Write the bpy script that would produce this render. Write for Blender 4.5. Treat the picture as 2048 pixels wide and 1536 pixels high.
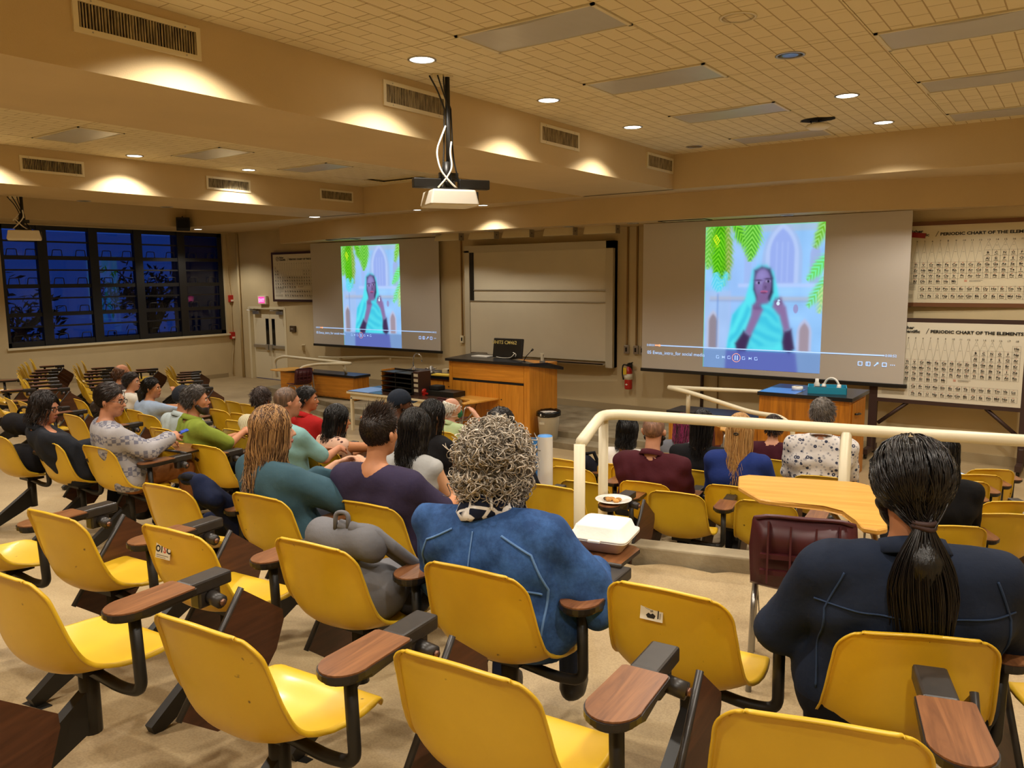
import bpy, bmesh, math, random
import numpy as np
from mathutils import Vector, Matrix

C = bpy.context.scene.collection
SC = bpy.context.scene
PI = math.pi
for _o in list(bpy.data.objects):
    bpy.data.objects.remove(_o)
random.seed(7)

# ------------------------------------------------------------------ camera
EYE = 2.77
cam = bpy.data.cameras.new('camera')
cam.sensor_width = 36.0
cam.lens = 27.914
cam.clip_end = 200
camo = bpy.data.objects.new('camera', cam)
C.objects.link(camo)
_y, _p, _r = math.radians(35.88), math.radians(7.55), math.radians(-0.498)
_f = Vector((-math.sin(_y) * math.cos(_p), math.cos(_y) * math.cos(_p), -math.sin(_p)))
_rt = Vector((math.cos(_y), math.sin(_y), 0))
_up = _rt.cross(_f)
_R = _rt * math.cos(_r) + _up * math.sin(_r)
_U = _up * math.cos(_r) - _rt * math.sin(_r)
camo.matrix_world = Matrix(((_R.x, _U.x, -_f.x, 0), (_R.y, _U.y, -_f.y, 0), (_R.z, _U.z, -_f.z, EYE), (0, 0, 0, 1)))
SC.camera = camo

# ------------------------------------------------------------------ colour management, world
SC.view_settings.view_transform = 'Standard'
SC.view_settings.look = 'None'
SC.view_settings.exposure = 0.55
SC.view_settings.gamma = 1.0
SC.view_settings.use_curve_mapping = False
SC.cycles.max_bounces = 7
SC.cycles.diffuse_bounces = 5
SC.cycles.glossy_bounces = 3
SC.cycles.transparent_max_bounces = 8
SC.cycles.sample_clamp_indirect = 6.0
SC.cycles.caustics_reflective = False
SC.cycles.caustics_refractive = False
SC.cycles.use_denoising = True

world = bpy.data.worlds.new('dusk')
SC.world = world
world.use_nodes = True
_bg = world.node_tree.nodes['Background']
_bg.inputs[0].default_value = (0.016, 0.055, 0.30, 1)   # deep dusk sky beyond the windows
_bg.inputs[1].default_value = 0.5

# ------------------------------------------------------------------ lamps: recessed cans
WARM = (1.0, 0.915, 0.80)
CAN_W = 105.0
def spot(x, y, z, w=CAN_W, col=WARM, size=126, blend=0.42):
    l = bpy.data.lights.new('can_lamp', 'SPOT')
    l.energy = w; l.color = col
    l.spot_size = math.radians(size); l.spot_blend = blend
    l.shadow_soft_size = 0.055
    o = bpy.data.objects.new('can_lamp', l)
    o.location = (x, y, z)
    C.objects.link(o)
    return o
CEIL = 4.67
LOW = 4.14
CANS_ON = [(-4.85, y) for y in (9.37, 7.42, 5.41, 3.44, 1.46, -0.6)] + [(-2.23, y) for y in (11.06, 9.2, 5.3, 3.4, 1.46, -0.6)] + \
    [(0.4, y) for y in (11.0, 9.2, 7.25, 5.3, 3.4, 1.46, -0.6)] + \
    [(-11.88, y) for y in (8.74, 6.71, 4.7, 2.7, 0.7)] + [(-7.6, y) for y in (9.2, 7.2, 5.2, 3.2, 1.2)]
CANS_OFF = [(-4.84, 11.31), (-2.24, 7.25)]
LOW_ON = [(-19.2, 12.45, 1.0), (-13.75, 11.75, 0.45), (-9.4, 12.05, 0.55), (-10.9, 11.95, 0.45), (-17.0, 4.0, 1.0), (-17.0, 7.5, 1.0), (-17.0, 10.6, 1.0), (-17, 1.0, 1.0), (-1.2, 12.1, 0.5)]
for (x, y) in CANS_ON:
    spot(x, y, CEIL - 0.03)
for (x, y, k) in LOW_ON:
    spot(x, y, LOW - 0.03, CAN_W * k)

# ------------------------------------------------------------------ helpers
def lin(c):
    if isinstance(c, str):
        c = tuple(int(c[i:i + 2], 16) / 255 for i in (0, 2, 4))
    return tuple((v / 12.92 if v <= 0.04045 else ((v + 0.055) / 1.055) ** 2.4) for v in c)

def nodes(m):
    return m.node_tree.nodes, m.node_tree.links

def mat(name, col, rough=0.6, metal=0.0, var=0.0, vscale=8.0, bump=0.0, bscale=60.0, emit=0.0, spec=0.5, coord='Object', coat=0.0, stretch=None, col2=None, attr=None):
    """principled material with optional noise variation (var or col2), bump, colour attribute"""
    m = bpy.data.materials.new(name)
    m.use_nodes = True
    N, L = nodes(m)
    b = N['Principled BSDF']
    c = lin(col)
    b.inputs['Base Color'].default_value = (*c, 1)
    b.inputs['Roughness'].default_value = rough
    b.inputs['Metallic'].default_value = metal
    b.inputs['Specular IOR Level'].default_value = spec
    if coat:
        b.inputs['Coat Weight'].default_value = coat
        b.inputs['Coat Roughness'].default_value = 0.15
    if emit:
        b.inputs['Emission Color'].default_value = (*c, 1)
        b.inputs['Emission Strength'].default_value = emit
    vec = None
    if var or bump or col2:
        tc = N.new('ShaderNodeTexCoord')
        mp = N.new('ShaderNodeMapping')
        if stretch: mp.inputs['Scale'].default_value = stretch
        L.new(tc.outputs[coord], mp.inputs['Vector'])
        vec = mp.outputs['Vector']
    if var or col2:
        nz = N.new('ShaderNodeTexNoise')
        nz.inputs['Scale'].default_value = vscale
        nz.inputs['Detail'].default_value = 5
        L.new(vec, nz.inputs['Vector'])
        cr = N.new('ShaderNodeValToRGB')
        cr.color_ramp.elements[0].position = 0.32
        cr.color_ramp.elements[1].position = 0.68
        if col2:
            c2 = lin(col2)
            cr.color_ramp.elements[0].color = (*c2, 1)
            cr.color_ramp.elements[1].color = (*c, 1)
        else:
            cr.color_ramp.elements[0].color = (*[v * (1 - var) for v in c], 1)
            cr.color_ramp.elements[1].color = (*[min(1, v * (1 + var * 0.6)) for v in c], 1)
        L.new(nz.outputs['Fac'], cr.inputs['Fac'])
        L.new(cr.outputs['Color'], b.inputs['Base Color'])
    if attr:
        at = N.new('ShaderNodeVertexColor'); at.layer_name = attr
        L.new(at.outputs['Color'], b.inputs['Base Color'])
    if bump:
        n2 = N.new('ShaderNodeTexNoise')
        n2.inputs['Scale'].default_value = bscale
        n2.inputs['Detail'].default_value = 4
        L.new(vec, n2.inputs['Vector'])
        bp = N.new('ShaderNodeBump')
        bp.inputs['Strength'].default_value = bump
        bp.inputs['Distance'].default_value = 0.01
        L.new(n2.outputs['Fac'], bp.inputs['Height'])
        L.new(bp.outputs['Normal'], b.inputs['Normal'])
    return m

def obj(name, data, m=None, parent=None, smooth=False, loc=None, rotz=None):
    """link bmesh / (verts, faces) / Mesh as one object"""
    if isinstance(data, bpy.types.Mesh):
        me = data
    else:
        me = bpy.data.meshes.new(name)
        if isinstance(data, bmesh.types.BMesh):
            bmesh.ops.recalc_face_normals(data, faces=data.faces)
            data.to_mesh(me); data.free()
        else:
            v, f = data
            me.from_pydata([tuple(p) for p in v], [], [tuple(q) for q in f])
        if smooth:
            me.polygons.foreach_set('use_smooth', [True] * len(me.polygons))
    if m is not None and not len(me.materials):
        for mm in (m if isinstance(m, (list, tuple)) else [m]):
            me.materials.append(mm)
    o = bpy.data.objects.new(name, me)
    C.objects.link(o)
    if parent is not None: o.parent = parent
    if loc is not None: o.location = loc
    if rotz is not None: o.rotation_euler = (0, 0, rotz)
    return o

def thing(name, label, cat, loc=(0, 0, 0), rotz=0.0, group=None):
    o = bpy.data.objects.new(name, None)
    o.empty_display_size = 0.1
    C.objects.link(o)
    o.location = loc; o.rotation_euler = (0, 0, rotz)
    o['label'] = label; o['category'] = cat
    if group: o['group'] = group
    return o

def tag(o, label, cat, group=None):
    o['label'] = label; o['category'] = cat
    if group: o['group'] = group
    return o

def struct(name, data, m=None, parent=None, smooth=False):
    o = obj(name, data, m, parent, smooth)
    if parent is None: o['kind'] = 'structure'
    return o

def dup(root, loc=None, rotz=None, label=None, group=None):
    r = root.copy(); C.objects.link(r)
    if loc is not None: r.location = loc
    if rotz is not None: r.rotation_euler = (0, 0, rotz)
    if label: r['label'] = label
    if group: r['group'] = group
    for ch in list(root.children):
        c = ch.copy(); C.objects.link(c); c.parent = r
        for g in list(ch.children):
            d = g.copy(); C.objects.link(d); d.parent = c
    return r

def BM(): return bmesh.new()

def box(bm, x0, x1, y0, y1, z0, z1, mi=0, bevel=0.0, rot=None, piv=None):
    vs = [bm.verts.new((x, y, z)) for x in (x0, x1) for y in (y0, y1) for z in (z0, z1)]
    fs = [(0, 1, 3, 2), (4, 6, 7, 5), (0, 4, 5, 1), (2, 3, 7, 6), (0, 2, 6, 4), (1, 5, 7, 3)]
    faces = [bm.faces.new([vs[i] for i in f]) for f in fs]
    if rot is not None:
        bmesh.ops.rotate(bm, verts=vs, cent=piv or ((x0 + x1) / 2, (y0 + y1) / 2, (z0 + z1) / 2), matrix=rot)
    for f in faces: f.material_index = mi
    if bevel:
        es = list({e for f in faces for e in f.edges})
        r = bmesh.ops.bevel(bm, geom=es, offset=bevel, segments=2, affect='EDGES', profile=0.5)
        for f in r['faces']: f.material_index = mi
    return vs

def frame_axes(d):
    d = d.normalized()
    a = Vector((0, 0, 1)) if abs(d.z) < 0.9 else Vector((1, 0, 0))
    u = d.cross(a).normalized()
    return u, d.cross(u).normalized()

def tube(bm, pts, r, n=8, mi=0, caps=True):
    pts = [Vector(p) for p in pts]
    rs = r if isinstance(r, (list, tuple)) else [r] * len(pts)
    rings = []
    u = None
    for i, p in enumerate(pts):
        d = (pts[min(i + 1, len(pts) - 1)] - pts[max(i - 1, 0)])
        if d.length < 1e-9: d = Vector((0, 0, 1))
        d.normalize()
        if u is None:
            u, v = frame_axes(d)
        else:
            u = (u - d * u.dot(d))
            u = u.normalized() if u.length > 1e-6 else frame_axes(d)[0]
            v = d.cross(u)
        rings.append([bm.verts.new(p + (u * math.cos(2 * PI * k / n) + v * math.sin(2 * PI * k / n)) * rs[i]) for k in range(n)])
    fs = []
    for a, b in zip(rings[:-1], rings[1:]):
        for k in range(n):
            fs.append(bm.faces.new((a[k], a[(k + 1) % n], b[(k + 1) % n], b[k])))
    if caps:
        fs.append(bm.faces.new(rings[0][::-1])); fs.append(bm.faces.new(rings[-1]))
    for f in fs: f.material_index = mi; f.smooth = True
    return rings

def bend(pts, r=0.06, n=6):
    """round the corners of a polyline"""
    P = [Vector(p) for p in pts]
    out = [P[0]]
    for a, b, c in zip(P[:-2], P[1:-1], P[2:]):
        d1, d2 = (a - b), (c - b)
        k = min(r, d1.length * 0.45, d2.length * 0.45)
        s, e = b + d1.normalized() * k, b + d2.normalized() * k
        for i in range(n + 1):
            t = i / n
            out.append(s * (1 - t) ** 2 + b * 2 * t * (1 - t) + e * t * t)
    out.append(P[-1])
    return out

def lathe(bm, prof, n=24, c=(0, 0, 0), mi=0):
    rings = []
    for r, z in prof:
        rings.append([bm.verts.new((c[0] + r * math.cos(2 * PI * k / n), c[1] + r * math.sin(2 * PI * k / n), c[2] + z)) for k in range(n)])
    fs = []
    for a, b in zip(rings[:-1], rings[1:]):
        for k in range(n):
            fs.append(bm.faces.new((a[k], a[(k + 1) % n], b[(k + 1) % n], b[k])))
    for f in fs: f.material_index = mi; f.smooth = True
    if prof[0][0] > 1e-5: fs.append(bm.faces.new(rings[0][::-1])); fs[-1].material_index = mi
    if prof[-1][0] > 1e-5: fs.append(bm.faces.new(rings[-1])); fs[-1].material_index = mi
    return fs

def prism(bm, poly, z0, z1, mi=0, mi_side=None):
    """extrude an xy polygon between z0 and z1"""
    a = [bm.verts.new((x, y, z0)) for x, y in poly]
    b = [bm.verts.new((x, y, z1)) for x, y in poly]
    n = len(poly)
    f = [bm.faces.new(a[::-1]), bm.faces.new(b)]
    for q in f: q.material_index = mi
    for i in range(n):
        q = bm.faces.new((a[i], a[(i + 1) % n], b[(i + 1) % n], b[i]))
        q.material_index = mi if mi_side is None else mi_side
    return a + b

def boxm(*a, **k):
    bm = BM(); box(bm, *a, **k); return bm

_tc = {}
def text_mesh(s, bold=0.0):
    """vertices and faces of a flat string, height about 0.7, centred on x"""
    key = (s, bold)
    if key in _tc: return _tc[key]
    cu = bpy.data.curves.new('t', 'FONT')
    cu.body = s; cu.size = 1.0; cu.align_x = 'CENTER'; cu.resolution_u = 2; cu.offset = bold
    o = bpy.data.objects.new('t', cu); C.objects.link(o)
    dg = bpy.context.evaluated_depsgraph_get()
    me = o.evaluated_get(dg).to_mesh()
    v = np.array([p.co[:] for p in me.vertices]).reshape(-1, 3)
    f = [tuple(p.vertices) for p in me.polygons]
    o.evaluated_get(dg).to_mesh_clear()
    bpy.data.objects.remove(o); bpy.data.curves.remove(cu)
    _tc[key] = (v, f)
    return _tc[key]

class Flat:
    """collects flat print in a local (u right, v up) plane, at depth d towards the viewer (-y)"""
    def __init__(s): s.v = []; s.f = []; s.m = []
    def poly(s, pts, mi=0, d=0.0):
        n = len(s.v); s.v += [(x, -d, y) for x, y in pts]; s.f.append(tuple(range(n, n + len(pts)))); s.m.append(mi)
    def rect(s, x0, x1, y0, y1, mi=0, d=0.0): s.poly([(x0, y0), (x1, y0), (x1, y1), (x0, y1)], mi, d)
    def line(s, a, b, w, mi=0, d=0.0):
        dx, dy = b[0] - a[0], b[1] - a[1]; L = math.hypot(dx, dy) or 1; nx, ny = -dy / L * w / 2, dx / L * w / 2
        s.poly([(a[0] - nx, a[1] - ny), (b[0] - nx, b[1] - ny), (b[0] + nx, b[1] + ny), (a[0] + nx, a[1] + ny)], mi, d)
    def text(s, t, x, y, size, mi=0, d=0.0, bold=0.0, left=False, sx=1.0):
        v, f = text_mesh(t, bold)
        if not len(v): return
        off = -v[:, 0].min() if left else 0.0
        n = len(s.v)
        s.v += [(x + (p[0] + off) * size * sx, -d, y + p[1] * size) for p in v]
        s.f += [tuple(i + n for i in q) for q in f]; s.m += [mi] * len(f)
    def obj(s, name, mats, parent):
        me = bpy.data.meshes.new(name); me.from_pydata(s.v, [], s.f)
        for m in mats: me.materials.append(m)
        me.polygons.foreach_set('material_index', s.m)
        return obj(name, me, None, parent)

# floor height (front floor is 0): ramp with landing and lower pit
CX, CY = -2.37, 4.39
def basez(x, y):
    q = y - 2.5 * ((x + 9.1) / 11.1) ** 2
    return float(np.interp(q, [-5, .3, 1.4, 2.2, 3, 4.5, 10], [1.5, 1.09, .97, .81, .71, .55, 0]))
def floorz(x, y):
    b = basez(x, y)
    s = -.26 * (x - CX) + .966 * (y - CY)
    t = .966 * (x - CX) + .26 * (y - CY)
    if s > 0.06:
        w = min(1, max(0, (t + .55 + .1 * s) / .3))
        return b * (1 - w) + w * max(0, .53 - .09 * s)
    w = min(1, max(0, (t + .45) / .35)) * min(1, max(0, (s + 1.9) / .3))
    return b * (1 - w) + w * .97
def heading(x):
    return math.radians(float(np.interp(x, [-14, -12.5, -9.5, -8, -5.5, -1.6, -.6, 0], [24, 22, 4, -2, -5, -7, -28, -30])))

# ================================================================== ROOM
M = {}
M['wall'] = mat('wall paint', 'c9b78f', 0.75, var=0.06, vscale=1.5, bump=0.05, bscale=90)
M['beam'] = mat('beam plaster', 'cdb68a', 0.8, var=0.05, vscale=1.2, bump=0.25, bscale=140)
M['cream'] = mat('cream metal', 'e0d5b4', 0.45)
M['white'] = mat('white enamel', 'e9e4d6', 0.5)
M['dark'] = mat('black metal', '15130f', 0.45)
M['dark2'] = mat('dark void', '0a0908', 0.9)
M['alu'] = mat('aluminium trim', 'b7b3aa', 0.35, metal=0.8)
M['chrome'] = mat('chrome', 'c9c9c9', 0.15, metal=1.0)
M['brownframe'] = mat('brown metal', '3a2620', 0.5)
M['paper'] = mat('chart paper', 'dcd6c2', 0.6)
M['ink'] = mat('black ink', '16140f', 0.7)
M['red_ink'] = mat('red ink', 'c2553c', 0.7)
M['thin_ink'] = mat('grey rule', '8a8578', 0.7)
M['red'] = mat('red enamel', 'b3241c', 0.35)
M['gasket'] = mat('dark bronze frame', '14120f', 0.5)
M['can_on'] = mat('lit lamp lens', 'fff6e6', 0.5, emit=9.0)
M['diffuser'] = mat('unlit fluorescent diffuser', 'b9b8b6', 0.35, var=0.05, vscale=2)
M['concrete'] = mat('concrete', '9c9075', 0.8, var=0.25, vscale=3, bump=0.3, bscale=40, col2='77694f')

def tile_mat():
    m = mat('acoustic tile', 'e6d8b2', 0.85)
    N, L = nodes(m); b = N['Principled BSDF']
    g = N.new('ShaderNodeNewGeometry')
    mp = N.new('ShaderNodeMapping'); mp.inputs['Rotation'].default_value = (0, 0, PI / 2)
    br = N.new('ShaderNodeTexBrick')
    br.inputs['Scale'].default_value = 1.0
    br.inputs['Brick Width'].default_value = 0.33; br.inputs['Row Height'].default_value = 0.155
    br.inputs['Mortar Size'].default_value = 0.006; br.inputs['Mortar Smooth'].default_value = 0.4
    br.offset = 0.5
    br.inputs['Color1'].default_value = (*lin('e6d8b2'), 1); br.inputs['Color2'].default_value = (*lin('e2d4ad'), 1)
    br.inputs['Mortar'].default_value = (*lin('b59e72'), 1)
    L.new(g.outputs['Position'], mp.inputs['Vector']); L.new(mp.outputs['Vector'], br.inputs['Vector'])
    L.new(br.outputs['Color'], b.inputs['Base Color'])
    bp = N.new('ShaderNodeBump'); bp.inputs['Strength'].default_value = 0.5; bp.inputs['Distance'].default_value = 0.01; bp.invert = True
    L.new(br.outputs['Fac'], bp.inputs['Height']); L.new(bp.outputs['Normal'], b.inputs['Normal'])
    return m
M['tile'] = tile_mat()

def floor_mat():
    m = mat('worn concrete floor', 'a8916a', 0.55, spec=0.35)
    N, L = nodes(m); b = N['Principled BSDF']
    g = N.new('ShaderNodeNewGeometry')
    n1 = N.new('ShaderNodeTexNoise'); n1.inputs['Scale'].default_value = 1.3; n1.inputs['Detail'].default_value = 8; n1.inputs['Roughness'].default_value = 0.65
    n2 = N.new('ShaderNodeTexNoise'); n2.inputs['Scale'].default_value = 120; n2.inputs['Detail'].default_value = 3
    L.new(g.outputs['Position'], n1.inputs['Vector']); L.new(g.outputs['Position'], n2.inputs['Vector'])
    cr = N.new('ShaderNodeValToRGB')
    cr.color_ramp.elements[0].position = 0.3; cr.color_ramp.elements[0].color = (*lin('a08a66'), 1)
    cr.color_ramp.elements[1].position = 0.62; cr.color_ramp.elements[1].color = (*lin('b7a27c'), 1)
    L.new(n1.outputs['Fac'], cr.inputs['Fac'])
    mx = N.new('ShaderNodeMixRGB'); mx.blend_type = 'MULTIPLY'; mx.inputs['Fac'].default_value = 0.35
    c2 = N.new('ShaderNodeValToRGB'); c2.color_ramp.elements[0].position = 0.35; c2.color_ramp.elements[0].color = (.45, .42, .38, 1); c2.color_ramp.elements[1].position = 0.6
    L.new(n2.outputs['Fac'], c2.inputs['Fac']); L.new(cr.outputs['Color'], mx.inputs[1]); L.new(c2.outputs['Color'], mx.inputs[2])
    L.new(mx.outputs['Color'], b.inputs['Base Color'])
    rr = N.new('ShaderNodeMapRange'); rr.inputs['To Min'].default_value = 0.38; rr.inputs['To Max'].default_value = 0.7
    L.new(n1.outputs['Fac'], rr.inputs['Value']); L.new(rr.outputs['Result'], b.inputs['Roughness'])
    return m
M['floor'] = floor_mat()

def wood_mat(name, light, dark, axis='Y', scale=1.0, rough=0.4, rings=1.0):
    m = mat(name, light, rough)
    N, L = nodes(m); b = N['Principled BSDF']
    tc = N.new('ShaderNodeTexCoord'); mp = N.new('ShaderNodeMapping')
    s = {'X': (0.6, 9, 9), 'Y': (9, 0.6, 9), 'Z': (9, 9, 0.6)}[axis]
    mp.inputs['Scale'].default_value = tuple(v * scale for v in s)
    nz = N.new('ShaderNodeTexNoise'); nz.inputs['Scale'].default_value = 2.2; nz.inputs['Detail'].default_value = 7; nz.inputs['Roughness'].default_value = 0.62
    nz.inputs['Distortion'].default_value = 0.6 * rings
    L.new(tc.outputs['Object'], mp.inputs['Vector']); L.new(mp.outputs['Vector'], nz.inputs['Vector'])
    cr = N.new('ShaderNodeValToRGB')
    cr.color_ramp.elements[0].position = 0.3; cr.color_ramp.elements[0].color = (*lin(dark), 1)
    cr.color_ramp.elements[1].position = 0.66; cr.color_ramp.elements[1].color = (*lin(light), 1)
    L.new(nz.outputs['Fac'], cr.inputs['Fac']); L.new(cr.outputs['Color'], b.inputs['Base Color'])
    return m
M['oak'] = wood_mat('honey oak veneer', 'd9922f', 'b9741f', 'Z', 1.0, 0.35)
M['oak_x'] = wood_mat('honey oak veneer horizontal', 'd9922f', 'b9741f', 'X', 1.0, 0.35)
M['oak_old'] = wood_mat('old oak veneer', 'c9811f', '8e5410', 'Z', 1.0, 0.4)
M['blacktop'] = mat('black stone top', '16161a', 0.3)

# floor: height field
def build_floor():
    xs = np.unique(np.concatenate([np.arange(-20.4, -4, .6), np.arange(-4, 1.95, .15)])); ys = np.unique(np.concatenate([np.arange(-3.2, 0, .4), np.arange(0, 8, .15), np.arange(8, 14.6, .5)]))
    v = [(x, y, floorz(x, y)) for y in ys for x in xs]
    nx = len(xs)
    f = [(j * nx + i, j * nx + i + 1, (j + 1) * nx + i + 1, (j + 1) * nx + i) for j in range(len(ys) - 1) for i in range(nx - 1)]
    return struct('floor', (v, f), M['floor'])
build_floor()

# curb at the edge of the landing, with its drop on the far side
def curb():
    bm = BM()
    box(bm, -0.35, 4.2, 0.0, 0.16, -0.55, 0.10, bevel=0.012)
    o = struct('kerb', bm, M['concrete'])
    o.location = (CX, CY, 0.97); o.rotation_euler = (0, 0, math.radians(15.1))
curb()

# stage: two low steps with a slanted left edge
def stage():
    up = [(-16.4, 14.2), (-16.2, 12.1), (-13.9, 11.5), (-11.9, 10.95), (-9.3, 10.95), (-9.3, 11.2), (-3.8, 11.2), (-3.8, 14.2)]
    lo = [(-14.4, 12.0), (-14.3, 11.25), (-11.7, 10.45), (-9.3, 10.45), (-9.3, 10.8), (-3.8, 10.8), (-3.8, 12.0)]
    bm = BM(); prism(bm, up, -0.02, 0.2); struct('floor_stage', bm, M['concrete'])
    bm = BM(); prism(bm, lo, -0.02, 0.1); struct('floor_step', bm, M['concrete'])
stage()

# walls
def wy(x): return 14.05 - (x + 20.2) * 0.0345          # front wall line
WX0, WX1 = -20.2, 1.85
DX0, DX1, DH = -19.36, -17.72, 2.04                  # door opening
def front_wall():
    bm = BM(); T = 0.25
    def seg(x0, x1, z0, z1):
        vs = [(x0, wy(x0)), (x1, wy(x1)), (x1, wy(x1) + T), (x0, wy(x0) + T)]
        prism(bm, vs, z0, z1)
    seg(WX0 - .3, DX0, -0.3, CEIL + .3); seg(DX0, DX1, DH, CEIL + .3); seg(DX1, WX1, -0.3, CEIL + .3)
    struct('wall_front', bm, M['wall'])
front_wall()
WIN = (8.05, 13.86, 1.27, 4.12)
def left_wall():
    bm = BM()
    y0, y1, z0, z1 = WIN
    for (a, b, c, d) in ((-3.2, y0, -0.3, CEIL + .3), (y1, 14.35, -0.3, CEIL + .3), (y0, y1, -0.3, z0), (y0, y1, z1, CEIL + .3)):
        box(bm, WX0 - 0.3, WX0, a, b, c, d)
    struct('wall_left', bm, M['wall'])
left_wall()
struct('wall_right', boxm(WX1, WX1 + .2, -3.2, 14, -0.3, CEIL + .3), M['wall'])
struct('wall_back', boxm(WX0 - .3, WX1 + .2, -3.4, -3.2, -0.3, CEIL + .3), M['wall'])

# ceiling slab and individual tiles, fluorescent panels in their grid
ROWS = []
_yy = 1.12
while _yy < 11.8:
    for a, b, k in ((0, .6, 1), (.6, 1.285, 0), (1.285, 1.97, 0)):
        if _yy + a < 11.8: ROWS.append((_yy + a, min(_yy + b, 11.83), k))
    _yy += 1.97
COLS_R = [-5.41, -4.2, -2.93, -1.53, -0.25, 1.02, 1.85]
COLS_L = [-12.3, -11.45, -10.2, -8.8, -7.55, -7.05]
bm = BM()
box(bm, WX0 - .3, WX1 + .2, -3.4, 14.3, CEIL + 0.05, CEIL + .25)
box(bm, -5.41, WX1, -3.2, 1.115, CEIL, CEIL + .06); box(bm, -12.3, -7.05, -3.2, 1.115, CEIL, CEIL + .06); box(bm, WX0, -14.0, -3.2, 14, CEIL, CEIL + .06)
ceiling = struct('ceiling', bm, M['tile'])
_tm = {}
PANELS = []
HOLE = (-2.83, 10.36)
for cols, pc in ((COLS_R, (1, 3)), (COLS_L, (1,))):
    for ci in range(len(cols) - 1):
        for (a, b, k) in ROWS:
            x0, x1 = cols[ci], cols[ci + 1]
            if k and ci in pc:
                PANELS.append((x0, x1, a, b)); continue
            key = (round(x1 - x0, 3), round(b - a, 3))
            if key not in _tm:
                w, d = key
                t = boxm(-w / 2 + .004, w / 2 - .004, -d / 2 + .004, d / 2 - .004, 0, 0.02)
                me = bpy.data.meshes.new('ceiling_tile'); bmesh.ops.recalc_face_normals(t, faces=t.faces); t.to_mesh(me); t.free(); me.materials.append(M['tile'])
                _tm[key] = me
            o = bpy.data.objects.new('ceiling_tile', _tm[key]); C.objects.link(o); o.parent = ceiling
            o.location = ((x0 + x1) / 2, (a + b) / 2, CEIL + random.uniform(-.002, .001))

# main duct beams, low ceilings, front bulkheads
def tagged_beam(name, bm): return struct(name, bm, M['beam'])
tagged_beam('beam_main', boxm(-7.05, -5.41, -3.2, 11.9, LOW, CEIL + .05))
tagged_beam('beam_window_side', boxm(-14.02, -12.3, -3.2, 11.9, LOW, CEIL + .05))
bm = BM()
prism(bm, [(WX0, 11.83), (WX1, 11.83), (WX1, 13.2), (-9, 13.7), (WX0, 14.1)], LOW, CEIL + .05)
tagged_beam('beam_front', bm)
tagged_beam('ceiling_edge_trim', boxm(WX0, WX0 + 1.45, -3.2, 11.83, LOW, CEIL + .05))
# hanging fascia above the screens, with angled wings
FAS = [(-17.0, 13.35), (-13.9, 12.6), (-12.6, 12.46), (-3.3, 12.44), (-2.66, 12.68), (-0.8, 13.18), (1.85, 13.9)]
bm = BM()
prism(bm, FAS + [(1.85, 14.2), (-17.0, 14.2)], 3.72, LOW + .01)
tagged_beam('ceiling_soffit', bm)

# baseboards
bm = BM(); box(bm, WX0, WX0 + .03, 2, 14, -.1, .12)
me_v = [(WX0 + .025, y, floorz(WX0 + .2, y) - .05) for y in np.arange(2, 14.05, .4)]
bm.free()
v = []; f = []
for i, y in enumerate(np.arange(1.0, 14.2, .4)):
    z = floorz(WX0 + .1, y)
    v += [(WX0 - .01, y, z - .05), (WX0 + .02, y, z - .05), (WX0 + .02, y, z + .12), (WX0 - .01, y, z + .125)]
    if i: b = i * 4; f += [(b - 4 + k, b - 4 + (k + 1) % 4, b + (k + 1) % 4, b + k) for k in range(4)]
M['base'] = mat('baseboard', 'a2916f', 0.6)
struct('baseboard_left', (v, f), M['base'])
bm = BM(); prism(bm, [(-16.3, wy(-16.3) - .02), (-3.8, wy(-3.8) - .02), (-3.8, wy(-3.8) + .02), (-16.3, wy(-16.3) + .02)], 0.2, 0.33); struct('baseboard_front', bm, M['base'])
bm = BM(); prism(bm, [(-3.8, wy(-3.8) - .02), (1.85, wy(1.85) - .02), (1.85, wy(1.85) + .02), (-3.8, wy(-3.8) + .02)], 0.0, 0.14); struct('baseboard_right', bm, M['base'])

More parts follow.
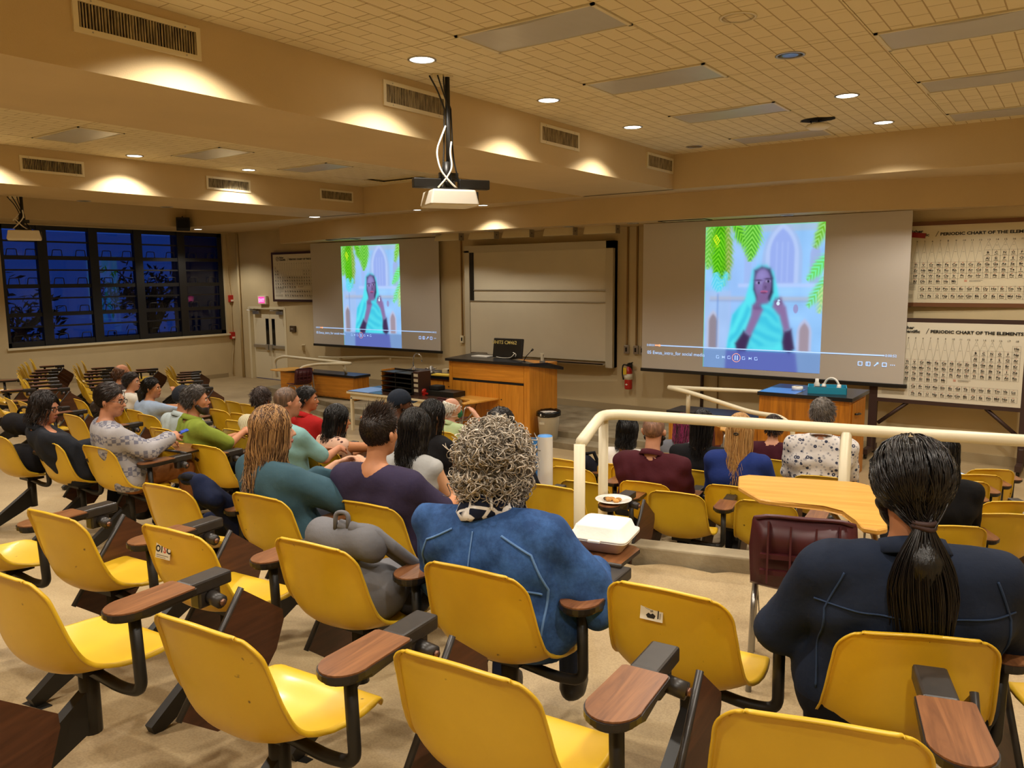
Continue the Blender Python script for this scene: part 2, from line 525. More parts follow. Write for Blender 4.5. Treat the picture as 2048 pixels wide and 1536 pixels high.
# window: dark awning sashes in five bays
def glass_mat():
    m = bpy.data.materials.new('window glass'); m.use_nodes = True
    N, L = nodes(m); N.remove(N['Principled BSDF'])
    tr = N.new('ShaderNodeBsdfTransparent'); tr.inputs[0].default_value = (.62, .68, .75, 1)
    gl = N.new('ShaderNodeBsdfGlossy'); gl.inputs['Roughness'].default_value = 0.03
    lw = N.new('ShaderNodeFresnel'); lw.inputs['IOR'].default_value = 1.45
    mx = N.new('ShaderNodeMixShader')
    L.new(lw.outputs[0], mx.inputs[0]); L.new(tr.outputs[0], mx.inputs[1]); L.new(gl.outputs[0], mx.inputs[2])
    L.new(mx.outputs[0], N['Material Output'].inputs[0])
    return m
M['glass'] = glass_mat()
def window():
    y0, y1, z0, z1 = WIN
    root = bpy.data.objects.new('window_1', None); C.objects.link(root); root['kind'] = 'structure'
    X = WX0 - .12
    fr = BM()
    box(fr, X - .05, X + .05, y0, y1, z1 - .10, z1); box(fr, X - .05, X + .05, y0, y1, z0, z0 + .10)
    box(fr, X - .05, X + .05, y0, y0 + .10, z0, z1); box(fr, X - .05, X + .05, y1 - .14, y1, z0, z1)
    obj('window_frame', fr, M['gasket'], root)
    ys = [y0 + .10, 8.99, 10.20, 11.36, 12.58, y1 - .14]
    for y in ys[1:-1]:
        obj('mullion', boxm(X - .07, X + .07, y - .11, y + .11, z0, z1), M['gasket'], root)
    n = 4; zs = np.linspace(z0 + .08, z1 - .08, n + 1)
    handle = None
    for bi in range(5):
        a = ys[bi] + (0.11 if bi else 0); b = ys[bi + 1] - (0.11 if bi < 4 else 0)
        for k in range(n):
            za, zb = zs[k], zs[k + 1]
            obj('sash_rail', boxm(X - .045, X + .045, a, b, za - .05, za + .045), M['gasket'], root)
            obj('glazing_bar', boxm(X - .03, X + .03, a, b, za + .36, za + .40), M['gasket'], root)
            obj('pane', boxm(X - .004, X + .004, a, b, za + .04, za + .36), M['glass'], root)
            obj('pane', boxm(X - .004, X + .004, a, b, za + .40, zb - .05), M['glass'], root)
            for t in (.22, .78):
                if handle is None:
                    h = BM(); tube(h, bend([(0, -.12, 0), (.02, -.10, .15), (.02, .10, .15), (0, .12, 0)], .03, 3), .011, 5)
                    handle = bpy.data.meshes.new('sash_handle'); h.to_mesh(handle); h.free(); handle.materials.append(M['gasket'])
                o = bpy.data.objects.new('sash_handle', handle); C.objects.link(o); o.parent = root
                o.location = (X + .05, a + (b - a) * t, za + .04)
    obj('window_sill', boxm(WX0 - .12, WX0 + .07, y0 - .05, y1 + .06, z0 - .05, z0), M['cream'], root)
window()
# dusk outside: a pale column, a low roof line and dark trees
M['night'] = mat('tree bark at dusk', '0b0d10', 0.9)
M['pillar'] = mat('outside concrete', '2a3340', 0.9)
def tree(x, y, h, seed, label):
    rnd = random.Random(seed)
    t = thing('tree', label, 'tree', (x, y, -1.2))
    bm = BM(); tube(bm, [(0, 0, 0), (.1, .1, h * .35), (.3, -.2, h * .6)], [.35, .28, .2], 8)
    for k in range(5):
        a = rnd.uniform(0, 6.28); tube(bm, [(.2, 0, h * .4), (math.cos(a) * .9, math.sin(a) * .9, h * .7), (math.cos(a) * 1.6, math.sin(a) * 1.6, h * .85)], [.16, .1, .05], 6)
    obj('trunk', bm, M['night'], t)
    v = []; f = []
    for k in range(900):
        a = rnd.uniform(0, 6.28); r = rnd.uniform(.2, 2.0); z = h * .75 + rnd.gauss(0, .5)
        p = Vector((math.cos(a) * r, math.sin(a) * r, z)); d = Vector((rnd.gauss(0, 1), rnd.gauss(0, 1), rnd.gauss(0, 1))).normalized() * .16; e = d.cross(Vector((rnd.gauss(0, 1), rnd.gauss(0, 1), rnd.gauss(0, 1)))).normalized() * .05
        n = len(v); v += [p - d, p + e, p + d, p - e]; f.append((n, n + 1, n + 2, n + 3))
    o = obj('foliage', (v, f), M['night'], t); o['kind'] = 'stuff'
tree(-25.5, 9.6, 3.6, 1, 'dark tree outside the window, left of the other tree')
tree(-31.0, 17.6, 4.6, 2, 'dark tree outside the window, right of the other tree')
bm = BM(); box(bm, -23.6, -22.6, 14.3, 16.6, -1.2, 6); struct('wall_outside', bm, M['pillar'])
struct('ground', boxm(-60, -20.6, -10, 40, -1.4, -1.2), M['night'])

# double door with frame
def door():
    root = bpy.data.objects.new('door_1', None); C.objects.link(root); root['kind'] = 'structure'
    xc = (DX0 + DX1) / 2; Y = wy(xc) + .12
    root.location = (xc, Y, 0); root.rotation_euler = (0, 0, -math.atan(.0345))
    W = (DX1 - DX0)
    fr = BM()
    box(fr, -W / 2 - .05, -W / 2 + .04, -.13, .06, 0, DH); box(fr, W / 2 - .04, W / 2 + .05, -.13, .06, 0, DH); box(fr, -W / 2, W / 2, -.13, .06, DH - .05, DH + .02)
    obj('door_frame', fr, M['cream'], root)
    lm = mat('door paint', 'ddd2b4', 0.5)
    for s in (-1, 1):
        a, b = (-W / 2 + .045, -.004) if s < 0 else (.004, W / 2 - .045)
        leaf = obj('door_leaf', boxm(a, b, -.02, .025, .02, DH - .055), lm, root)
        wx = -.20 if s < 0 else .08
        obj('door_window', boxm(wx, wx + .14, -.026, -.015, .98, 1.72), mat('dark door glass', '0b0a0a', .15), leaf)
        pb = BM(); box(pb, a + .05, b - .04, -.09, -.03, .90, .98, bevel=.006); obj('panic_bar', pb, M['alu'], leaf)
        pb = BM(); box(pb, -.15 if s < 0 else .03, -.03 if s < 0 else .15, -.11, -.02, .84, 1.0, bevel=.01); obj('latch_box', pb, M['alu'], leaf)
        cl = BM(); x = a + .08 if s < 0 else b - .38
        box(cl, x, x + .30, -.10, -.02, DH - .20, DH - .11, bevel=.006); tube(cl, [(x + .2, -.08, DH - .10), (x + .02, -.30, DH - .08), (x + .1, -.05, DH - .06)], .012, 6)
        obj('door_closer', cl, M['alu'], leaf)
door()

# ================================================================== CEILING FIXTURES
def vent(X, y0, y1, z0, z1, label, n=40):
    t = thing('air_vent', label, 'vent', (X, (y0 + y1) / 2, z0), 0, 'air vents on the ceiling beams')
    w = (y1 - y0) / 2; h = z1 - z0; e = .035
    bm = BM()
    for a in ((-w, w, 0, e), (-w, w, h - e, h), (-w, -w + e, e, h - e), (w - e, w, e, h - e)):
        box(bm, 0, .018, a[0], a[1], a[2], a[3])
    obj('frame', bm, M['cream'], t)
    obj('backing', boxm(.0, .003, -w + e, w - e, e, h - e), M['dark2'], t)
    bm = BM(); rnd = random.Random(int(y0 * 100))
    for k in range(n):
        y = -w + e + (2 * w - 2 * e) * (k + .5) / n
        box(bm, .004, .016, y - .0045, y + .0045, e, h - e, rot=Matrix.Rotation(rnd.uniform(-.5, .5), 3, 'Z'))
    o = obj('vanes', bm, M['vane'], t); o['kind'] = 'stuff'
    s = BM()
    for a in (-w + .12, w - .12):
        for z in (e / 2, h - e / 2):
            lathe(s, [(0, .0), (.006, .0), (.006, .003), (0, .004)], 6, (0, 0, 0))
            for q in s.verts[-24:]: q.co = Vector((.018 + q.co.z, a + q.co.x, z + q.co.y))
    obj('screws', s, M['alu'], t)
M['vane'] = mat('dusty vane', 'a59572', 0.7, var=0.55, vscale=14, stretch=(1, 3, .6))
for (a, b, l) in ((2.70, 3.61, 'large cream air vent on the main beam, closest to the camera'), (5.48, 6.37, 'cream air vent on the main beam behind the projector pole'),
                  (8.08, 8.97, 'dusty cream air vent midway along the main beam, beyond the projector'), (10.9, 11.8, 'small cream air vent at the front corner of the main beam')):
    vent(-5.41, a, b, 4.37, 4.60, l)
for (a, b, l) in ((5.25, 6.14, 'cream air vent on the window-side beam, first from the left'), (8.18, 9.06, 'cream air vent on the window-side beam with a bright light scallop on it'),
                  (10.66, 11.52, 'cream air vent on the window-side beam nearest the front corner')):
    vent(-12.3, a, b, 4.33, 4.55, l, 36)

PN = {}
PLAB = {(-4.2, 5.06): 'largest grey light panel near the top centre of the ceiling', (-4.2, 7.03): 'second grey light panel from the camera, beside the lit cans',
        (-4.2, 9.0): 'third grey light panel from the camera in the main ceiling row', (-4.2, 10.97): 'grey light panel next to the front bulkhead and the hanging sensor',
        (-1.53, 7.03): 'top right grey light panel of the right-hand ceiling row', (-1.53, 9.0): 'middle grey light panel of the right-hand ceiling row', (-1.53, 10.97): 'lowest grey light panel of the right-hand ceiling row by the bulkhead',
        (-11.45, 5.06): 'grey light panel in the left bay ceiling, nearest of three', (-11.45, 7.03): 'grey light panel in the left bay ceiling, middle of three', (-11.45, 9.0): 'grey light panel in the left bay ceiling, farthest of three'}
for (x0, x1, a, b) in PANELS:
    lab = PLAB.get((x0, round(a, 2)))
    if lab is None: continue
    t = thing('light_panel', lab, 'ceiling light', ((x0 + x1) / 2, (a + b) / 2, CEIL), 0, 'unlit fluorescent ceiling panels')
    w, d = (x1 - x0) / 2 - .005, (b - a) / 2 - .005
    bm = BM()
    for q in ((-w, w, -d, -d + .02), (-w, w, d - .02, d), (-w, -w + .03, -d, d), (w - .03, w, -d, d)):
        box(bm, q[0], q[1], q[2], q[3], -.012, .03)
    obj('frame', bm, M['cream'], t)
    n = 12; v = []; f = []
    for i in range(n + 1):
        u = i / n; sag = .022 * math.sin(PI * u) ** 2
        x = -w + .03 + (2 * w - .06) * u
        v += [(x, -d + .02, -.002 + 0), (x, d - .02, -.004 - sag * .2), (x, -d + .026, -.004 - sag)]
    for i in range(n):
        p = i * 3; f += [(p + 2, p + 5, p + 4, p + 1), (p, p + 3, p + 5, p + 2)]
    obj('diffuser', (v, f), M['diffuser'], t)

def can(x, y, z, on, label, r=.105):
    t = thing('downlight', label, 'downlight', (x, y, z), 0, 'recessed can downlights')
    bm = BM(); lathe(bm, [(r + .02, 0), (r + .022, -.006), (r + .004, -.010), (r, -.004), (r, 0)], 28); obj('trim_ring', bm, M['alu'], t, True)
    bm = BM(); lathe(bm, [(r, -.003), (r * .6, -.0045), (0, -.005)], 24); obj('lens' if on else 'reflector', bm, M['can_on'] if on else M['can_off'], t, True)
M['can_off'] = mat('unlit can reflector', '6b6558', 0.25, metal=0.9, var=.7, vscale=9)
for i, (x, y) in enumerate([(-4.85, 5.41), (-4.85, 7.42), (-4.85, 9.37), (-2.23, 9.2), (-2.23, 11.06)]):
    can(x, y, CEIL, True, ['largest lit can light beside the projector pole', 'lit can light in the beam-side row between projector pole and front', 'lit can light in the beam-side row closest to the front bulkhead',
                           'lit can light right of the hanging sensor, farther from the bulkhead', 'lit can light right of the hanging sensor, close to the bulkhead'][i])
for i, (x, y) in enumerate([(-11.88, 6.71), (-11.88, 8.74)]):
    can(x, y, CEIL, True, ['lit can light in the left bay, left of the other', 'lit can light in the left bay, right of the other'][i])
can(-4.84, 11.31, CEIL, False, 'dark unlit can light at the front corner of the main ceiling')
can(-2.24, 7.25, CEIL, False, 'unlit can light with shiny reflector and white ring, top right')
for (x, y, on, l, r) in ((-19.2, 12.45, 1, 'lit can light under the low ceiling above the dark window', .11), (-9.3, 11.98, 1, 'dim lit can light on the low soffit right of the projector', .09), (-10.9, 11.92, 1, 'dim lit can light on the low soffit left under the projector', .08),
                         (-13.75, 11.75, 1, 'bright can light at the end of the window-side beam', .12), (-13.9, 6.9, 0, 'dark can light under the window-side beam, left', .09), (-13.9, 8.4, 0, 'dark can light under the window-side beam, right', .09)):
    can(x, y, LOW, bool(on), l, r)
for (x, y, l) in ((-14.9, 13.2, 'recessed can under the soffit above the left screen, left'), (-11.3, 12.95, 'recessed can under the soffit at the right end of the left screen'), (-9.75, 12.75, 'recessed can under the soffit above the whiteboard, left'),
                  (-7.9, 12.75, 'recessed can under the soffit above the whiteboard, right'), (-3.9, 12.75, 'recessed can under the soffit above the right screen'), (-6.6, 12.8, 'small recessed can under the soffit at the right screen corner')):
    can(x, y, 3.72, False, l, .085)
# projected-light grilles under the soffit
for (x, y, l) in ((-14.2, 12.95, 'flat square grille under the soffit over the left screen'), (-5.6, 12.75, 'flat square grille under the soffit over the right screen')):
    t = thing('soffit_grille', l, 'grille', (x, y, 3.72)); bm = BM()
    for q in ((-.42, .42, -.16, -.14), (-.42, .42, .14, .16), (-.42, -.40, -.16, .16), (.40, .42, -.16, .16)): box(bm, *q, -.012, 0)
    obj('frame', bm, M['dark'], t); obj('panel', boxm(-.40, .40, -.14, .14, -.006, 0), M['cream'], t)
# round ceiling speaker
t = thing('ceiling_speaker', 'round flat tan speaker cover in the ceiling near the top edge', 'speaker', (-2.24, 5.98, CEIL))
bm = BM(); lathe(bm, [(.135, 0), (.137, -.008), (.12, -.012), (.118, -.006)], 28); obj('rim', bm, M['cream'], t, True)
bm = BM(); lathe(bm, [(.118, -.006), (.06, -.009), (0, -.010)], 24); obj('cover', bm, M['tile'], t, True)
# sensor hanging out of a broken dark hole
t = thing('hanging_sensor', 'white dome sensor hanging below a dark hole in the ceiling', 'sensor', (-2.83, 10.36, CEIL))
bm = BM(); rnd = random.Random(3); ring = [(math.cos(2 * PI * k / 22) * rnd.uniform(.17, .24), math.sin(2 * PI * k / 22) * rnd.uniform(.12, .17)) for k in range(22)]
prism(bm, ring, -.006, 0); obj('hole', bm, M['dark2'], t)
bm = BM(); lathe(bm, [(.02, -.03), (.13, -.06), (.15, -.085), (.10, -.115), (0, -.125)], 24); obj('dome', bm, M['white'], t, True)
bm = BM(); tube(bm, [(0, 0, 0), (.01, 0, -.05)], .008, 6); tube(bm, [(-.1, .02, 0), (-.08, 0, -.05), (-.11, 0, -.09)], .008, 6); obj('bracket', bm, M['dark'], t)

# ------------------------------------------------------------------ projectors
def projector(loc, ztop, rz, label, full=True):
    zb = loc[2]
    t = thing('projector', label, 'projector', loc, rz)
    body = BM(); box(body, -.24, .24, -.19, .19, 0, .15, bevel=.018)
    for v in body.verts:
        if v.co.z > .10: v.co.x *= .9; v.co.y *= .92
    obj('body', body, M['white'], t, False)
    g = BM()
    for k in range(9):
        box(g, .238, .245, -.15, .15, .022 + k * .0125, .029 + k * .0125)
    for k in range(7): box(g, .238, .246, -.15 + k * .049, -.146 + k * .049, .02, .13)
    o = obj('vent_grille', g, mat('projector grille', '8d8163', .6), t)
    obj('grille_recess', boxm(.2365, .240, -.155, .155, .018, .135), M['dark'], t)
    ln = BM(); lathe(ln, [(.05, 0), (.05, .03), (.035, .032), (0, .02)], 18)
    for v in ln.verts: v.co = Vector((v.co.x - .08, .185 + v.co.z, .075 + v.co.y))
    obj('lens', ln, M['dark'], t, True)
    pl = BM(); H = ztop - zb
    tube(pl, [(0, 0, .30), (0, 0, H)], .024, 12); obj('pole', pl, M['dark'], t, True)
    mt = BM()
    box(mt, -.10, .10, -.10, .10, .15, .17, bevel=.004); box(mt, -.05, .05, -.05, .05, .17, .24, bevel=.01); box(mt, -.10, .09, -.02, .02, .27, .32, bevel=.004)
    tube(mt, [(-.02, 0, .2), (-.02, 0, .42)], .04, 10)
    for s in (-1, 1): tube(mt, [(s * .06, s * .06, .24), (s * .11, s * .11, .15)], .012, 6)
    obj('mount', mt, M['dark'], t)
    if full:
        br = BM(); box(br, -.36, -.09, -.05, .03, .17, .26, bevel=.008); box(br, .09, .40, -.05, .03, .17, .26, bevel=.008); box(br, -.12, .12, -.02, .02, .24, .265)
        obj('security_bar', br, M['dark'], t)
    cb = BM()
    for k, (dx, dy) in enumerate(((.03, .0), (-.03, .01), (.0, -.035))):
        P = [(dx * 2.2 - .12, dy - .05, H - .02), (dx - .06, dy, H - .14), (dx, dy, H - .3), (dx, dy, .9 if full else .3), (dx * 1.5, dy, .45 if full else .25), (dx * 3, dy - .04, .22)]
        tube(cb, bend(P, .12, 4), .008, 6)
    obj('cable', cb, M['dark'], t)
    cb = BM(); tube(cb, bend([(-.03, -.02, H * .62), (-.14, -.05, H * .42), (-.11, -.08, .33), (-.02, -.10, .22), (.06, -.08, .16)], .15, 5), .009, 6)
    tube(cb, bend([(.02, -.03, H * .5), (.0, -.05, .5), (.02, -.06, .36), (-.06, -.09, .25), (-.14, -.1, .17)], .1, 5), .009, 6)
    obj('white_cable', cb, M['white'], t)
    fl = BM(); box(fl, -.16, -.06, -.06, .02, H - .05, H, bevel=.006); box(fl, -.045, .045, -.045, .045, H - .012, H); obj('ceiling_flange', fl, M['cream'], t)
projector((-5.05, 5.98, 3.46), CEIL, math.radians(36 + 22), 'white projector with black security bar hanging from the ceiling, centre')
projector((-13.87, 5.9, 3.45), LOW, math.radians(36 + 30), 'small white projector hanging at the left edge before the window', False)

# wall speaker in the corner
t = thing('wall_speaker', 'small black loudspeaker bracketed in the corner above the window', 'speaker', (-18.55, 11.62, 4.2), math.radians(60))
bm = BM(); box(bm, -.16, .16, -.12, .12, -.14, .14, bevel=.012, rot=Matrix.Rotation(-.25, 3, 'X')); obj('cabinet', bm, M['dark'], t)
bm = BM(); box(bm, -.13, .13, -.135, -.11, -.11, .11, rot=Matrix.Rotation(-.25, 3, 'X')); obj('grille', bm, M['dark2'], t)
bm = BM(); tube(bm, [(0, .08, .1), (0, .16, .2)], .015, 6); obj('bracket', bm, M['dark'], t)

# ------------------------------------------------------------------ projected picture
def paint_picture(nx=200, ny=248):
    X, Y = np.meshgrid((np.arange(nx) + .5) / nx, (np.arange(ny) + .5) / ny)
    rng = np.random.default_rng(4)
    def sm(n):
        a = rng.random((n, n)); xi = X * (n - 1); yi = Y * (n - 1); x0 = np.clip(xi.astype(int), 0, n - 2); y0 = np.clip(yi.astype(int), 0, n - 2)
        fx, fy = xi - x0, yi - y0
        return (a[y0, x0] * (1 - fx) + a[y0, x0 + 1] * fx) * (1 - fy) + (a[y0 + 1, x0] * (1 - fx) + a[y0 + 1, x0 + 1] * fx) * fy
    nz = (sm(40) - .5); n2 = sm(12) - .5
    img = np.zeros((ny, nx, 3)); img[:] = (150, 198, 248)
    img += n2[..., None] * 22
    def put(mask, c, a=1.0):
        m = np.clip(mask, 0, 1)[..., None] * a
        img[:] = img * (1 - m) + np.array(c, float) * m
    S = lambda d, w=.006: 1 / (1 + np.exp(np.clip(d / w, -40, 40)))
    def ell(cx, cy, rx, ry, w=.05): return S(np.hypot((X - cx) / rx, (Y - cy) / ry) - 1, w)
    def rect(a, b, c, d, w=.004): return S(a - X, w) * S(X - b, w) * S(c - Y, w) * S(Y - d, w)
    def poly(P, w=.006):
        P = np.array(P); ins = np.zeros(X.shape, bool); dm = np.full(X.shape, 9.)
        for i in range(len(P)):
            x0, y0 = P[i - 1]; x1, y1 = P[i]
            c = ((y0 > Y) != (y1 > Y)); xs = (x1 - x0) * (Y - y0) / ((y1 - y0) or 1e-9) + x0
            ins ^= c & (X < xs)
            t = np.clip(((X - x0) * (x1 - x0) + (Y - y0) * (y1 - y0)) / ((x1 - x0) ** 2 + (y1 - y0) ** 2 + 1e-12), 0, 1)
            dm = np.minimum(dm, np.hypot(X - x0 - t * (x1 - x0), Y - y0 - t * (y1 - y0)))
        return S(np.where(ins, -dm, dm), w)
    put(rect(-.1, 1.1, -.1, .05), (172, 188, 205), .6)
    put(rect(.22, .45, .1, .85), (158, 190, 246), .5); put(rect(.0, .24, .45, .9), (176, 190, 232), .5)
    # arched gothic windows
    def arch(cx, top, hw, bot, c, a):
        r = hw * 1.9
        g = np.maximum(np.hypot(X - (cx + r - hw), (Y - top - hw * 1.3)) - r, np.hypot(X - (cx - r + hw), (Y - top - hw * 1.3)) - r)
        body = np.where(Y > top + hw * 1.3, np.abs(X - cx) - hw, g)
        put(S(body, .004) * S(Y - bot, .004), c, a)
    arch(.665, .03, .165, .40, (168, 182, 226), .55); arch(.665, .045, .135, .40, (186, 204, 246), .7); arch(.665, .07, .10, .40, (150, 172, 236), .95)
    for k in (.62, .665, .71): put(rect(k - .003, k + .003, .12, .39), (176, 196, 246), .8)
    arch(.93, .16, .04, .40, (160, 168, 218), .7); arch(.38, .16, .03, .40, (160, 176, 230), .5)
    put(rect(.30, 1.1, .40, .425), (190, 205, 250), .7); put(rect(.05, 1.1, .49, .515), (178, 182, 200), .75); put(rect(.05, 1.1, .515, .525), (140, 150, 190), .5)
    arch(.085, .61, .055, .86, (188, 190, 214), .8); arch(.085, .63, .036, .86, (140, 128, 138), .9)
    arch(.865, .66, .06, .86, (190, 190, 220), .8); arch(.865, .68, .038, .86, (158, 140, 150), .9)
    put(rect(.118, .128, .47, .85), (90, 130, 200), .6); put(ell(.79, .57, .02, .03), (150, 140, 190), .8)
    # palm fronds
    def frond(x0, y0, x1, y1, wd, c1, c2):
        dx, dy = x1 - x0, y1 - y0; L = math.hypot(dx, dy); ux, uy = dx / L, dy / L
        s = (X - x0) * ux + (Y - y0) * uy; q = (X - x0) * -uy + (Y - y0) * ux
        t = np.clip(s / L, 0, 1); hw = wd * np.sin(PI * np.clip(t * .86 + .12, 0, 1)) ** .8
        comb = .5 + .5 * np.sin((s - np.abs(q) * 1.1) * 190)
        m = S(np.abs(q) - hw * (.72 + .34 * comb) - nz * .02, .008) * (s > -.01) * (s < L)
        col = np.array(c1) * comb[..., None] + np.array(c2) * (1 - comb[..., None])
        m = m[..., None]; img[:] = img * (1 - m) + col * m
    G1, G2, G3 = (150, 226, 60), (70, 160, 20), (120, 240, 170)
    frond(.06, -.02, .02, .30, .07, (150, 220, 110), (96, 180, 60)); frond(.13, -.05, .16, .42, .095, (110, 200, 30), (52, 140, 8)); frond(.20, .0, .215, .38, .03, (170, 190, 110), (120, 160, 60)); frond(.14, .05, .10, .36, .06, (120, 215, 40), (60, 160, 10))
    frond(.10, .33, .13, .46, .05, (90, 205, 235), (120, 220, 240)); frond(.2, .33, .13, .45, .03, (90, 210, 240), (130, 225, 240))
    frond(.25, -.03, .38, .16, .05, (130, 220, 60), (60, 150, 25)); frond(.42, -.06, .40, .25, .085, (140, 225, 90), (74, 165, 40))
    frond(1.02, -.05, .92, .17, .045, (150, 220, 120), (110, 180, 40)); frond(1.04, .22, .87, .38, .05, G3, (110, 210, 90)); frond(1.03, .36, .88, .56, .045, (130, 235, 200), (110, 205, 90)); frond(1.0, .42, .98, .6, .03, (190, 225, 150), (150, 210, 120))
    # woman with headscarf
    CY1, CY2 = (88, 226, 238), (60, 190, 222)
    put(poly([(.26, .62), (.36, .52), (.40, .40), (.42, .31), (.47, .275), (.54, .275), (.60, .32), (.63, .42), (.66, .53), (.74, .70), (.78, .86), (.80, 1.02), (.20, 1.02), (.22, .80)]), CY1)
    fold = .5 + .5 * np.sin(X * 60 + Y * 38 + 4 * n2); put(poly([(.26, .62), (.36, .52), (.44, .60), (.36, .84), (.22, .86)]) * fold, CY2, .75)
    put(poly([(.44, .31), (.50, .285), (.57, .30), (.595, .36), (.60, .46), (.575, .52), (.47, .52), (.435, .44)]), (52, 44, 74))
    put(ell(.512, .405, .070, .105), (120, 104, 158)); put(ell(.50, .345, .05, .045, .4), (160, 152, 220), .7); put(ell(.487, .42, .02, .03, .5), (150, 130, 190), .5); put(ell(.545, .43, .035, .06), (112, 88, 134), .6); put(poly([(.47, .47), (.555, .47), (.575, .56), (.45, .56)]), (128, 100, 150))
    for (a, b) in ((.475, .395), (.555, .385)):
        put(ell(a, b, .020, .0085, .2), (190, 190, 225), .55); put(ell(a + .003, b, .009, .009, .2), (36, 28, 58), .9); put(ell(a, b - .018, .027, .005, .3), (64, 52, 88), .7)
    put(ell(.535, .425, .012, .012), (96, 76, 120), .7); put(ell(.525, .455, .032, .009), (172, 96, 142)); put(ell(.52, .463, .026, .007), (110, 64, 104), .7)
    put(poly([(.44, .57), (.50, .545), (.60, .53), (.66, .60), (.70, .78), (.62, .84), (.42, .86), (.38, .82), (.42, .66)]), (84, 214, 232)); fold = .5 + .5 * np.sin(X * 30 - Y * 70 + 5 * n2)
    put(poly([(.44, .57), (.60, .53), (.70, .78), (.42, .86)]) * fold, CY2, .7)
    SL = (66, 48, 84); SK = (138, 112, 160)
    put(poly([(.30, .86), (.29, .82), (.36, .73), (.42, .76), (.38, .88), (.32, .90)]), SL); put(poly([(.70, .72), (.76, .71), (.79, .84), (.75, .88), (.70, .85), (.69, .80)]), SL)
    put(poly([(.37, .74), (.42, .62), (.43, .55), (.48, .53), (.52, .58), (.48, .66), (.42, .77)]), SK); put(poly([(.61, .52), (.66, .50), (.71, .56), (.75, .71), (.70, .73), (.66, .62), (.60, .56)]), SK)
    for k in range(4): put(poly([(.44 + k * .017, .57), (.447 + k * .017, .54), (.452 + k * .017, .575)]), (92, 70, 112), .6); put(poly([(.615 + k * .016, .52), (.622 + k * .016, .50), (.626 + k * .016, .535)]), (92, 70, 112), .6)
    put(ell(.645, .535, .014, .014), (210, 235, 250)); put(ell(.65, .515, .012, .006), (190, 220, 250))
    # darker player bar over the lower part
    m = S(.865 - Y, .004); body = poly([(.21, .83), (.26, .80), (.79, .80), (.83, 1.05), (.20, 1.05)])
    lum = img.mean(2, keepdims=True)
    img[:] = img * (1 - m[..., None]) + m[..., None] * (np.array((116, 148, 196)) * (1 - body[..., None]) + np.array((92, 104, 178)) * body[..., None] + (lum - 160) * .12)
    put(S(X - .004, .002) + S(Y - .004, .002), (90, 240, 90), .5)
    # emblem
    for (a, b) in ((.095, .085), (.105, .10)):
        d = np.abs(np.abs(X - a) * 1.0 + np.abs(Y - b) * .8 - .022); put(S(d - .004, .001), (225, 245, 40))
    put(rect(.085, .125, .135, .142), (225, 245, 40), .7)
    return np.clip(img, 0, 255) / 255
def picture_mesh():
    nx, ny = 200, 248
    img = paint_picture(nx, ny)
    xs = np.linspace(-.5, .5, nx + 1); ys = np.linspace(.5, -.5, ny + 1)
    v = np.zeros(((nx + 1) * (ny + 1), 3)); GX, GY = np.meshgrid(xs, ys); v[:, 0] = GX.ravel(); v[:, 2] = GY.ravel()
    i = np.arange(ny * nx); r, c = i // nx, i % nx; a = r * (nx + 1) + c
    f = np.stack([a, a + nx + 1, a + nx + 2, a + 1], 1)
    me = bpy.data.meshes.new('projected_picture')
    me.vertices.add(len(v)); me.vertices.foreach_set('co', v.ravel())
    me.loops.add(f.size); me.loops.foreach_set('vertex_index', f.ravel())
    me.polygons.add(len(f)); me.polygons.foreach_set('loop_start', np.arange(len(f)) * 4); me.update(calc_edges=True)
    at = me.color_attributes.new('Col', 'FLOAT_COLOR', 'CORNER')
    L = np.where(img <= .04045, img / 12.92, ((img + .055) / 1.055) ** 2.4).reshape(-1, 3)
    col = np.ones((len(f), 4, 4)); col[:, :, :3] = L[:, None, :]
    at.data.foreach_set('color', col.ravel())
    m = bpy.data.materials.new('projected light'); m.use_nodes = True
    N, Lk = nodes(m); N.remove(N['Principled BSDF'])
    vc = N.new('ShaderNodeVertexColor'); vc.layer_name = 'Col'; em = N.new('ShaderNodeEmission'); em.inputs[1].default_value = 0.72
    Lk.new(vc.outputs[0], em.inputs[0]); Lk.new(em.outputs[0], N['Material Output'].inputs[0])
    me.materials.append(m)
    return me
PIC = picture_mesh()
M['screen'] = mat('projection screen cloth', 'c3bcb2', 0.8)
M['ui'] = mat('projected interface light', 'a8ccff', .5, emit=0.6)
M['ui_o'] = mat('projected orange mark', 'ffb48a', .5, emit=0.55)
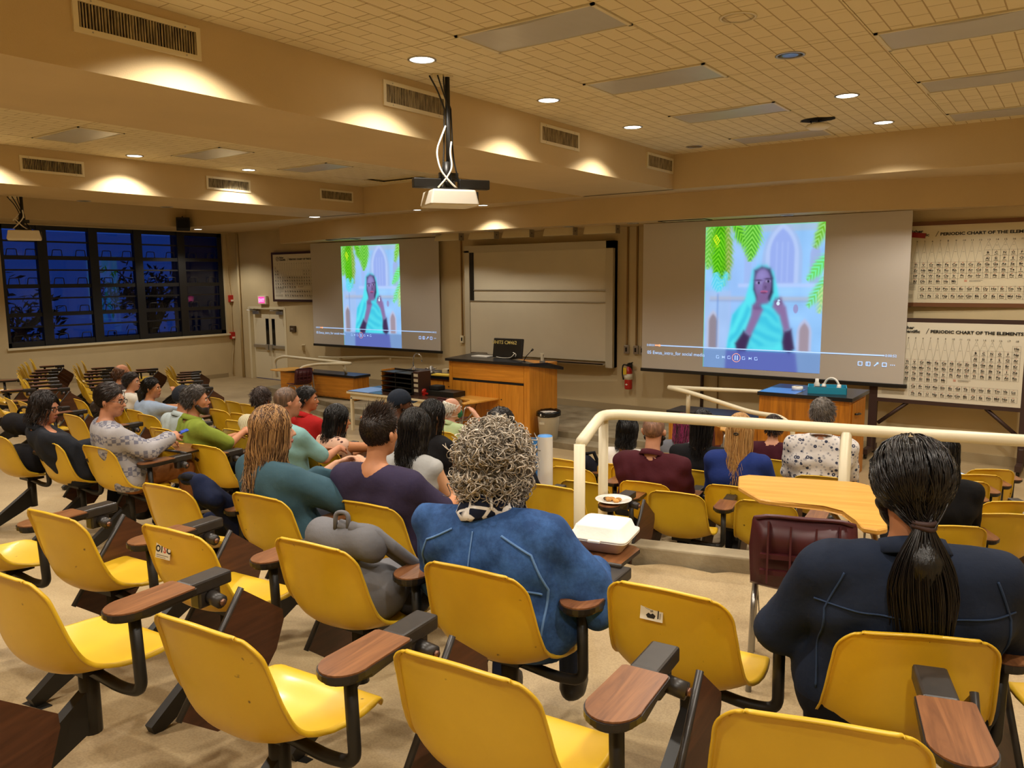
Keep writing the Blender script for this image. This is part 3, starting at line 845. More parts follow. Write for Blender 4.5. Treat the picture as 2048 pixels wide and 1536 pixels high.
def screen(loc, w, h, pic, label):
    """pic = x centre, z centre, width, height relative to the lower-left corner"""
    t = thing('projection_screen', label, 'projection screen', loc, 0, 'pull-down projection screens')
    obj('screen_cloth', boxm(0, w, -.004, .004, 0, h), M['screen'], t)
    bm = BM(); box(bm, -.02, w + .05, -.02, .02, -.06, 0, bevel=.008); obj('bottom_bar', bm, M['dark'], t)
    p = bpy.data.objects.new('projected_picture', PIC); C.objects.link(p); p.parent = t
    p.location = (pic[0], -.007, pic[1]); p.scale = (pic[2], 1, pic[3])
    F = Flat(); k = w / 4.33
    F.rect(.26 * k, 4.05 * k, .41 * k, .427 * k, 0)
    F.text('0:00:01', .18 * k, .40 * k, .055 * k, 0); F.text('0:00:52', 4.14 * k, .40 * k, .055 * k, 0)
    F.text('05 Ewua_intro_for social media', .11 * k, .26 * k, .085 * k, 0, left=True)
    x0 = 1.43 * k
    for i, dx in enumerate((-.0, .1, .2, .45, .56, .66)):
        x = x0 + dx * k; y = .27 * k; s = .022 * k
        if i in (0, 2, 3, 5): F.line((x - s, y - s), (x + s, y - s), .008); F.line((x - s, y - s), (x - s, y + s), .008); F.line((x - s, y + s), (x + s, y + s), .008); F.line((x + s, y - s), (x + s, y + s * .2), .008)
        else: F.poly([(x - s, y - s), (x + s, y), (x - s, y + s)]); F.line((x + s, y - s), (x + s, y + s), .008)
    x = x0 + .325 * k; y = .27 * k
    F.rect(x - .028 * k, x - .01 * k, y - .04 * k, y + .04 * k); F.rect(x + .01 * k, x + .028 * k, y - .04 * k, y + .04 * k)
    for i in range(24):
        a, b = 2 * PI * i / 24, 2 * PI * (i + 1) / 24; F.line((x + math.cos(a) * .07 * k, y + math.sin(a) * .07 * k), (x + math.cos(b) * .07 * k, y + math.sin(b) * .07 * k), .008, 1)
    for i in range(5):
        x = (3.71 + i * .115) * k; y = .28 * k; s = .028 * k
        if i == 4:
            for q in (-1, 0, 1): F.rect(x + q * s * .9 - .006, x + q * s * .9 + .006, y - .006, y + .006)
        elif i == 2: F.line((x - s, y - s), (x + s, y + s), .014); F.poly([(x + s, y + s), (x, y + s), (x + s, y)])
        else:
            for a, b in (((x - s, y - s), (x + s, y - s)), ((x - s, y + s), (x + s, y + s)), ((x - s, y - s), (x - s, y + s)), ((x + s, y - s), (x + s, y + s))): F.line(a, b, .010)
            if i == 1: F.line((x - s * .3, y - s), (x - s * .3, y + s), .008)
    F.rect(.26 * k, .35 * k, .408 * k, .430 * k, 1, .001); F.poly([(.35 * k + .02 * math.cos(q), .418 * k + .02 * math.sin(q)) for q in np.linspace(0, 6.28, 12)], 1, .001)
    o = F.obj('player_controls', [M['ui'], M['ui_o']], t); o.location = (0, -.010, 0)
screen((-6.49, 13.0, 1.15), 4.33, 2.56, (2.14, 1.27, 1.95, 2.37), 'large right projection screen showing a woman in a turquoise headscarf')
screen((-16.15, 13.62, 1.16), 4.31, 2.54, (2.12, 1.22, 1.97, 2.43), 'left projection screen further away, showing the woman in turquoise')

# ------------------------------------------------------------------ whiteboard and front wall things
def whiteboard():
    t = thing('whiteboard', 'wide sliding whiteboard in a grey frame between the two screens', 'whiteboard', (-10.95, 13.42, 1.05))
    W, H = 3.62, 2.42
    M['board'] = mat('whiteboard enamel', 'cfc6ae', 0.28, var=.04, vscale=1.5)
    M['bframe'] = mat('board frame', 'bdb49c', .5)
    b = BM(); box(b, 0, W, .08, .24, 0, H); obj('case', b, M['wall'], t)
    b = BM(); box(b, 0, .13, -.0, .10, 0, H - .1); box(b, W - .15, W, -.0, .24, 0, H); box(b, 0, W, -.0, .10, H - .14, H); obj('frame', b, M['bframe'], t)
    obj('track', boxm(.13, .22, .02, .08, .1, H - .14), M['dark'], t)
    obj('upper_panel', boxm(.22, W - .15, .05, .075, 1.22, H - .14), M['board'], t)
    obj('rear_panel', boxm(.22, W - .15, .06, .08, .9, 1.6), M['board'], t)
    obj('lower_panel', boxm(.14, W - .15, .015, .045, .12, 1.26), M['board'], t)
    b = BM(); box(b, .2, W - .15, .03, .055, 1.475, 1.495); box(b, .14, W - .15, .0, .02, 1.245, 1.265); obj('rails', b, M['alu'], t)
    b = BM(); box(b, .14, W - .15, -.10, .02, .06, .08); box(b, .14, W - .15, -.10, -.09, .06, .10); obj('marker_tray', b, M['alu'], t)
    g = BM(); box(g, .2, .62, -.08, -.01, .08, .16, bevel=.02); box(g, .75, 1.05, -.07, -.02, .08, .11); obj('tray_clutter', g, mat('eraser clutter', '5b4a38', .8), t)
whiteboard()
for i, x in enumerate((-11.02, -10.1, -9.24, -8.25, -7.35)):
    t = thing('board_light', ['first', 'second', 'third', 'fourth', 'fifth'][i] + ' slanted cream board light from the left above the whiteboard', 'board light', (x, 12.93, 3.58), 0, 'board lights under the soffit')
    b = BM(); w = .34
    v = [(-w, .0, 0), (w, .0, 0), (w, .06, .14), (-w, .06, .14), (-w, .14, .0), (w, .14, .0), (w, .14, .14), (-w, .14, .14)]
    f = [(0, 1, 2, 3), (4, 7, 6, 5), (0, 3, 7, 4), (1, 5, 6, 2), (3, 2, 6, 7), (0, 4, 5, 1)]
    obj('shade', (v, f), M['cream'], t)
    obj('end_plate', boxm(w, w + .006, -.01, .15, -.01, .15), M['alu'], t)
    b = BM(); tube(b, [(w + .01, .06, .07), (w + .014, .06, .07)], .012, 8); obj('knob', b, M['dark'], t)

def conduit(x, z0, z1, label, n=1):
    t = thing('conduit', label, 'conduit', (x, wy(x) - .015, z0), 0, 'surface conduits on the front wall')
    b = BM(); box(b, -.015, .015, -.015, .015, .0, z1 - z0); obj('pipe', b, M['conduit'], t)
    bb = BM(); box(bb, -.05, .05, -.035, .015, -.09, .07, bevel=.005); obj('outlet_box', bb, M['alu'] if n else M['cream'], t)
    obj('socket', boxm(-.018, .018, -.038, -.034, -.05, .03), M['dark'], t)
M['conduit'] = mat('painted conduit', '8c6b38', .5)
conduit(-11.28, 1.45, 3.72, 'thin wall conduit ending in a cream box left of the whiteboard', 0)
for x, l in ((-7.1, 'thin conduit beside the right edge of the whiteboard'), (-6.9, 'middle thin conduit between whiteboard and right screen'), (-6.76, 'thin conduit nearest the right screen')):
    conduit(x, 1.42, 3.72, l)
t = thing('wall_socket', 'metal wall plate touching the right screen edge', 'socket', (-6.6, wy(-6.6) - .02, 1.36)); b = BM(); box(b, -.05, .05, -.01, .02, -.06, .06, bevel=.004); obj('plate', b, M['alu'], t); obj('socket', boxm(-.015, .015, -.014, -.01, -.02, .02), M['dark'], t)
for x in (-5.55, -5.25):
    t = thing('lower_conduit', 'dark vertical pipe on the wall below the right screen, ' + ('left' if x < -5.4 else 'right') + ' one', 'conduit', (x, wy(x) - .02, .33), 0); b = BM(); tube(b, [(0, 0, 0), (0, 0, .85)], .03 if x < -5.4 else .012, 8); obj('pipe', b, M['brownframe'] if x < -5.4 else M['conduit'], t)

# fire extinguisher
t = thing('fire_extinguisher', 'red fire extinguisher with yellow tag hung on the front wall', 'extinguisher', (-7.0, wy(-7.0) - .13, .66))
b = BM(); lathe(b, [(.0, 0), (.07, .005), (.075, .03), (.075, .33), (.06, .39), (.03, .42), (.03, .44)], 18); obj('cylinder', b, M['red'], t, True)
b = BM(); box(b, -.03, .03, -.03, .03, .44, .48); box(b, -.02, .09, -.015, .015, .49, .51, rot=Matrix.Rotation(-.3, 3, 'Y')); box(b, -.02, .08, -.015, .015, .46, .475); obj('valve', b, M['dark'], t)
b = BM(); tube(b, bend([(-.03, 0, .46), (-.12, 0, .47), (-.13, -.01, .30), (-.09, -.03, .18)], .06, 5), .014, 8); obj('hose', b, M['dark'], t)
b = BM(); lathe(b, [(.0765, .19), (.0768, .30)], 18); obj('label', b, M['paper'], t, True)
obj('tag', boxm(-.07, .0, -.085, -.078, .29, .42), mat('yellow tag', 'd8b62a', .6), t)
b = BM(); v = [(-.03, -.079, .1), (0, -.081, .08), (.03, -.079, .1), (0, -.081, .12)]; obj('diamond_mark', (v, [(0, 1, 2, 3)]), M['paper'], t)
obj('wall_bracket', boxm(-.03, .03, .05, .1, .2, .5), M['dark'], t)

# exit sign
t = thing('exit_sign', 'small white box sign with glowing pink EXIT above the door', 'exit sign', (-18.62, wy(-18.62), 2.13))
b = BM(); box(b, -.17, .19, -.09, .0, 0, .23, bevel=.006); obj('housing', b, M['white'], t)
obj('lit_panel', boxm(-.13, .13, -.094, -.089, .03, .20), mat('exit red glow', 'ff3f8a', .5, emit=1.1), t)
F = Flat(); F.text('EXIT', 0, .065, .125, 0, bold=.02); o = F.obj('letters', [mat('exit letters', 'ffb0d0', .5, emit=1.0)], t); o.location = (0, -.097, 0)
# wall bits near the door
t = thing('thermostat', 'small dark thermostat box on the wall right of the door', 'thermostat', (-17.35, wy(-17.35), 1.40)); b = BM(); box(b, -.11, .11, -.06, 0, 0, .16, bevel=.01); obj('case', b, mat('bronze case', '4a3b28', .4), t); obj('window', boxm(-.06, .04, -.064, -.06, .06, .10), M['alu'], t)
t = thing('wall_stub', 'small tan bracket stub on the wall between door and left screen', 'bracket', (-16.95, wy(-16.95), .92)); b = BM(); box(b, -.05, .05, -.11, 0, 0, .14, bevel=.005); obj('block', b, M['wall'], t); obj('plate', boxm(-.06, .06, -.012, 0, -.02, .16), M['cream'], t)
for (z, l, y) in ((2.17, 'upper red fire alarm strobe beside the window', 14.0), (1.1, 'lower red fire alarm pull box beside the window', 13.98)):
    t = thing('fire_alarm', l, 'fire alarm', (WX0 + .0, y, z), 0)
    b = BM(); box(b, 0, .09, -.07, .07, 0, .20, bevel=.01); obj('box', b, M['red'], t); b = BM(); box(b, .09, .11, -.04, .04, .02, .07); obj('lens', b, M['white'], t)
t = thing('alarm_cable', 'thin painted cable running down the corner past the alarms', 'cable', (WX0 + .01, 13.97, 0)); b = BM(); tube(b, bend([(0, 0, 4.1), (0, 0, 2.9), (.0, .05, 2.4), (.01, .03, 1.3), (.02, .05, .9), (.015, -.02, .5), (.02, -.02, .05)], .1, 4), .012, 6); obj('cable', b, M['wall'], t)
t = thing('alarm_pipe', 'painted vertical pipe in the corner by the door frame', 'pipe', (-19.72, wy(-19.72) - .05, 0)); b = BM(); tube(b, [(0, 0, 0), (0, 0, 4.1)], .035, 8); obj('pipe', b, M['wall'], t, True)
# wall handrail behind the left counter
t = thing('wall_handrail', 'slim cream handrail fixed to the wall under the left screen', 'handrail', (-16.2, wy(-15) - .08, .85)); b = BM(); tube(b, [(0, 0, -.06), (.5, 0, -.05), (2.4, 0, .07), (3.6, 0, .09)], .024, 8); obj('rail', b, M['cream'], t)
for x in (.75, 2.6): obj('bracket', boxm(x - .03, x + .03, -.01, .09, -.07 if x < 1 else .0, -.02 if x < 1 else .05), M['cream'], t)

# ------------------------------------------------------------------ periodic charts
SYM = 'H He Li Be B C N O F Ne Na Mg Al Si P S Cl Ar K Ca Sc Ti V Cr Mn Fe Co Ni Cu Zn Ga Ge As Se Br Kr Rb Sr Y Zr Nb Mo Tc Ru Rh Pd Ag Cd In Sn Sb Te I Xe Cs Ba La Ce Pr Nd Pm Sm Eu Gd Tb Dy Ho Er Tm Yb Lu Hf Ta W Re Os Ir Pt Au Hg Tl Pb Bi Po At Rn Fr Ra Ac Th Pa U Np Pu Am Cm Bk Cf Es Fm Md No Lr Rf Db Sg Bh Hs Mt'.split()
def cell_pos(z):
    if z == 1: return (1, 1)
    if z == 2: return (18, 1)
    for base, row in ((3, 2), (11, 3)):
        if base <= z < base + 8: k = z - base; return ((k + 1) if k < 2 else k + 11, row)
    for base, row in ((19, 4), (37, 5)):
        if base <= z < base + 18: return (z - base + 1, row)
    if z in (55, 56): return (z - 54, 6)
    if z == 57: return (3, 6)
    if 58 <= z <= 71: return (z - 58 + 5, 8.35)
    if 72 <= z <= 86: return (z - 68, 6)
    if z in (87, 88): return (z - 86, 7)
    if z == 89: return (3, 7)
    if 90 <= z <= 103: return (z - 90 + 5, 9.65)
    return (z - 100, 7)
def chart_mesh():
    """a 1.6 x 1.16 printed chart, origin lower left"""
    F = Flat(); W, H = 1.60, 1.16; cw = (W - .08) / 18; ch = .083
    ytop = H - .30
    def cx(c): return .04 + (c - .5) * cw
    def cyy(r): return ytop - .0 - (r - 1) * ch - ch * .5
    for z, s in enumerate(SYM, 1):
        c, r = cell_pos(z); x, y = cx(c), cyy(r)
        for a, b in (((x - cw / 2, y + ch / 2), (x + cw / 2, y + ch / 2)), ((x - cw / 2, y - ch / 2), (x + cw / 2, y - ch / 2)), ((x - cw / 2, y - ch / 2), (x - cw / 2, y + ch / 2)), ((x + cw / 2, y - ch / 2), (x + cw / 2, y + ch / 2))):
            F.line(a, b, .0022, 2)
        F.text(s, x, y - .010, .042, 0, .0008, bold=.03)
        F.text(str(z), x, y + .024, .018, 1, .0008)
        F.rect(x - .022, x + .022, y - .027, y - .022, 0, .0008)
    for c in range(1, 19):
        F.text(str(c), cx(c), H - .245, .036, 0, .0008)
        r0 = 3.5 if 3 <= c <= 12 else (1.5 if c >= 13 and c < 17 else 1)
        if 3 <= c <= 16:
            yb = cyy(r0 + .5) + ch / 2 if c <= 12 else cyy(2) + ch / 2
            for s in (-1, 1): F.line((cx(c), H - .252), (cx(c) + s * cw / 2, yb), .002, 2)
            F.rect(cx(c) - .012, cx(c) + .012, (H - .25 + yb) / 2, (H - .25 + yb) / 2 + .004, 2)
    # maker's roundel and title
    X0, Y0 = .17, H - .11
    for i in range(24):
        a, b = 2 * PI * i / 24, 2 * PI * (i + 1) / 24
        F.line((X0 + math.cos(a) * .05, Y0 + math.sin(a) * .05), (X0 + math.cos(b) * .05, Y0 + math.sin(b) * .05), .011, 0, .0006)
    for i in range(10):
        a, b = .6 + 2.6 * i / 10, .6 + 2.6 * (i + 1) / 10
        F.line((X0 + .01 + math.cos(a) * .03, Y0 - .012 + math.sin(a) * .03), (X0 + .01 + math.cos(b) * .03, Y0 - .012 + math.sin(b) * .03), .009, 0, .0006)
    F.line((X0 - .02, Y0 - .02), (X0 + .02, Y0 - .005), .008, 0, .0006)
    F.text('Fisher', .245, H - .10, .062, 0, .0008, bold=.035, left=True); F.text('Scientific', .245, H - .155, .062, 0, .0008, bold=.035, left=True)
    F.line((.535, H - .165), (.565, H - .085), .006, 0, .0006)
    F.text('PERIODIC CHART OF THE ELEMENTS', .585, H - .150, .060, 0, .0008, bold=.04, left=True)
    for k in range(9): F.rect(.05, .05 + (.30 if k < 7 else .2), .30 - k * .018, .304 - k * .018, 2)
    for k in range(4): F.rect(.05, .32, .12 - k * .016, .124 - k * .016, 2)
    F.rect(.87, .90, .335, .342, 1); F.rect(.92, 1.06, .335, .341, 2); F.rect(.87, .90, .318, .325, 1); F.rect(.92, 1.04, .318, .324, 2)
    return F
_cf = chart_mesh()
def chart_print(parent, sx, sz):
    o = _cf.obj('printing', [M['ink'], M['red_ink'], M['thin_ink']], parent); o.scale = (sx, 1, sz); o.location = (0, -.009, 0); return o
t = thing('periodic_chart', 'dark framed periodic chart half hidden by the left screen', 'chart', (-18.02, wy(-17) - .05, 2.27))
obj('sheet', boxm(0, 1.85, -.006, .03, 0, 1.2), M['paper'], t); o = chart_print(t, 1.16, 1.03)
b = BM()
for q in ((-.05, 1.9, -.06, 0), (-.05, 1.9, 1.2, 1.26), (-.05, 0, 0, 1.2), (1.85, 1.9, 0, 1.2)): box(b, q[0], q[1], -.02, .04, q[2], q[3])
obj('frame', b, mat('dark wood frame', '3a1d12', .5), t)
M['sheet2'] = mat('laminated chart sheet', 'd3c9ac', .28, var=.05, vscale=2)
t = thing('periodic_chart', 'upper wall periodic chart with a red sticker, right of the screen', 'chart', (-2.55, wy(-2) - .05, 2.36))
obj('sheet', boxm(0, 1.95, -.006, .03, 0, 1.14), M['sheet2'], t); chart_print(t, 1.22, .98)
b = BM(); box(b, -.05, 2.0, -.02, .04, -.06, 0); box(b, -.05, 2.0, -.02, .04, 1.14, 1.2); obj('frame', b, mat('brown wood rail', '6d4526', .5), t)
b = BM(); box(b, .24, .52, -.012, -.010, 1.01 - .04, 1.01 + .035, rot=Matrix.Rotation(.12, 3, 'Y')); obj('red_sticker', b, mat('red sticker', '8e1f22', .4), t)
# easel on wheels with a chart
def easel():
    t = thing('chart_easel', 'rolling dark steel easel holding the lower periodic chart', 'easel', (-2.52, 13.08, .10), -.02)
    W = 1.86
    b = BM(); box(b, -.12, 0, -.03, .03, 0, 2.0); obj('post', b, M['brownframe'], t)
    b = BM(); box(b, W, W + .10, -.03, .03, 0, 2.0); obj('post', b, M['brownframe'], t)
    obj('crossbar', boxm(-.12, W + .1, -.03, .03, 1.98, 2.04), M['brownframe'], t); obj('crossbar', boxm(0, W, -.035, .03, .76, .82), M['brownframe'], t)
    for s in (0, 1):
        b = BM(); x0 = .02 if s == 0 else W - .02; x1 = .42 if s == 0 else W - .42
        tube(b, [(x0, 0, .42), (x1, 0, .77)], .028, 4); obj('brace', b, M['brownframe'], t)
        xf = -.06 if s == 0 else W + .05
        b = BM(); v = [(xf - .035, -.42, .0), (xf + .035, -.42, .0), (xf + .035, -.02, .22), (xf - .035, -.02, .22), (xf - .035, .3, .0), (xf + .035, .3, .0)]
        box(b, xf - .04, xf + .04, -.40, .20, -.02, .06); box(b, xf - .04, xf + .04, -.12, .12, .04, .26, bevel=.02); obj('foot', b, M['brownframe'], t)
        for y in (-.34, .16):
            b = BM(); tube(b, [(xf - .02, y, -.045), (xf + .02, y, -.045)], .045, 12); obj('wheel', b, M['dark'], t)
    obj('chart_sheet', boxm(0, W, -.03, -.02, .82, 1.98), M['paper'], t)
    o = chart_print(t, W / 1.6, 1.0); o.location = (0, -.036, .82)
easel()

# ------------------------------------------------------------------ front furniture
M['plastic_w'] = mat('white plastic', 'dcdad2', .45)
M['maroon'] = mat('maroon plastic', '4a1a1e', .45, var=.1, vscale=5)
M['steel'] = mat('chromed steel tube', 'a9a7a2', .3, metal=.9)
M['rail'] = mat('cream rail paint', 'ded5b8', .4)
M['desk_top'] = wood_mat('light oak laminate', 'd9a44c', 'c08a36', 'X', 1.0, .4)
# lectern
t = thing('lectern', 'large oak lectern cabinet with black sloping top in front of the whiteboard', 'lectern', (-9.2, 10.8, 0))
W, D, H = 1.75, .85, 1.33
b = BM(); box(b, 0, W, .02, D, .16, H); obj('carcass', b, M['oak'], t)
b = BM(); box(b, .02, W - .02, .05, D, 0, .16); box(b, -.02, W * .96, -.06, .06, 0, .05); obj('plinth', b, M['oak_x'], t)
obj('upper_rail', boxm(.08, W - .12, -.002, .02, 1.03, H - .01), M['oak_x'], t)
obj('shadow_gap', boxm(.08, W - .12, .004, .022, .99, 1.03), M['dark2'], t)
for i in range(3):
    x0 = .08 + i * .517; d = obj('door', boxm(x0 + .004, x0 + .511, -.004, .02, .19, .985), M['oak'], t)
    kx = (x0 + .46) if i == 0 else x0 + .05
    b = BM(); tube(b, [(kx, -.012, .72), (kx, -.003, .72)], .011, 8); obj('knob', b, M['dark'], d)
for x0 in (0.0, W - .115): obj('stile', boxm(x0, x0 + (.075 if x0 == 0 else .115), -.002, .02, .16, H), M['oak'], t)
v = [(-.05, -.05, H), (W + .02, -.05, H), (W + .10, D * .45, H - .02), (W + .12, D + .02, H - .14), (-.05, D + .02, H + .03), (-.05, -.05, H + .045), (W + .02, -.05, H + .045), (W + .10, D * .45, H + .03), (W + .12, D + .02, H - .09), (-.05, D + .02, H + .08)]
f = [(0, 1, 2, 3, 4)[::-1], (5, 6, 7, 8, 9), (0, 1, 6, 5), (1, 2, 7, 6), (2, 3, 8, 7), (3, 4, 9, 8), (4, 0, 5, 9)]
obj('top', (v, f), M['blacktop'], t)
# monitor seen from behind, on the lectern
t = thing('monitor', 'black monitor back with handwritten UHITS CM462 on the lectern', 'monitor', (-8.15, 11.15, H + .05), .05)
b = BM(); box(b, -.31, .29, -.03, .03, .02, .36, bevel=.012, rot=Matrix.Rotation(-.16, 3, 'X'), piv=(0, 0, 0)); obj('back_shell', b, M['dark'], t)
b = BM(); box(b, -.12, .12, -.06, .14, 0, .02); tube(b, [(0, .04, 0), (0, .02, .15)], .03, 8); obj('stand', b, M['dark'], t)
F = Flat(); F.text('UHITS CM462', .0, 0, .085, 0, bold=.01); o = F.obj('lettering', [mat('chalk paint lettering', 'c9b86a', .6)], t); o.location = (-.01, -.094, .27); o.rotation_euler = (.16 * -1, 0, 0)
b = BM(); tube(b, bend([(-.2, -.07, .04), (-.1, -.06, .02), (.1, -.06, .03), (.2, -.08, .12)], .05, 4), .006, 5); tube(b, bend([(.16, -.08, .13), (.22, -.07, .10), (.2, -.07, .05)], .03, 4), .006, 5); obj('cable', b, M['white'], t)
t = thing('gooseneck_microphone', 'black gooseneck microphone leaning right beside the lectern monitor', 'microphone', (-7.75, 11.05, H + .03)); b = BM(); tube(b, [(0, 0, 0), (.06, 0, .10), (.17, 0, .20)], .007, 6); lathe(b, [(0, 0), (.04, 0), (.04, .015), (0, .02)], 12); obj('neck', b, M['dark'], t); b = BM(); tube(b, [(.165, 0, .195), (.20, 0, .225)], [.014, .02], 8); obj('head', b, M['dark'], t)
t = thing('lectern_clamp', 'small grey clamp standing at the right end of the lectern top', 'clamp', (-7.46, 11.2, H + .02)); obj('base', boxm(-.04, .04, -.03, .03, 0, .03), M['alu'], t); b = BM(); box(b, -.02, .02, -.02, .02, .03, .14); box(b, -.05, .04, -.02, .02, .14, .16); obj('post', b, M['bframe'], t)
t = thing('paper_stack', 'white papers lying on the lectern left of the monitor', 'paper', (-8.75, 11.2, H + .055)); obj('sheets', boxm(-.18, .18, -.1, .1, 0, .02), M['plastic_w'], t)

# demonstration bench with sink tap
t = thing('sink_bench', 'oak demonstration bench with black top and sink, left of the lectern', 'bench', (-10.95, 11.05, .2))
b = BM(); box(b, .04, 1.74, .03, .70, 0, .74); obj('carcass', b, M['oak_x'], t); obj('top', boxm(0, 1.75, -.02, .72, .74, .80), M['blacktop'], t)
for x0 in (.7, 1.05, 1.4):
    d = obj('drawer', boxm(x0, x0 + .32, .015, .03, .08, .70), M['oak'], t); obj('handle', boxm(x0 + .1, x0 + .22, .005, .015, .60, .62), M['dark'], d)
obj('sink', boxm(.42, .95, .1, .45, .795, .806), M['steel'], t)
t = thing('sink_tap', 'tall chrome swan-neck tap on the black bench top', 'tap', (-10.55, 11.32, 1.0)); b = BM(); tube(b, [(0, 0, 0), (0, 0, .2)] + [(.11 - .11 * math.cos(a), 0, .24 + .11 * math.sin(a)) for a in np.linspace(0, PI, 9)] + [(.22, 0, .20)], .013, 8); obj('spout', b, M['chrome'], t, True); b = BM(); lathe(b, [(.12, 0), (.12, .02), (.04, .03), (.03, .1), (.0, .1)], 14); tube(b, [(-.05, 0, .06), (.05, 0, .06)], .01, 6); obj('base', b, M['chrome'], t)
t = thing('lab_fixture', 'chrome gas fixture with knobs on the black bench', 'fixture', (-10.0, 11.22, 1.0)); b = BM(); lathe(b, [(.07, 0), (.06, .05), (.03, .06), (.03, .14), (0, .15)], 12); obj('body', b, M['steel'], t, True)
for a in (0, 2.1, 4.2): b = BM(); tube(b, [(0, 0, .09), (math.cos(a) * .12, math.sin(a) * .12, .11)], .015, 6); obj('valve', b, M['chrome'], t)
t = thing('stapler', 'black tool and grey block lying on the bench by the lectern', 'tool', (-9.65, 11.3, 1.0)); obj('block', boxm(-.1, .02, -.06, .06, 0, .10), M['bframe'], t); b = BM(); box(b, .0, .34, -.03, .03, .08, .11, rot=Matrix.Rotation(-.08, 3, 'Y')); obj('arm', b, M['dark'], t)
t = thing('yellow_pad', 'yellow notepad lying at the front edge of the black bench', 'notepad', (-9.62, 11.12, 1.0), .1); obj('pages', boxm(-.2, .2, -.1, .1, 0, .025), mat('yellow paper', 'd9b83c', .7), t); obj('binding', boxm(-.2, .2, .1, .108, 0, .028), M['brownframe'], t)
# work table
t = thing('work_table', 'low table with dark top, its left end lit blue, before the bench', 'table', (-11.0, 9.98, 0))
b = BM(); box(b, 0, 2.15, 0, .85, .70, .735); obj('edge', b, M['cream'], t); obj('top', boxm(.01, 2.14, .01, .84, .735, .745), mat('dark brown laminate', '3f2a1e', .25), t)
obj('apron', boxm(.06, 2.09, .04, .81, .60, .70), M['cream'], t); obj('panel', boxm(.75, 1.55, .05, .08, .18, .60), M['oak_old'], t)
for x in (.05, .72, 1.56, 2.05):
    for y in ((.04, .77) if x in (.05, 2.05) else (.05,)): obj('leg', boxm(x, x + .05, y, y + .05, 0, .62), M['cream'], t)
obj('blue_glow_or_sheet', boxm(.02, .55, .02, .6, .745, .748), mat('pale blue painted glow', '7f9fd8', .4), t)  # blue light on the table's left end, painted in as a thin coloured slab
t = thing('letter_tray', 'black five-tier paper organiser standing on the work table', 'organiser', (-10.42, 10.3, .746), -.12)
for k in range(5): obj('tray', boxm(0, .85, 0, .33, .02 + k * .085, .032 + k * .085), M['dark'], t)
for x in (0, .845): obj('side', boxm(x, x + .012, .02, .33, 0, .40), M['oak'] if x == 0 else M['dark'], t)
obj('divider', boxm(.40, .41, .01, .33, .02, .38), M['dark'], t); obj('back', boxm(0, .85, .32, .33, 0, .40), M['dark'], t); obj('cubby', boxm(.86, 1.0, .05, .33, 0, .42), M['brownframe'], t)
for k in range(4): obj('slip', boxm(.875, .985, .044, .05, .06 + k * .09, .11 + k * .09), M['bframe'], t)
t = thing('tape_dispenser', 'small red tape dispenser on the work table', 'tape', (-9.42, 10.35, .746)); b = BM(); tube(b, [(-.03, 0, .06), (.03, 0, .06)], .055, 14); box(b, -.06, .06, -.05, .05, 0, .02); obj('reel', b, M['red'], t); b = BM(); box(b, .02, .12, -.02, .02, .02, .05); obj('cutter', b, M['red'], t)
t = thing('black_tray', 'black tool tray on the right end of the work table', 'tray', (-9.12, 10.5, .746)); b = BM(); box(b, -.22, .40, -.16, .16, 0, .09); obj('bin', b, M['dark'], t); b = BM(); box(b, -.22, 0, -.1, .1, .09, .17, bevel=.02); obj('contents', b, M['dark2'], t)
# waste bin
t = thing('waste_bin', 'white plastic bin with black liner standing on the step by the lectern', 'bin', (-7.18, 10.96, .1))
b = BM(); lathe(b, [(.0, 0), (.15, 0), (.185, .40), (.20, .41), (.20, .45), (.185, .46)], 26); obj('tub', b, M['plastic_w'], t, True)
b = BM(); rnd = random.Random(5); pr = [(.203, .40), (.207, .46), (.19, .485), (.15, .47), (.08, .44), (0, .43)]; lathe(b, pr, 26)
for q in b.verts: q.co += Vector((rnd.uniform(-.008, .008), rnd.uniform(-.008, .008), rnd.uniform(-.012, .012)))
obj('liner', b, mat('black bin liner', '0c0b0b', .25), t, True)
obj('label', boxm(-.06, .04, -.186, -.178, .27, .31), M['bframe'], t)

def pipe_rail(name, label, loc, paths, posts, r=.032):
    t = thing(name, label, 'railing', loc)
    for p in paths: b = BM(); tube(b, bend(p, .16, 6), r, 10); obj('rail', b, M['rail'], t, True)
    for p in posts: b = BM(); tube(b, p, r * .95, 10); obj('post', b, M['rail'], t, True)
    return t
# left low counter with its ramp rail
t = thing('ramp_counter', 'low oak counter wall with black top at the left side ramp', 'counter', (-15.0, 11.62, .0))
b = BM(); box(b, 0, 2.45, 0, .40, .24, .70); obj('panel', b, M['oak_x'], t); obj('top', boxm(-.03, 2.5, -.03, .43, .70, .75), M['blacktop'], t); obj('end_panel', boxm(2.43, 2.47, -.01, .41, .22, .70), M['oak_old'], t); obj('plinth', boxm(.02, 2.4, .03, .38, .05, .26), M['concrete'], t)
obj('bottom_trim', boxm(.0, 2.46, -.012, .0, .24, .27), M['oak_old'], t)
pipe_rail('ramp_rail', 'cream double handrail above the low counter on the left', (-12.95, 11.7, .2), [[(.22, .0, .80), (-.9, .0, .72), (-1.15, -.28, .66), (-1.05, -.30, .30)], [(.22, .0, .80), (-2.4, .3, .80), (-2.75, .3, .70), (-2.6, .25, .30)]], [[(-.05, .12, .52), (-.05, .02, .79)]])
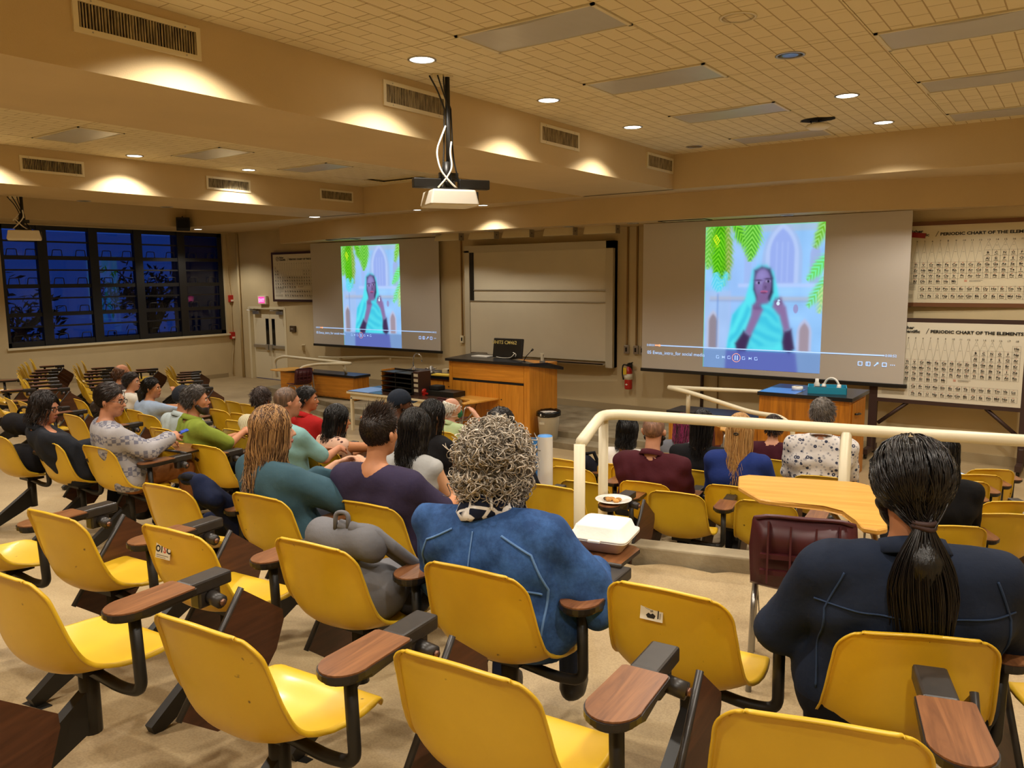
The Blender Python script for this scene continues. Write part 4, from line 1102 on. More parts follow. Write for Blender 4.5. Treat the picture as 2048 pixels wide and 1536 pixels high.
# right: tall counter, low counter, rail, things on top
t = thing('tall_counter', 'tall oak counter with black top under the right screen', 'counter', (-3.66, 11.0, 0))
b = BM(); box(b, 0, 1.2, 0, .95, 0, 1.12); obj('carcass', b, M['oak_old'], t); obj('top', boxm(-.02, 1.24, -.03, .98, 1.12, 1.17), M['blacktop'], t)
d = obj('door', boxm(1.2, 1.215, .12, .85, .1, 1.08), M['oak_old'], t); b = BM(); tube(b, bend([(1.22, .25, .92), (1.25, .27, .92), (1.25, .45, .90), (1.22, .47, .90)], .03, 4), .014, 6); obj('handle', b, M['dark'], d)
obj('painted_blue_glow', boxm(-.0, .5, -.015, .5, 1.17, 1.173), mat('blue painted glow', '4f86e0', .35), t)  # blue glow on the counter corner is put in as colour, no real cover
t = thing('low_counter', 'low oak counter with black top left of the tall counter', 'counter', (-5.05, 11.05, 0)); b = BM(); box(b, 0, 1.38, 0, .5, 0, .72); obj('carcass', b, M['oak_old'], t); obj('top', boxm(-.03, 1.39, -.03, .53, .72, .77), M['blacktop'], t)
pipe_rail('ramp_rail', 'cream double handrail with one post before the tall oak counter', (-5.0, 10.9, 0), [[(0, 0, 1.14), (1.2, .55, 1.10), (2.2, 1.0, 1.04)], [(0, 0, 1.14), (.35, -.05, 1.10), (1.35, -.25, .92), (1.75, -.25, .90), (1.92, -.25, .78), (1.92, -.25, .5)]], [[(.32, .0, .76), (.32, .0, 1.10)]])
t = thing('blue_box', 'shallow turquoise cardboard box holding white headphones on the tall counter', 'box', (-2.85, 11.4, 1.17), .25)
b = BM(); box(b, -.24, .24, -.17, .17, 0, .015); [box(b, *q, 0, .09) for q in ((-.25, .25, -.18, -.17), (-.25, .25, .17, .18), (-.25, -.24, -.18, .18), (.24, .25, -.18, .18))]; obj('carton', b, mat('turquoise card', '1f93b4', .6), t)
t = thing('headphones', 'white headset lying in the turquoise box', 'headphones', (-2.80, 11.42, 1.19)); b = BM(); tube(b, [(math.cos(a) * .10, 0, .05 + math.sin(a) * .13) for a in np.linspace(-.2, PI + .2, 12)], .016, 6); obj('band', b, M['plastic_w'], t, True)
for s in (-1, 1): b = BM(); tube(b, [(s * .10 - .02, 0, .05), (s * .10 + .02, 0, .05)], .05, 10); obj('ear_cup', b, M['plastic_w'], t, True)
t = thing('clicker', 'white bottle-like gadget with black base in the turquoise box', 'gadget', (-2.98, 11.36, 1.186)); b = BM(); lathe(b, [(.04, 0), (.04, .1), (.025, .13), (.025, .17), (0, .175)], 12); obj('bottle', b, M['plastic_w'], t, True); b = BM(); box(b, -.02, .14, -.08, .0, 0, .07, bevel=.015); obj('base', b, M['dark'], t)
t = thing('tape_roll', 'white tape roll lying on the blue-lit counter corner', 'tape', (-3.24, 11.35, 1.17)); b = BM(); lathe(b, [(.035, 0), (.075, 0), (.075, .06), (.035, .06), (.035, 0)], 20); obj('roll', b, M['plastic_w'], t, True)
b = BM(); lathe(b, [(.03, .005), (.035, .005), (.035, .058), (.03, .058), (.03, .005)], 16); obj('core', b, mat('cardboard core', '8f744c', .8), t, True)

# front guard rail on the kerb
pipe_rail('guard_rail', 'long thick cream guard rail crossing in front of the right-hand seats', (0, 0, 0), [[(-2.22, 3.72, 1.87), (-2.50, 4.46, 1.90), (-1.08, 4.84, 1.88), (.9, 5.38, 1.86)]], [[(-2.22, 3.70, .97), (-2.22, 3.70, 1.86)], [(-2.49, 4.45, .6), (-2.49, 4.45, 1.87)], [(-1.09, 4.83, .97), (-1.09, 4.83, 1.87)], [(.4, 5.24, .97), (.4, 5.24, 1.86)]], .034)

# maroon one-piece tablet desks
def tablet_desk(label, loc, rz, top_side=1, big=False):
    t = thing('tablet_desk', label, 'desk chair', loc, rz, 'maroon one-piece desk chairs')
    w = .21; P = [(-.24, .80, .19), (-.235, .815, .20), (-.225, .80, .205), (-.205, .66, .215), (-.18, .54, .21), (-.15, .47, .205), (-.09, .44, .21), (.05, .44, .215), (.16, .455, .21), (.20, .44, .20)]
    v = []; f = []; n = 9
    for y, z, hw in P:
        for i in range(n):
            u = -1 + 2 * i / (n - 1); v.append((hw * u, y + .03 * u * u * (1 if z > .5 else .3), z + (.02 * u * u if z <= .5 else -.02 * abs(u) ** 5 * (z > .75))))
    for r in range(len(P) - 1):
        for i in range(n - 1): a = r * n + i; f.append((a, a + 1, a + n + 1, a + n))
    me = bpy.data.meshes.new('seat_shell'); me.from_pydata(v, [], f); bm = BM(); bm.from_mesh(me); bmesh.ops.recalc_face_normals(bm, faces=bm.faces); bmesh.ops.solidify(bm, geom=bm.faces[:], thickness=.008)
    obj('seat_shell', bm, M['maroon'], t, True)
    rb = BM()
    for x in (-.14, -.05, .05, .14): box(rb, x - .004, x + .004, -.245, -.215, .52, .78, rot=Matrix.Rotation(-.16, 3, 'X'))
    for z in (.55, .62): box(rb, -.17, .17, -.235, -.21, z, z + .02)
    o = obj('back_ribs', rb, M['maroon'], t); o['kind'] = 'stuff'
    for s in (-1, 1):
        b = BM(); tube(b, bend([(s * .20, -.20, .0), (s * .19, -.16, .42), (s * .19, .14, .42), (s * .20, .20, 0)], .06, 5), .013, 8); obj('leg_frame', b, M['steel'], t, True)
    s = top_side
    b = BM(); tube(b, bend([(s * .20, -.12, .30), (s * .29, -.10, .33), (s * .30, -.02, .68), (s * .27, .35, .70)], .08, 5), .014, 8); tube(b, bend([(s * .19, .10, .42), (s * .26, .2, .55), (s * .12, .42, .70)], .05, 5), .012, 8); obj('desk_support', b, M['steel'], t, True)
    poly = [(s * -.14, .27), (s * -.19, .29), (s * -.30, .50), (s * -.31, .72), (s * -.26, .77), (s * .28, .77), (s * .34, .72), (s * .36, .20), (s * .34, -.02), (s * .30, -.06), (s * .24, -.04), (s * .22, .06), (s * .18, .20), (s * .10, .26)]
    b = BM(); prism(b, poly if s > 0 else poly[::-1], .71, .735, 0); bmesh.ops.bevel(b, geom=[e for e in b.edges], offset=.006, segments=1, affect='EDGES'); obj('desk_top', b, M['desk_top'], t)
    bk = BM()
    for k in range(6): tube(bk, [(-.17 + k * .068, -.14, .22), (-.17 + k * .068, .16, .2)], .004, 4)
    for y in (-.14, 0, .16): tube(bk, [(-.17, y, .21), (.17, y, .21)], .004, 4)
    tube(bk, [(-.19, .16, .42), (-.17, .16, .2), (.17, .16, .2), (.19, .16, .42)], .004, 4); tube(bk, [(-.19, -.15, .42), (-.17, -.14, .22), (.17, -.14, .22), (.19, -.15, .42)], .004, 4)
    o = obj('book_basket', bk, M['steel'], t); o['kind'] = 'stuff'
tablet_desk('maroon desk chair with tan top on the landing beside the ponytail man', (-.955, 3.50, .97), math.radians(17), 1)
tablet_desk('maroon desk chair with tan top standing sideways before the left counter', (-13.75, 11.15, .1), math.radians(80), 1)
tablet_desk('maroon desk chair backed against the oak lectern', (-8.55, 10.15, .0), math.radians(-10), 1)
tablet_desk('maroon desk chair before the low counter on the right', (-4.15, 10.2, .0), math.radians(5), 1)

# ================================================================== TABLET-ARM CHAIRS
def shell_mat():
    m = mat('yellow shell plastic', 'd3a91b', 0.42, coat=.12)
    N, L = nodes(m); b = N['Principled BSDF']
    tc = N.new('ShaderNodeTexCoord'); oi = N.new('ShaderNodeObjectInfo')
    ad = N.new('ShaderNodeVectorMath'); ad.operation = 'ADD'
    sc = N.new('ShaderNodeVectorMath'); sc.operation = 'SCALE'; sc.inputs['Scale'].default_value = 37.0
    L.new(oi.outputs['Random'], sc.inputs[0]); L.new(tc.outputs['Object'], ad.inputs[0]); L.new(sc.outputs[0], ad.inputs[1])
    nz = N.new('ShaderNodeTexNoise'); nz.inputs['Scale'].default_value = 2.5; nz.inputs['Detail'].default_value = 6; L.new(ad.outputs[0], nz.inputs['Vector'])
    cr = N.new('ShaderNodeValToRGB'); cr.color_ramp.elements[0].position = .3; cr.color_ramp.elements[0].color = (*lin('c9a016'), 1); cr.color_ramp.elements[1].position = .7; cr.color_ramp.elements[1].color = (*lin('dcb42a'), 1)
    L.new(nz.outputs['Fac'], cr.inputs['Fac'])
    n2 = N.new('ShaderNodeTexNoise'); n2.inputs['Scale'].default_value = 26; n2.inputs['Detail'].default_value = 2; L.new(ad.outputs[0], n2.inputs['Vector'])
    c2 = N.new('ShaderNodeValToRGB'); c2.color_ramp.elements[0].position = .74; c2.color_ramp.elements[0].color = (0, 0, 0, 1); c2.color_ramp.elements[1].position = .79; c2.color_ramp.elements[1].color = (1, 1, 1, 1)
    L.new(n2.outputs['Fac'], c2.inputs['Fac'])
    mx = N.new('ShaderNodeMixRGB'); mx.inputs[2].default_value = (*lin('5e4412'), 1)
    L.new(c2.outputs['Color'], mx.inputs[0]); L.new(cr.outputs['Color'], mx.inputs[1]); L.new(mx.outputs[0], b.inputs['Base Color'])
    return m
M['shell'] = shell_mat()
M['walnut'] = wood_mat('walnut laminate', '8f5f3a', '5a3620', 'Y', 1.6, .32, 1.5)
M['walnut_d'] = wood_mat('dark walnut laminate', '573420', '3a2114', 'Y', 1.4, .4, 1.2)
M['rim'] = mat('black rubber edge', '1a1614', .35)
M['cast'] = mat('black cast metal', '2b2724', .38, var=.2, vscale=30)

def shell_mesh():
    # profile rows: y, z, half width, side curl
    P = [(-.274, .793, .190, .010), (-.271, .788, .192, .014), (-.268, .775, .193, .018), (-.265, .757, .195, .024), (-.260, .733, .198, .031), (-.254, .70, .201, .036), (-.245, .65, .206, .042), (-.236, .60, .210, .048), (-.226, .545, .214, .054),
         (-.212, .50, .217, .060), (-.188, .46, .220, .064), (-.150, .432, .222, .062), (-.10, .416, .224, .056), (-.04, .409, .226, .046), (.03, .408, .226, .036), (.09, .414, .222, .026), (.145, .424, .214, .014), (.185, .426, .204, .004), (.208, .416, .196, -.004), (.214, .398, .190, -.008)]
    us = [-1.0, -.94, -.83, -.66, -.48, -.28, -.1, .1, .28, .48, .66, .83, .94, 1.0]
    v = []; f = []; n = len(us); R = .062; ZT = .733
    rows = []
    for r, (y, z, hw, cu) in enumerate(P):
        a, b = P[max(r - 1, 0)], P[min(r + 1, len(P) - 1)]
        d = Vector((0, b[0] - a[0], b[1] - a[1])).normalized(); nr = Vector((0, -d.z, d.y))
        if nr.dot(Vector((0, 1, .6))) < 0: nr = -nr
        w = hw
        if z > ZT: w = hw - R + math.sqrt(max(R * R - (z - ZT) ** 2, 0))
        row = []
        for u in us:
            au = abs(u)
            p = Vector((w * u, y, z)) + nr * (cu * au ** 2.6)
            if z > .55: p.z -= .012 * u * u
            if 5 <= r <= 11:
                line = .515 - .055 * max(0, u) + .01 * min(0, u)
                p -= nr * .004 * (1 / (1 + math.exp((z - line) * 160))) * max(0, 1 - au * au)
            row.append(p)
        # rolled flange along both sides
        k = .013 if r < 17 else .004
        th = math.asin(min(1, max(0, (z - ZT) / R)))
        row = [row[0] + Vector((-.010 * math.cos(th), 0, .008 * math.sin(th))) - nr * k] + row + [row[-1] + Vector((.010 * math.cos(th), 0, .008 * math.sin(th))) - nr * k]
        rows.append((row, nr))
    top = [p + Vector((0, -.020, .004)) for p in rows[0][0]]; top2 = [p + Vector((0, -.010, .008)) for p in rows[0][0]]
    for q in (top, top2):
        q[0] = q[0].lerp(rows[0][0][0], .75); q[-1] = q[-1].lerp(rows[0][0][-1], .75); q[1] = q[1].lerp(rows[0][0][1], .3); q[-2] = q[-2].lerp(rows[0][0][-2], .3)
    allrows = [top, top2] + [q for q, _ in rows]
    n += 2; m = len(allrows)
    for q in allrows: v += q
    for r in range(m - 1):
        for i in range(n - 1): a = r * n + i; f.append((a, a + 1, a + n + 1, a + n))
    me = bpy.data.meshes.new('seat_shell'); me.from_pydata(v, [], f)
    bm = BM(); bm.from_mesh(me); bmesh.ops.recalc_face_normals(bm, faces=bm.faces)
    bmesh.ops.subdivide_edges(bm, edges=bm.edges[:], cuts=1, smooth=.6, use_grid_fill=True)
    bmesh.ops.recalc_face_normals(bm, faces=bm.faces)
    bmesh.ops.solidify(bm, geom=bm.faces[:], thickness=.0065)
    bmesh.ops.recalc_face_normals(bm, faces=bm.faces)
    return bm
ARMX = .292
def rounded_pad():
    pts = [(.062, .16), (-.055, .16), (-.064, .152), (-.070, -.02)]
    pts += [(-.072 * math.cos(a), -.04 - .085 * math.sin(a)) for a in np.linspace(.1, PI - .1, 12)]
    pts += [(.070, -.02), (.068, .152)]
    return pts
def make_chair(open_tablet=False):
    t = thing('tablet_chair', 'yellow moulded chair', 'chair')
    obj('seat_shell', shell_mesh(), M['shell'], t, True)
    b = BM(); tube(b, bend([(-.05, -.03, .385), (.20, -.03, .355), (ARMX, -.02, .36), (ARMX, -.03, .63)], .10, 7), .019, 10); obj('arm_tube', b, M['dark'], t, True)
    pad = rounded_pad()
    b = BM(); prism(b, [(ARMX + x, y) for x, y in pad], .628, .656); bmesh.ops.bevel(b, geom=[e for e in b.edges if abs(e.verts[0].co.z - e.verts[1].co.z) < .001 and e.verts[0].co.z < .64], offset=.012, segments=2, affect='EDGES')
    rest = obj('arm_rest', b, M['rim'], t)
    b = BM(); prism(b, [(ARMX + x * .955, .012 + (y - .012) * .965) for x, y in pad], .655, .661); obj('veneer', b, M['walnut'], rest)
    b = BM(); box(b, ARMX - .046, ARMX + .036, .155, .325, .615, .661, bevel=.008); obj('tablet_bracket', b, M['cast'], t)
    b = BM(); tube(b, [(ARMX + .02, .235, .595), (ARMX + .085, .235, .585)], .024, 12); box(b, ARMX - .02, ARMX + .03, .19, .28, .56, .62, bevel=.008); h = obj('hinge', b, M['cast'], t, False)
    b = BM(); tube(b, [(ARMX + .084, .235, .585), (ARMX + .096, .235, .585)], .012, 8); obj('hinge_bolt', b, mat('worn bolt', '7a5a4a', .35, metal=.8), h)
    # writing tablet: local a along the steel rim, c across
    def tab(at):
        A, Cc = .44, .27
        poly = [(0, 0), (A, 0), (A, Cc * .62), (A * .86, Cc * .93), (A * .3, Cc), (.03, Cc * .9), (0, Cc * .8)]
        bm = BM(); n = len(poly)
        fr = [bm.verts.new(at(a, c, 0)) for a, c in poly]; bk = [bm.verts.new(at(a, c, .016)) for a, c in poly]
        bm.faces.new(fr); bm.faces.new(bk[::-1])
        for i in range(n): q = bm.faces.new((fr[i], bk[i], bk[(i + 1) % n], fr[(i + 1) % n])); q.material_index = 1
        o = obj('tablet', bm, [M['walnut_d'] if not open_tablet else M['walnut'], M['rim']], t)
        r = BM(); tube(r, [at(-.005, -.004, .008), at(A + .005, -.004, .008)], .011, 8); obj('tablet_rim', r, M['cast'], o, True)
    if open_tablet:
        tab(lambda a, c, d: Vector((ARMX + .0 - a * 1.0, .36 + c * .9 - .06, .672 - d)))
    else:
        ca, sa = math.cos(math.radians(52)), math.sin(math.radians(52))
        tab(lambda a, c, d: Vector((ARMX + .088 + d + .02 * c, .31 - a * ca + c * sa, .605 - a * sa - c * ca)))
    b = BM(); tube(b, [(0, -.02, .14), (0, -.02, .39)], .032, 12); obj('pedestal', b, M['dark'], t, True)
    b = BM(); box(b, -.07, .07, -.08, .05, .375, .398); obj('seat_plate', b, M['dark'], t)
    b = BM(); v = [(-.02, -.04, .30), (.02, -.04, .30), (.02, -.42, .05), (-.02, -.42, .05), (-.02, -.02, .16), (.02, -.02, .16), (.02, -.40, .0), (-.02, -.40, .0)]
    vv = [b.verts.new(q) for q in v]
    for q in ((0, 1, 2, 3), (4, 7, 6, 5), (0, 4, 5, 1), (3, 2, 6, 7), (0, 3, 7, 4), (1, 5, 6, 2)): b.faces.new([vv[i] for i in q])
    obj('base_strut', b, M['dark'], t); obj('foot_plate', boxm(-.06, .06, -.50, -.36, .0, .012), M['dark'], t)
    return t
_proto = {False: make_chair(False), True: make_chair(True)}
_used = {False: False, True: False}
CHAIRS = {}
def chair(key, x, y, z, hd, label, group, op=False):
    """x, y: middle of the top of the back; hd radians"""
    f = Vector((-math.sin(-hd) * -1 * -1, 0, 0))
    fx, fy = -math.sin(hd) * 1.0, math.cos(hd)
    loc = (x + fx * .285, y + fy * .285, z)
    if not _used[op]:
        o = _proto[op]; _used[op] = True; o.location = loc; o.rotation_euler = (0, 0, hd); o['label'] = label; o['group'] = group
    else:
        o = dup(_proto[op], loc, hd, label, group)
    CHAIRS[key] = (loc, hd)
    return o
GR = 'yellow tablet-arm chairs in rows'
def hdg(x): return -heading(x)   # rotation about z: positive turns left
def near_hdg(x): return math.radians(float(np.interp(x, [-4, -.8, -.36, .3], [6, 5, 17, 27])))
N0 = 'in the row nearest the camera'; N1 = 'in the second row from the camera'; N2 = 'in the third row from the camera'
TAB = [  # key, x, y, floor z, label, heading override (deg), tablet open
 ('R0', -2.15, .02, 1.20, 'yellow tablet chair at the bottom left corner, only arm and tablet in view', 20, 0),
 ('A', -2.59, .95, 1.11, 'yellow tablet chair cut by the left picture edge, ' + N0, None, 0),
 ('B', -1.75, 1.08, 1.11, 'empty yellow chair with full seat showing, left of centre in the nearest row', None, 0),
 ('C', -1.07, 1.30, 1.11, 'empty yellow tablet chair at the bottom centre, ' + N0, None, 0),
 ('D', -.36, 1.51, 1.12, 'empty yellow tablet chair at the bottom right, ' + N0, 17, 0),
 ('E0', -3.94, 1.26, 1.06, 'yellow tablet chair entering at the left edge, in the second row from the camera', None, 0),
 ('E', -3.36, 1.44, 1.04, 'empty yellow tablet chair left of the one with the OISC sticker', None, 0),
 ('F', -2.78, 1.62, 1.03, 'yellow tablet chair with a white OISC sticker on its back', None, 0),
 ('G', -2.20, 1.82, 1.03, 'yellow tablet chair holding the grey backpack', None, 0),
 ('H', -1.54, 1.93, 1.04, 'yellow tablet chair under the person in the denim jacket, tablet raised', None, 1),
 ('I', -.95, 2.15, 1.03, 'empty yellow tablet chair with a small white sticker with black drawing', 4, 0),
 ('J', -.29, 2.22, 1.04, 'yellow tablet chair under the man with the black ponytail', 24, 0),
 ('J2', .29, 2.60, 1.03, 'yellow tablet chair whose seat edge enters at the right picture edge', 30, 0),
 ('L', -3.78, 2.18, .93, 'yellow tablet chair with a navy jacket on its seat', None, 0),
 ('M', -3.25, 2.36, .92, 'yellow tablet chair under the person in the teal sweater', None, 0),
 ('N', -2.79, 2.66, .88, 'yellow tablet chair under the man in the purple T-shirt', None, 0),
 ('X', -7.10, 2.65, .76, 'yellow tablet chair under the black bag at the left edge', None, 0),
 ('K1', -6.48, 2.76, .76, 'yellow tablet chair under the person in the dark jacket with glasses', None, 0),
 ('K', -5.99, 2.90, .75, 'yellow tablet chair under the person in the grey patterned sweater', None, 1),
 ('Q', -5.67, 3.61, .67, 'empty yellow tablet chair behind the man in the green shirt', None, 0),
 ('V', -6.10, 3.45, .68, 'yellow tablet chair half hidden by the patterned sweater elbow', None, 0),
 ('U', -7.01, 4.01, .61, 'yellow tablet chair behind the man in the pale denim shirt', None, 0),
 ('P1', -5.10, 4.05, .62, 'yellow tablet chair between green shirt and long wavy hair', None, 0),
 ('p1a', -2.98, 5.01, .46, 'yellow tablet chair seen through the left end of the guard rail', None, 0),
 ('p1b', -2.27, 5.09, .47, 'empty yellow tablet chair just beyond the kerb, behind the maroon shirt', 10, 0),
 ('p1c', -1.66, 5.17, .48, 'yellow tablet chair just beyond the kerb, behind the tan desk top', None, 0),
 ('p2a', -3.40, 5.52, .41, 'yellow tablet chair behind the standing poster roll', None, 0),
 ('p3a', -3.78, 5.92, .36, 'yellow tablet chair with a dark bag hanging beyond the poster roll', None, 0),
 ('rr1', -.59, 8.17, .24, 'farthest yellow tablet chair in the column at the right wall', None, 0),
 ('rr2', -.65, 7.70, .28, 'second farthest yellow tablet chair in the column at the right wall', None, 0),
 ('rr3', -.70, 7.17, .33, 'yellow tablet chair with the flat screen device on its tablet', None, 1),
 ('rr4', -.75, 6.73, .36, 'yellow tablet chair beside the black handbag at the right', None, 0),
 ('rr5', -.32, 6.42, .40, 'yellow tablet chair with a round sticker at the right picture edge', None, 0),
 ('rr6', -.33, 5.90, .44, 'largest yellow chair back at the right edge beyond the guard rail', None, 0),
]
ROWN = ['first', 'second', 'third', 'fourth', 'fifth', 'sixth', 'seventh', 'eighth']
F1 = [(-17.71, 7.43, .41), (-16.94, 7.01, .42), (-16.34, 6.69, .44), (-15.77, 6.41, .45), (-15.12, 6.12, .46), (-14.51, 5.87, .47), (-13.92, 5.64, .48), (-13.27, 5.45, .49)]
F2 = [(-17.34, 8.29, .31), (-16.68, 7.87, .33), (-16.07, 7.52, .35), (-15.48, 7.23, .36), (-14.81, 6.93, .37), (-14.28, 6.70, .38), (-13.58, 6.39, .40), (-12.83, 6.09, .42)]
F3 = [(-17.06, 9.11, .22), (-16.6, 8.79, .23)]
F4 = [(-16.49, 9.79, .13), (-15.95, 9.40, .16), (-15.43, 9.06, .18), (-14.94, 8.77, .19), (-14.24, 8.38, .22), (-13.47, 7.99, .24), (-12.95, 7.73, .26)]
for nm, L_, wh in (('f', F1, 'leftmost row below window'), ('g', F2, 'second row from left below window'), ('h', F3, 'third row from left below window'), ('i', F4, 'row below window nearest the door')):
    for i, (x, y, z) in enumerate(L_):
        TAB.append(('%s%d' % (nm, i), x, y, z, 'yellow tablet chair, %s from the wall, %s' % (ROWN[i], wh), None, 0))
MIDL = [(-9.86, 6.50, .35, 'yellow tablet chair right of the green shirt head, front empty row'), (-9.25, 6.34, .37, 'yellow tablet chair in the middle of the front empty row before the left counter'), (-8.87, 6.30, .37, 'yellow tablet chair next to the brown hat, front empty row'),
 (-8.43, 5.57, .44, 'yellow tablet chair right of the green shirt shoulder, second empty row'), (-7.91, 5.51, .45, 'yellow tablet chair left of the brown hat, second empty row'), (-7.24, 4.99, .51, 'yellow tablet chair behind the striped shirt, third empty row'), (-6.58, 4.51, .56, 'yellow tablet chair behind the striped shirt, closest empty row'),
 (-8.20, 4.54, .55, 'yellow tablet chair behind the long black ponytail, nearer one'), (-8.96, 5.17, .48, 'yellow tablet chair beside the pale denim shirt'), (-10.15, 5.03, .48, 'yellow tablet chair behind the white shirt'),
 (-10.57, 4.13, .59, 'yellow tablet chair at the left edge above the black bag'), (-10.03, 4.07, .60, 'yellow tablet chair left of the dark jacket head'), (-10.12, 4.75, .53, 'yellow tablet chair between the dark jacket and the patterned sweater, farther'),
 (-8.52, 3.91, .61, 'yellow tablet chair between the dark jacket and the patterned sweater, nearer'), (-14.91, 5.56, .51, 'yellow tablet chair at the left edge with brown tablets showing, farthest'), (-13.23, 4.94, .54, 'yellow tablet chair at the left edge with brown tablets showing, middle'), (-11.64, 4.34, .58, 'yellow tablet chair at the left edge with brown tablets showing, nearest')]
for i, (x, y, z, l) in enumerate(MIDL):
    TAB.append(('m%d' % i, x, y, z, l, None, 0))
for key, x, y, z, l, h, op in TAB:
    hd = math.radians(h) if h is not None else (near_hdg(x) if (y < 3 and x > -4.5) else hdg(x))
    if y < 3 and -4.6 < x < -.6: x -= .04 * math.cos(hd); y -= .04 * math.sin(hd)
    chair(key, x, y, z, hd, l, GR, bool(op))

# ================================================================== PEOPLE
def snets(F, o, h):
    """naive surface nets"""
    s = F < 0
    nx, ny, nz = F.shape
    off = [(i, j, k) for i in (0, 1) for j in (0, 1) for k in (0, 1)]
    cnt = sum(s[i:nx - 1 + i, j:ny - 1 + j, k:nz - 1 + k].astype(np.int8) for i, j, k in off)
    A = np.argwhere((cnt > 0) & (cnt < 8))
    idx = -np.ones((nx - 1, ny - 1, nz - 1), np.int64); idx[A[:, 0], A[:, 1], A[:, 2]] = np.arange(len(A))
    val = [F[A[:, 0] + i, A[:, 1] + j, A[:, 2] + k] for i, j, k in off]
    acc = np.zeros((len(A), 3)); n = np.zeros(len(A))
    for a in range(8):
        for b in range(a + 1, 8):
            d = np.abs(np.array(off[a]) - np.array(off[b]))
            if d.sum() != 1: continue
            va, vb = val[a], val[b]; m = (va < 0) != (vb < 0)
            t = np.where(m, va / np.where(m, va - vb, 1), 0)
            acc += np.where(m[:, None], np.array(off[a]) + t[:, None] * (np.array(off[b]) - np.array(off[a])), 0); n += m
    V = o + h * (A + acc / np.maximum(n, 1)[:, None])
    Q = []
    for ax in range(3):
        sl0 = [slice(None)] * 3; sl1 = [slice(None)] * 3; sl0[ax] = slice(0, -1); sl1[ax] = slice(1, None)
        a, b = s[tuple(sl0)], s[tuple(sl1)]
        E = np.argwhere(a != b); u, w = [x for x in range(3) if x != ax]
        ok = (E[:, u] > 0) & (E[:, w] > 0) & (E[:, u] < F.shape[u] - 1) & (E[:, w] < F.shape[w] - 1); E = E[ok]
        flip = a[E[:, 0], E[:, 1], E[:, 2]]
        def g(du, dw):
            K = E.copy(); K[:, u] -= du; K[:, w] -= dw; return idx[K[:, 0], K[:, 1], K[:, 2]]
        q = np.stack([g(1, 1), g(0, 1), g(0, 0), g(1, 0)], 1)
        if ax == 1: flip = ~flip
        q[~flip] = q[~flip][:, ::-1]
        Q.append(q)
    return V, np.concatenate(Q)

def np_mesh(name, V, Q, smooth=True):
    me = bpy.data.meshes.new(name); k = Q.shape[1]
    me.vertices.add(len(V)); me.vertices.foreach_set('co', np.ascontiguousarray(V, dtype=np.float32).ravel())
    me.loops.add(Q.size); me.loops.foreach_set('vertex_index', np.ascontiguousarray(Q, dtype=np.int32).ravel())
    me.polygons.add(len(Q)); me.polygons.foreach_set('loop_start', np.arange(len(Q), dtype=np.int32) * k)
    me.update(calc_edges=True)
    if smooth: me.polygons.foreach_set('use_smooth', np.ones(len(Q), bool))
    return me

def prim_d(p, P):
    t = p[0]
    if t == 'c':
        a, b, ra, rb = np.array(p[1]), np.array(p[2]), p[3], p[4]
        ba = b - a; L = ba @ ba + 1e-9
        s = np.clip(((P - a) @ ba) / L, 0, 1)
        return np.linalg.norm(P - a - s[..., None] * ba, axis=-1) - (ra + (rb - ra) * s)
    if t == 'e':
        c, r = np.array(p[1]), np.array(p[2]); q = P - c
        if len(p) > 3 and p[3] is not None: q = q @ p[3]     # columns are the ellipsoid axes
        k0 = np.linalg.norm(q / r, axis=-1); k1 = np.linalg.norm(q / (r * r), axis=-1)
        return k0 * (k0 - 1) / np.maximum(k1, 1e-6)
def prim_box(p):
    if p[0] == 'c':
        a, b = np.array(p[1]), np.array(p[2]); r = max(p[3], p[4]); return np.minimum(a, b) - r, np.maximum(a, b) + r
    c = np.array(p[1]); r = np.array(p[2]); r = np.full(3, r.max()) if len(p) > 3 and p[3] is not None else r
    return c - r, c + r
def sdf_mesh(name, prims, h, cuts=(), carve=(), disp=None, k=.03):
    lo = np.min([prim_box(p[0])[0] for p in prims], 0) - 3 * h; hi = np.max([prim_box(p[0])[1] for p in prims], 0) + 3 * h
    n = np.ceil((hi - lo) / h).astype(int) + 1
    F = np.full(n, 1.0)
    ax = [lo[i] + h * np.arange(n[i]) for i in range(3)]
    for p, kk in prims:
        a, b = prim_box(p); pad = kk + 3 * h
        i0 = np.clip(np.floor((a - pad - lo) / h).astype(int), 0, n); i1 = np.clip(np.ceil((b + pad - lo) / h).astype(int) + 1, 0, n)
        sl = tuple(slice(i0[i], i1[i]) for i in range(3))
        P = np.stack(np.meshgrid(*[ax[i][sl[i]] for i in range(3)], indexing='ij'), -1)
        d = prim_d(p, P); f = F[sl]
        m = np.clip(.5 + .5 * (f - d) / kk, 0, 1)
        F[sl] = f * (1 - m) + d * m - kk * m * (1 - m)
    if disp is not None or cuts or carve:
        P = np.stack(np.meshgrid(*ax, indexing='ij'), -1)
        if disp is not None: F = F + disp(P)
        for pt, nn in cuts: F = np.maximum(F, (P - np.array(pt)) @ np.array(nn))
        for c in carve: F = np.maximum(F, -prim_d(c, P))
    F[0] = F[-1] = 1; F[:, 0] = F[:, -1] = 1; F[:, :, 0] = F[:, :, -1] = 1
    V, Q = snets(F, lo, h)
    return np_mesh(name, V, Q)

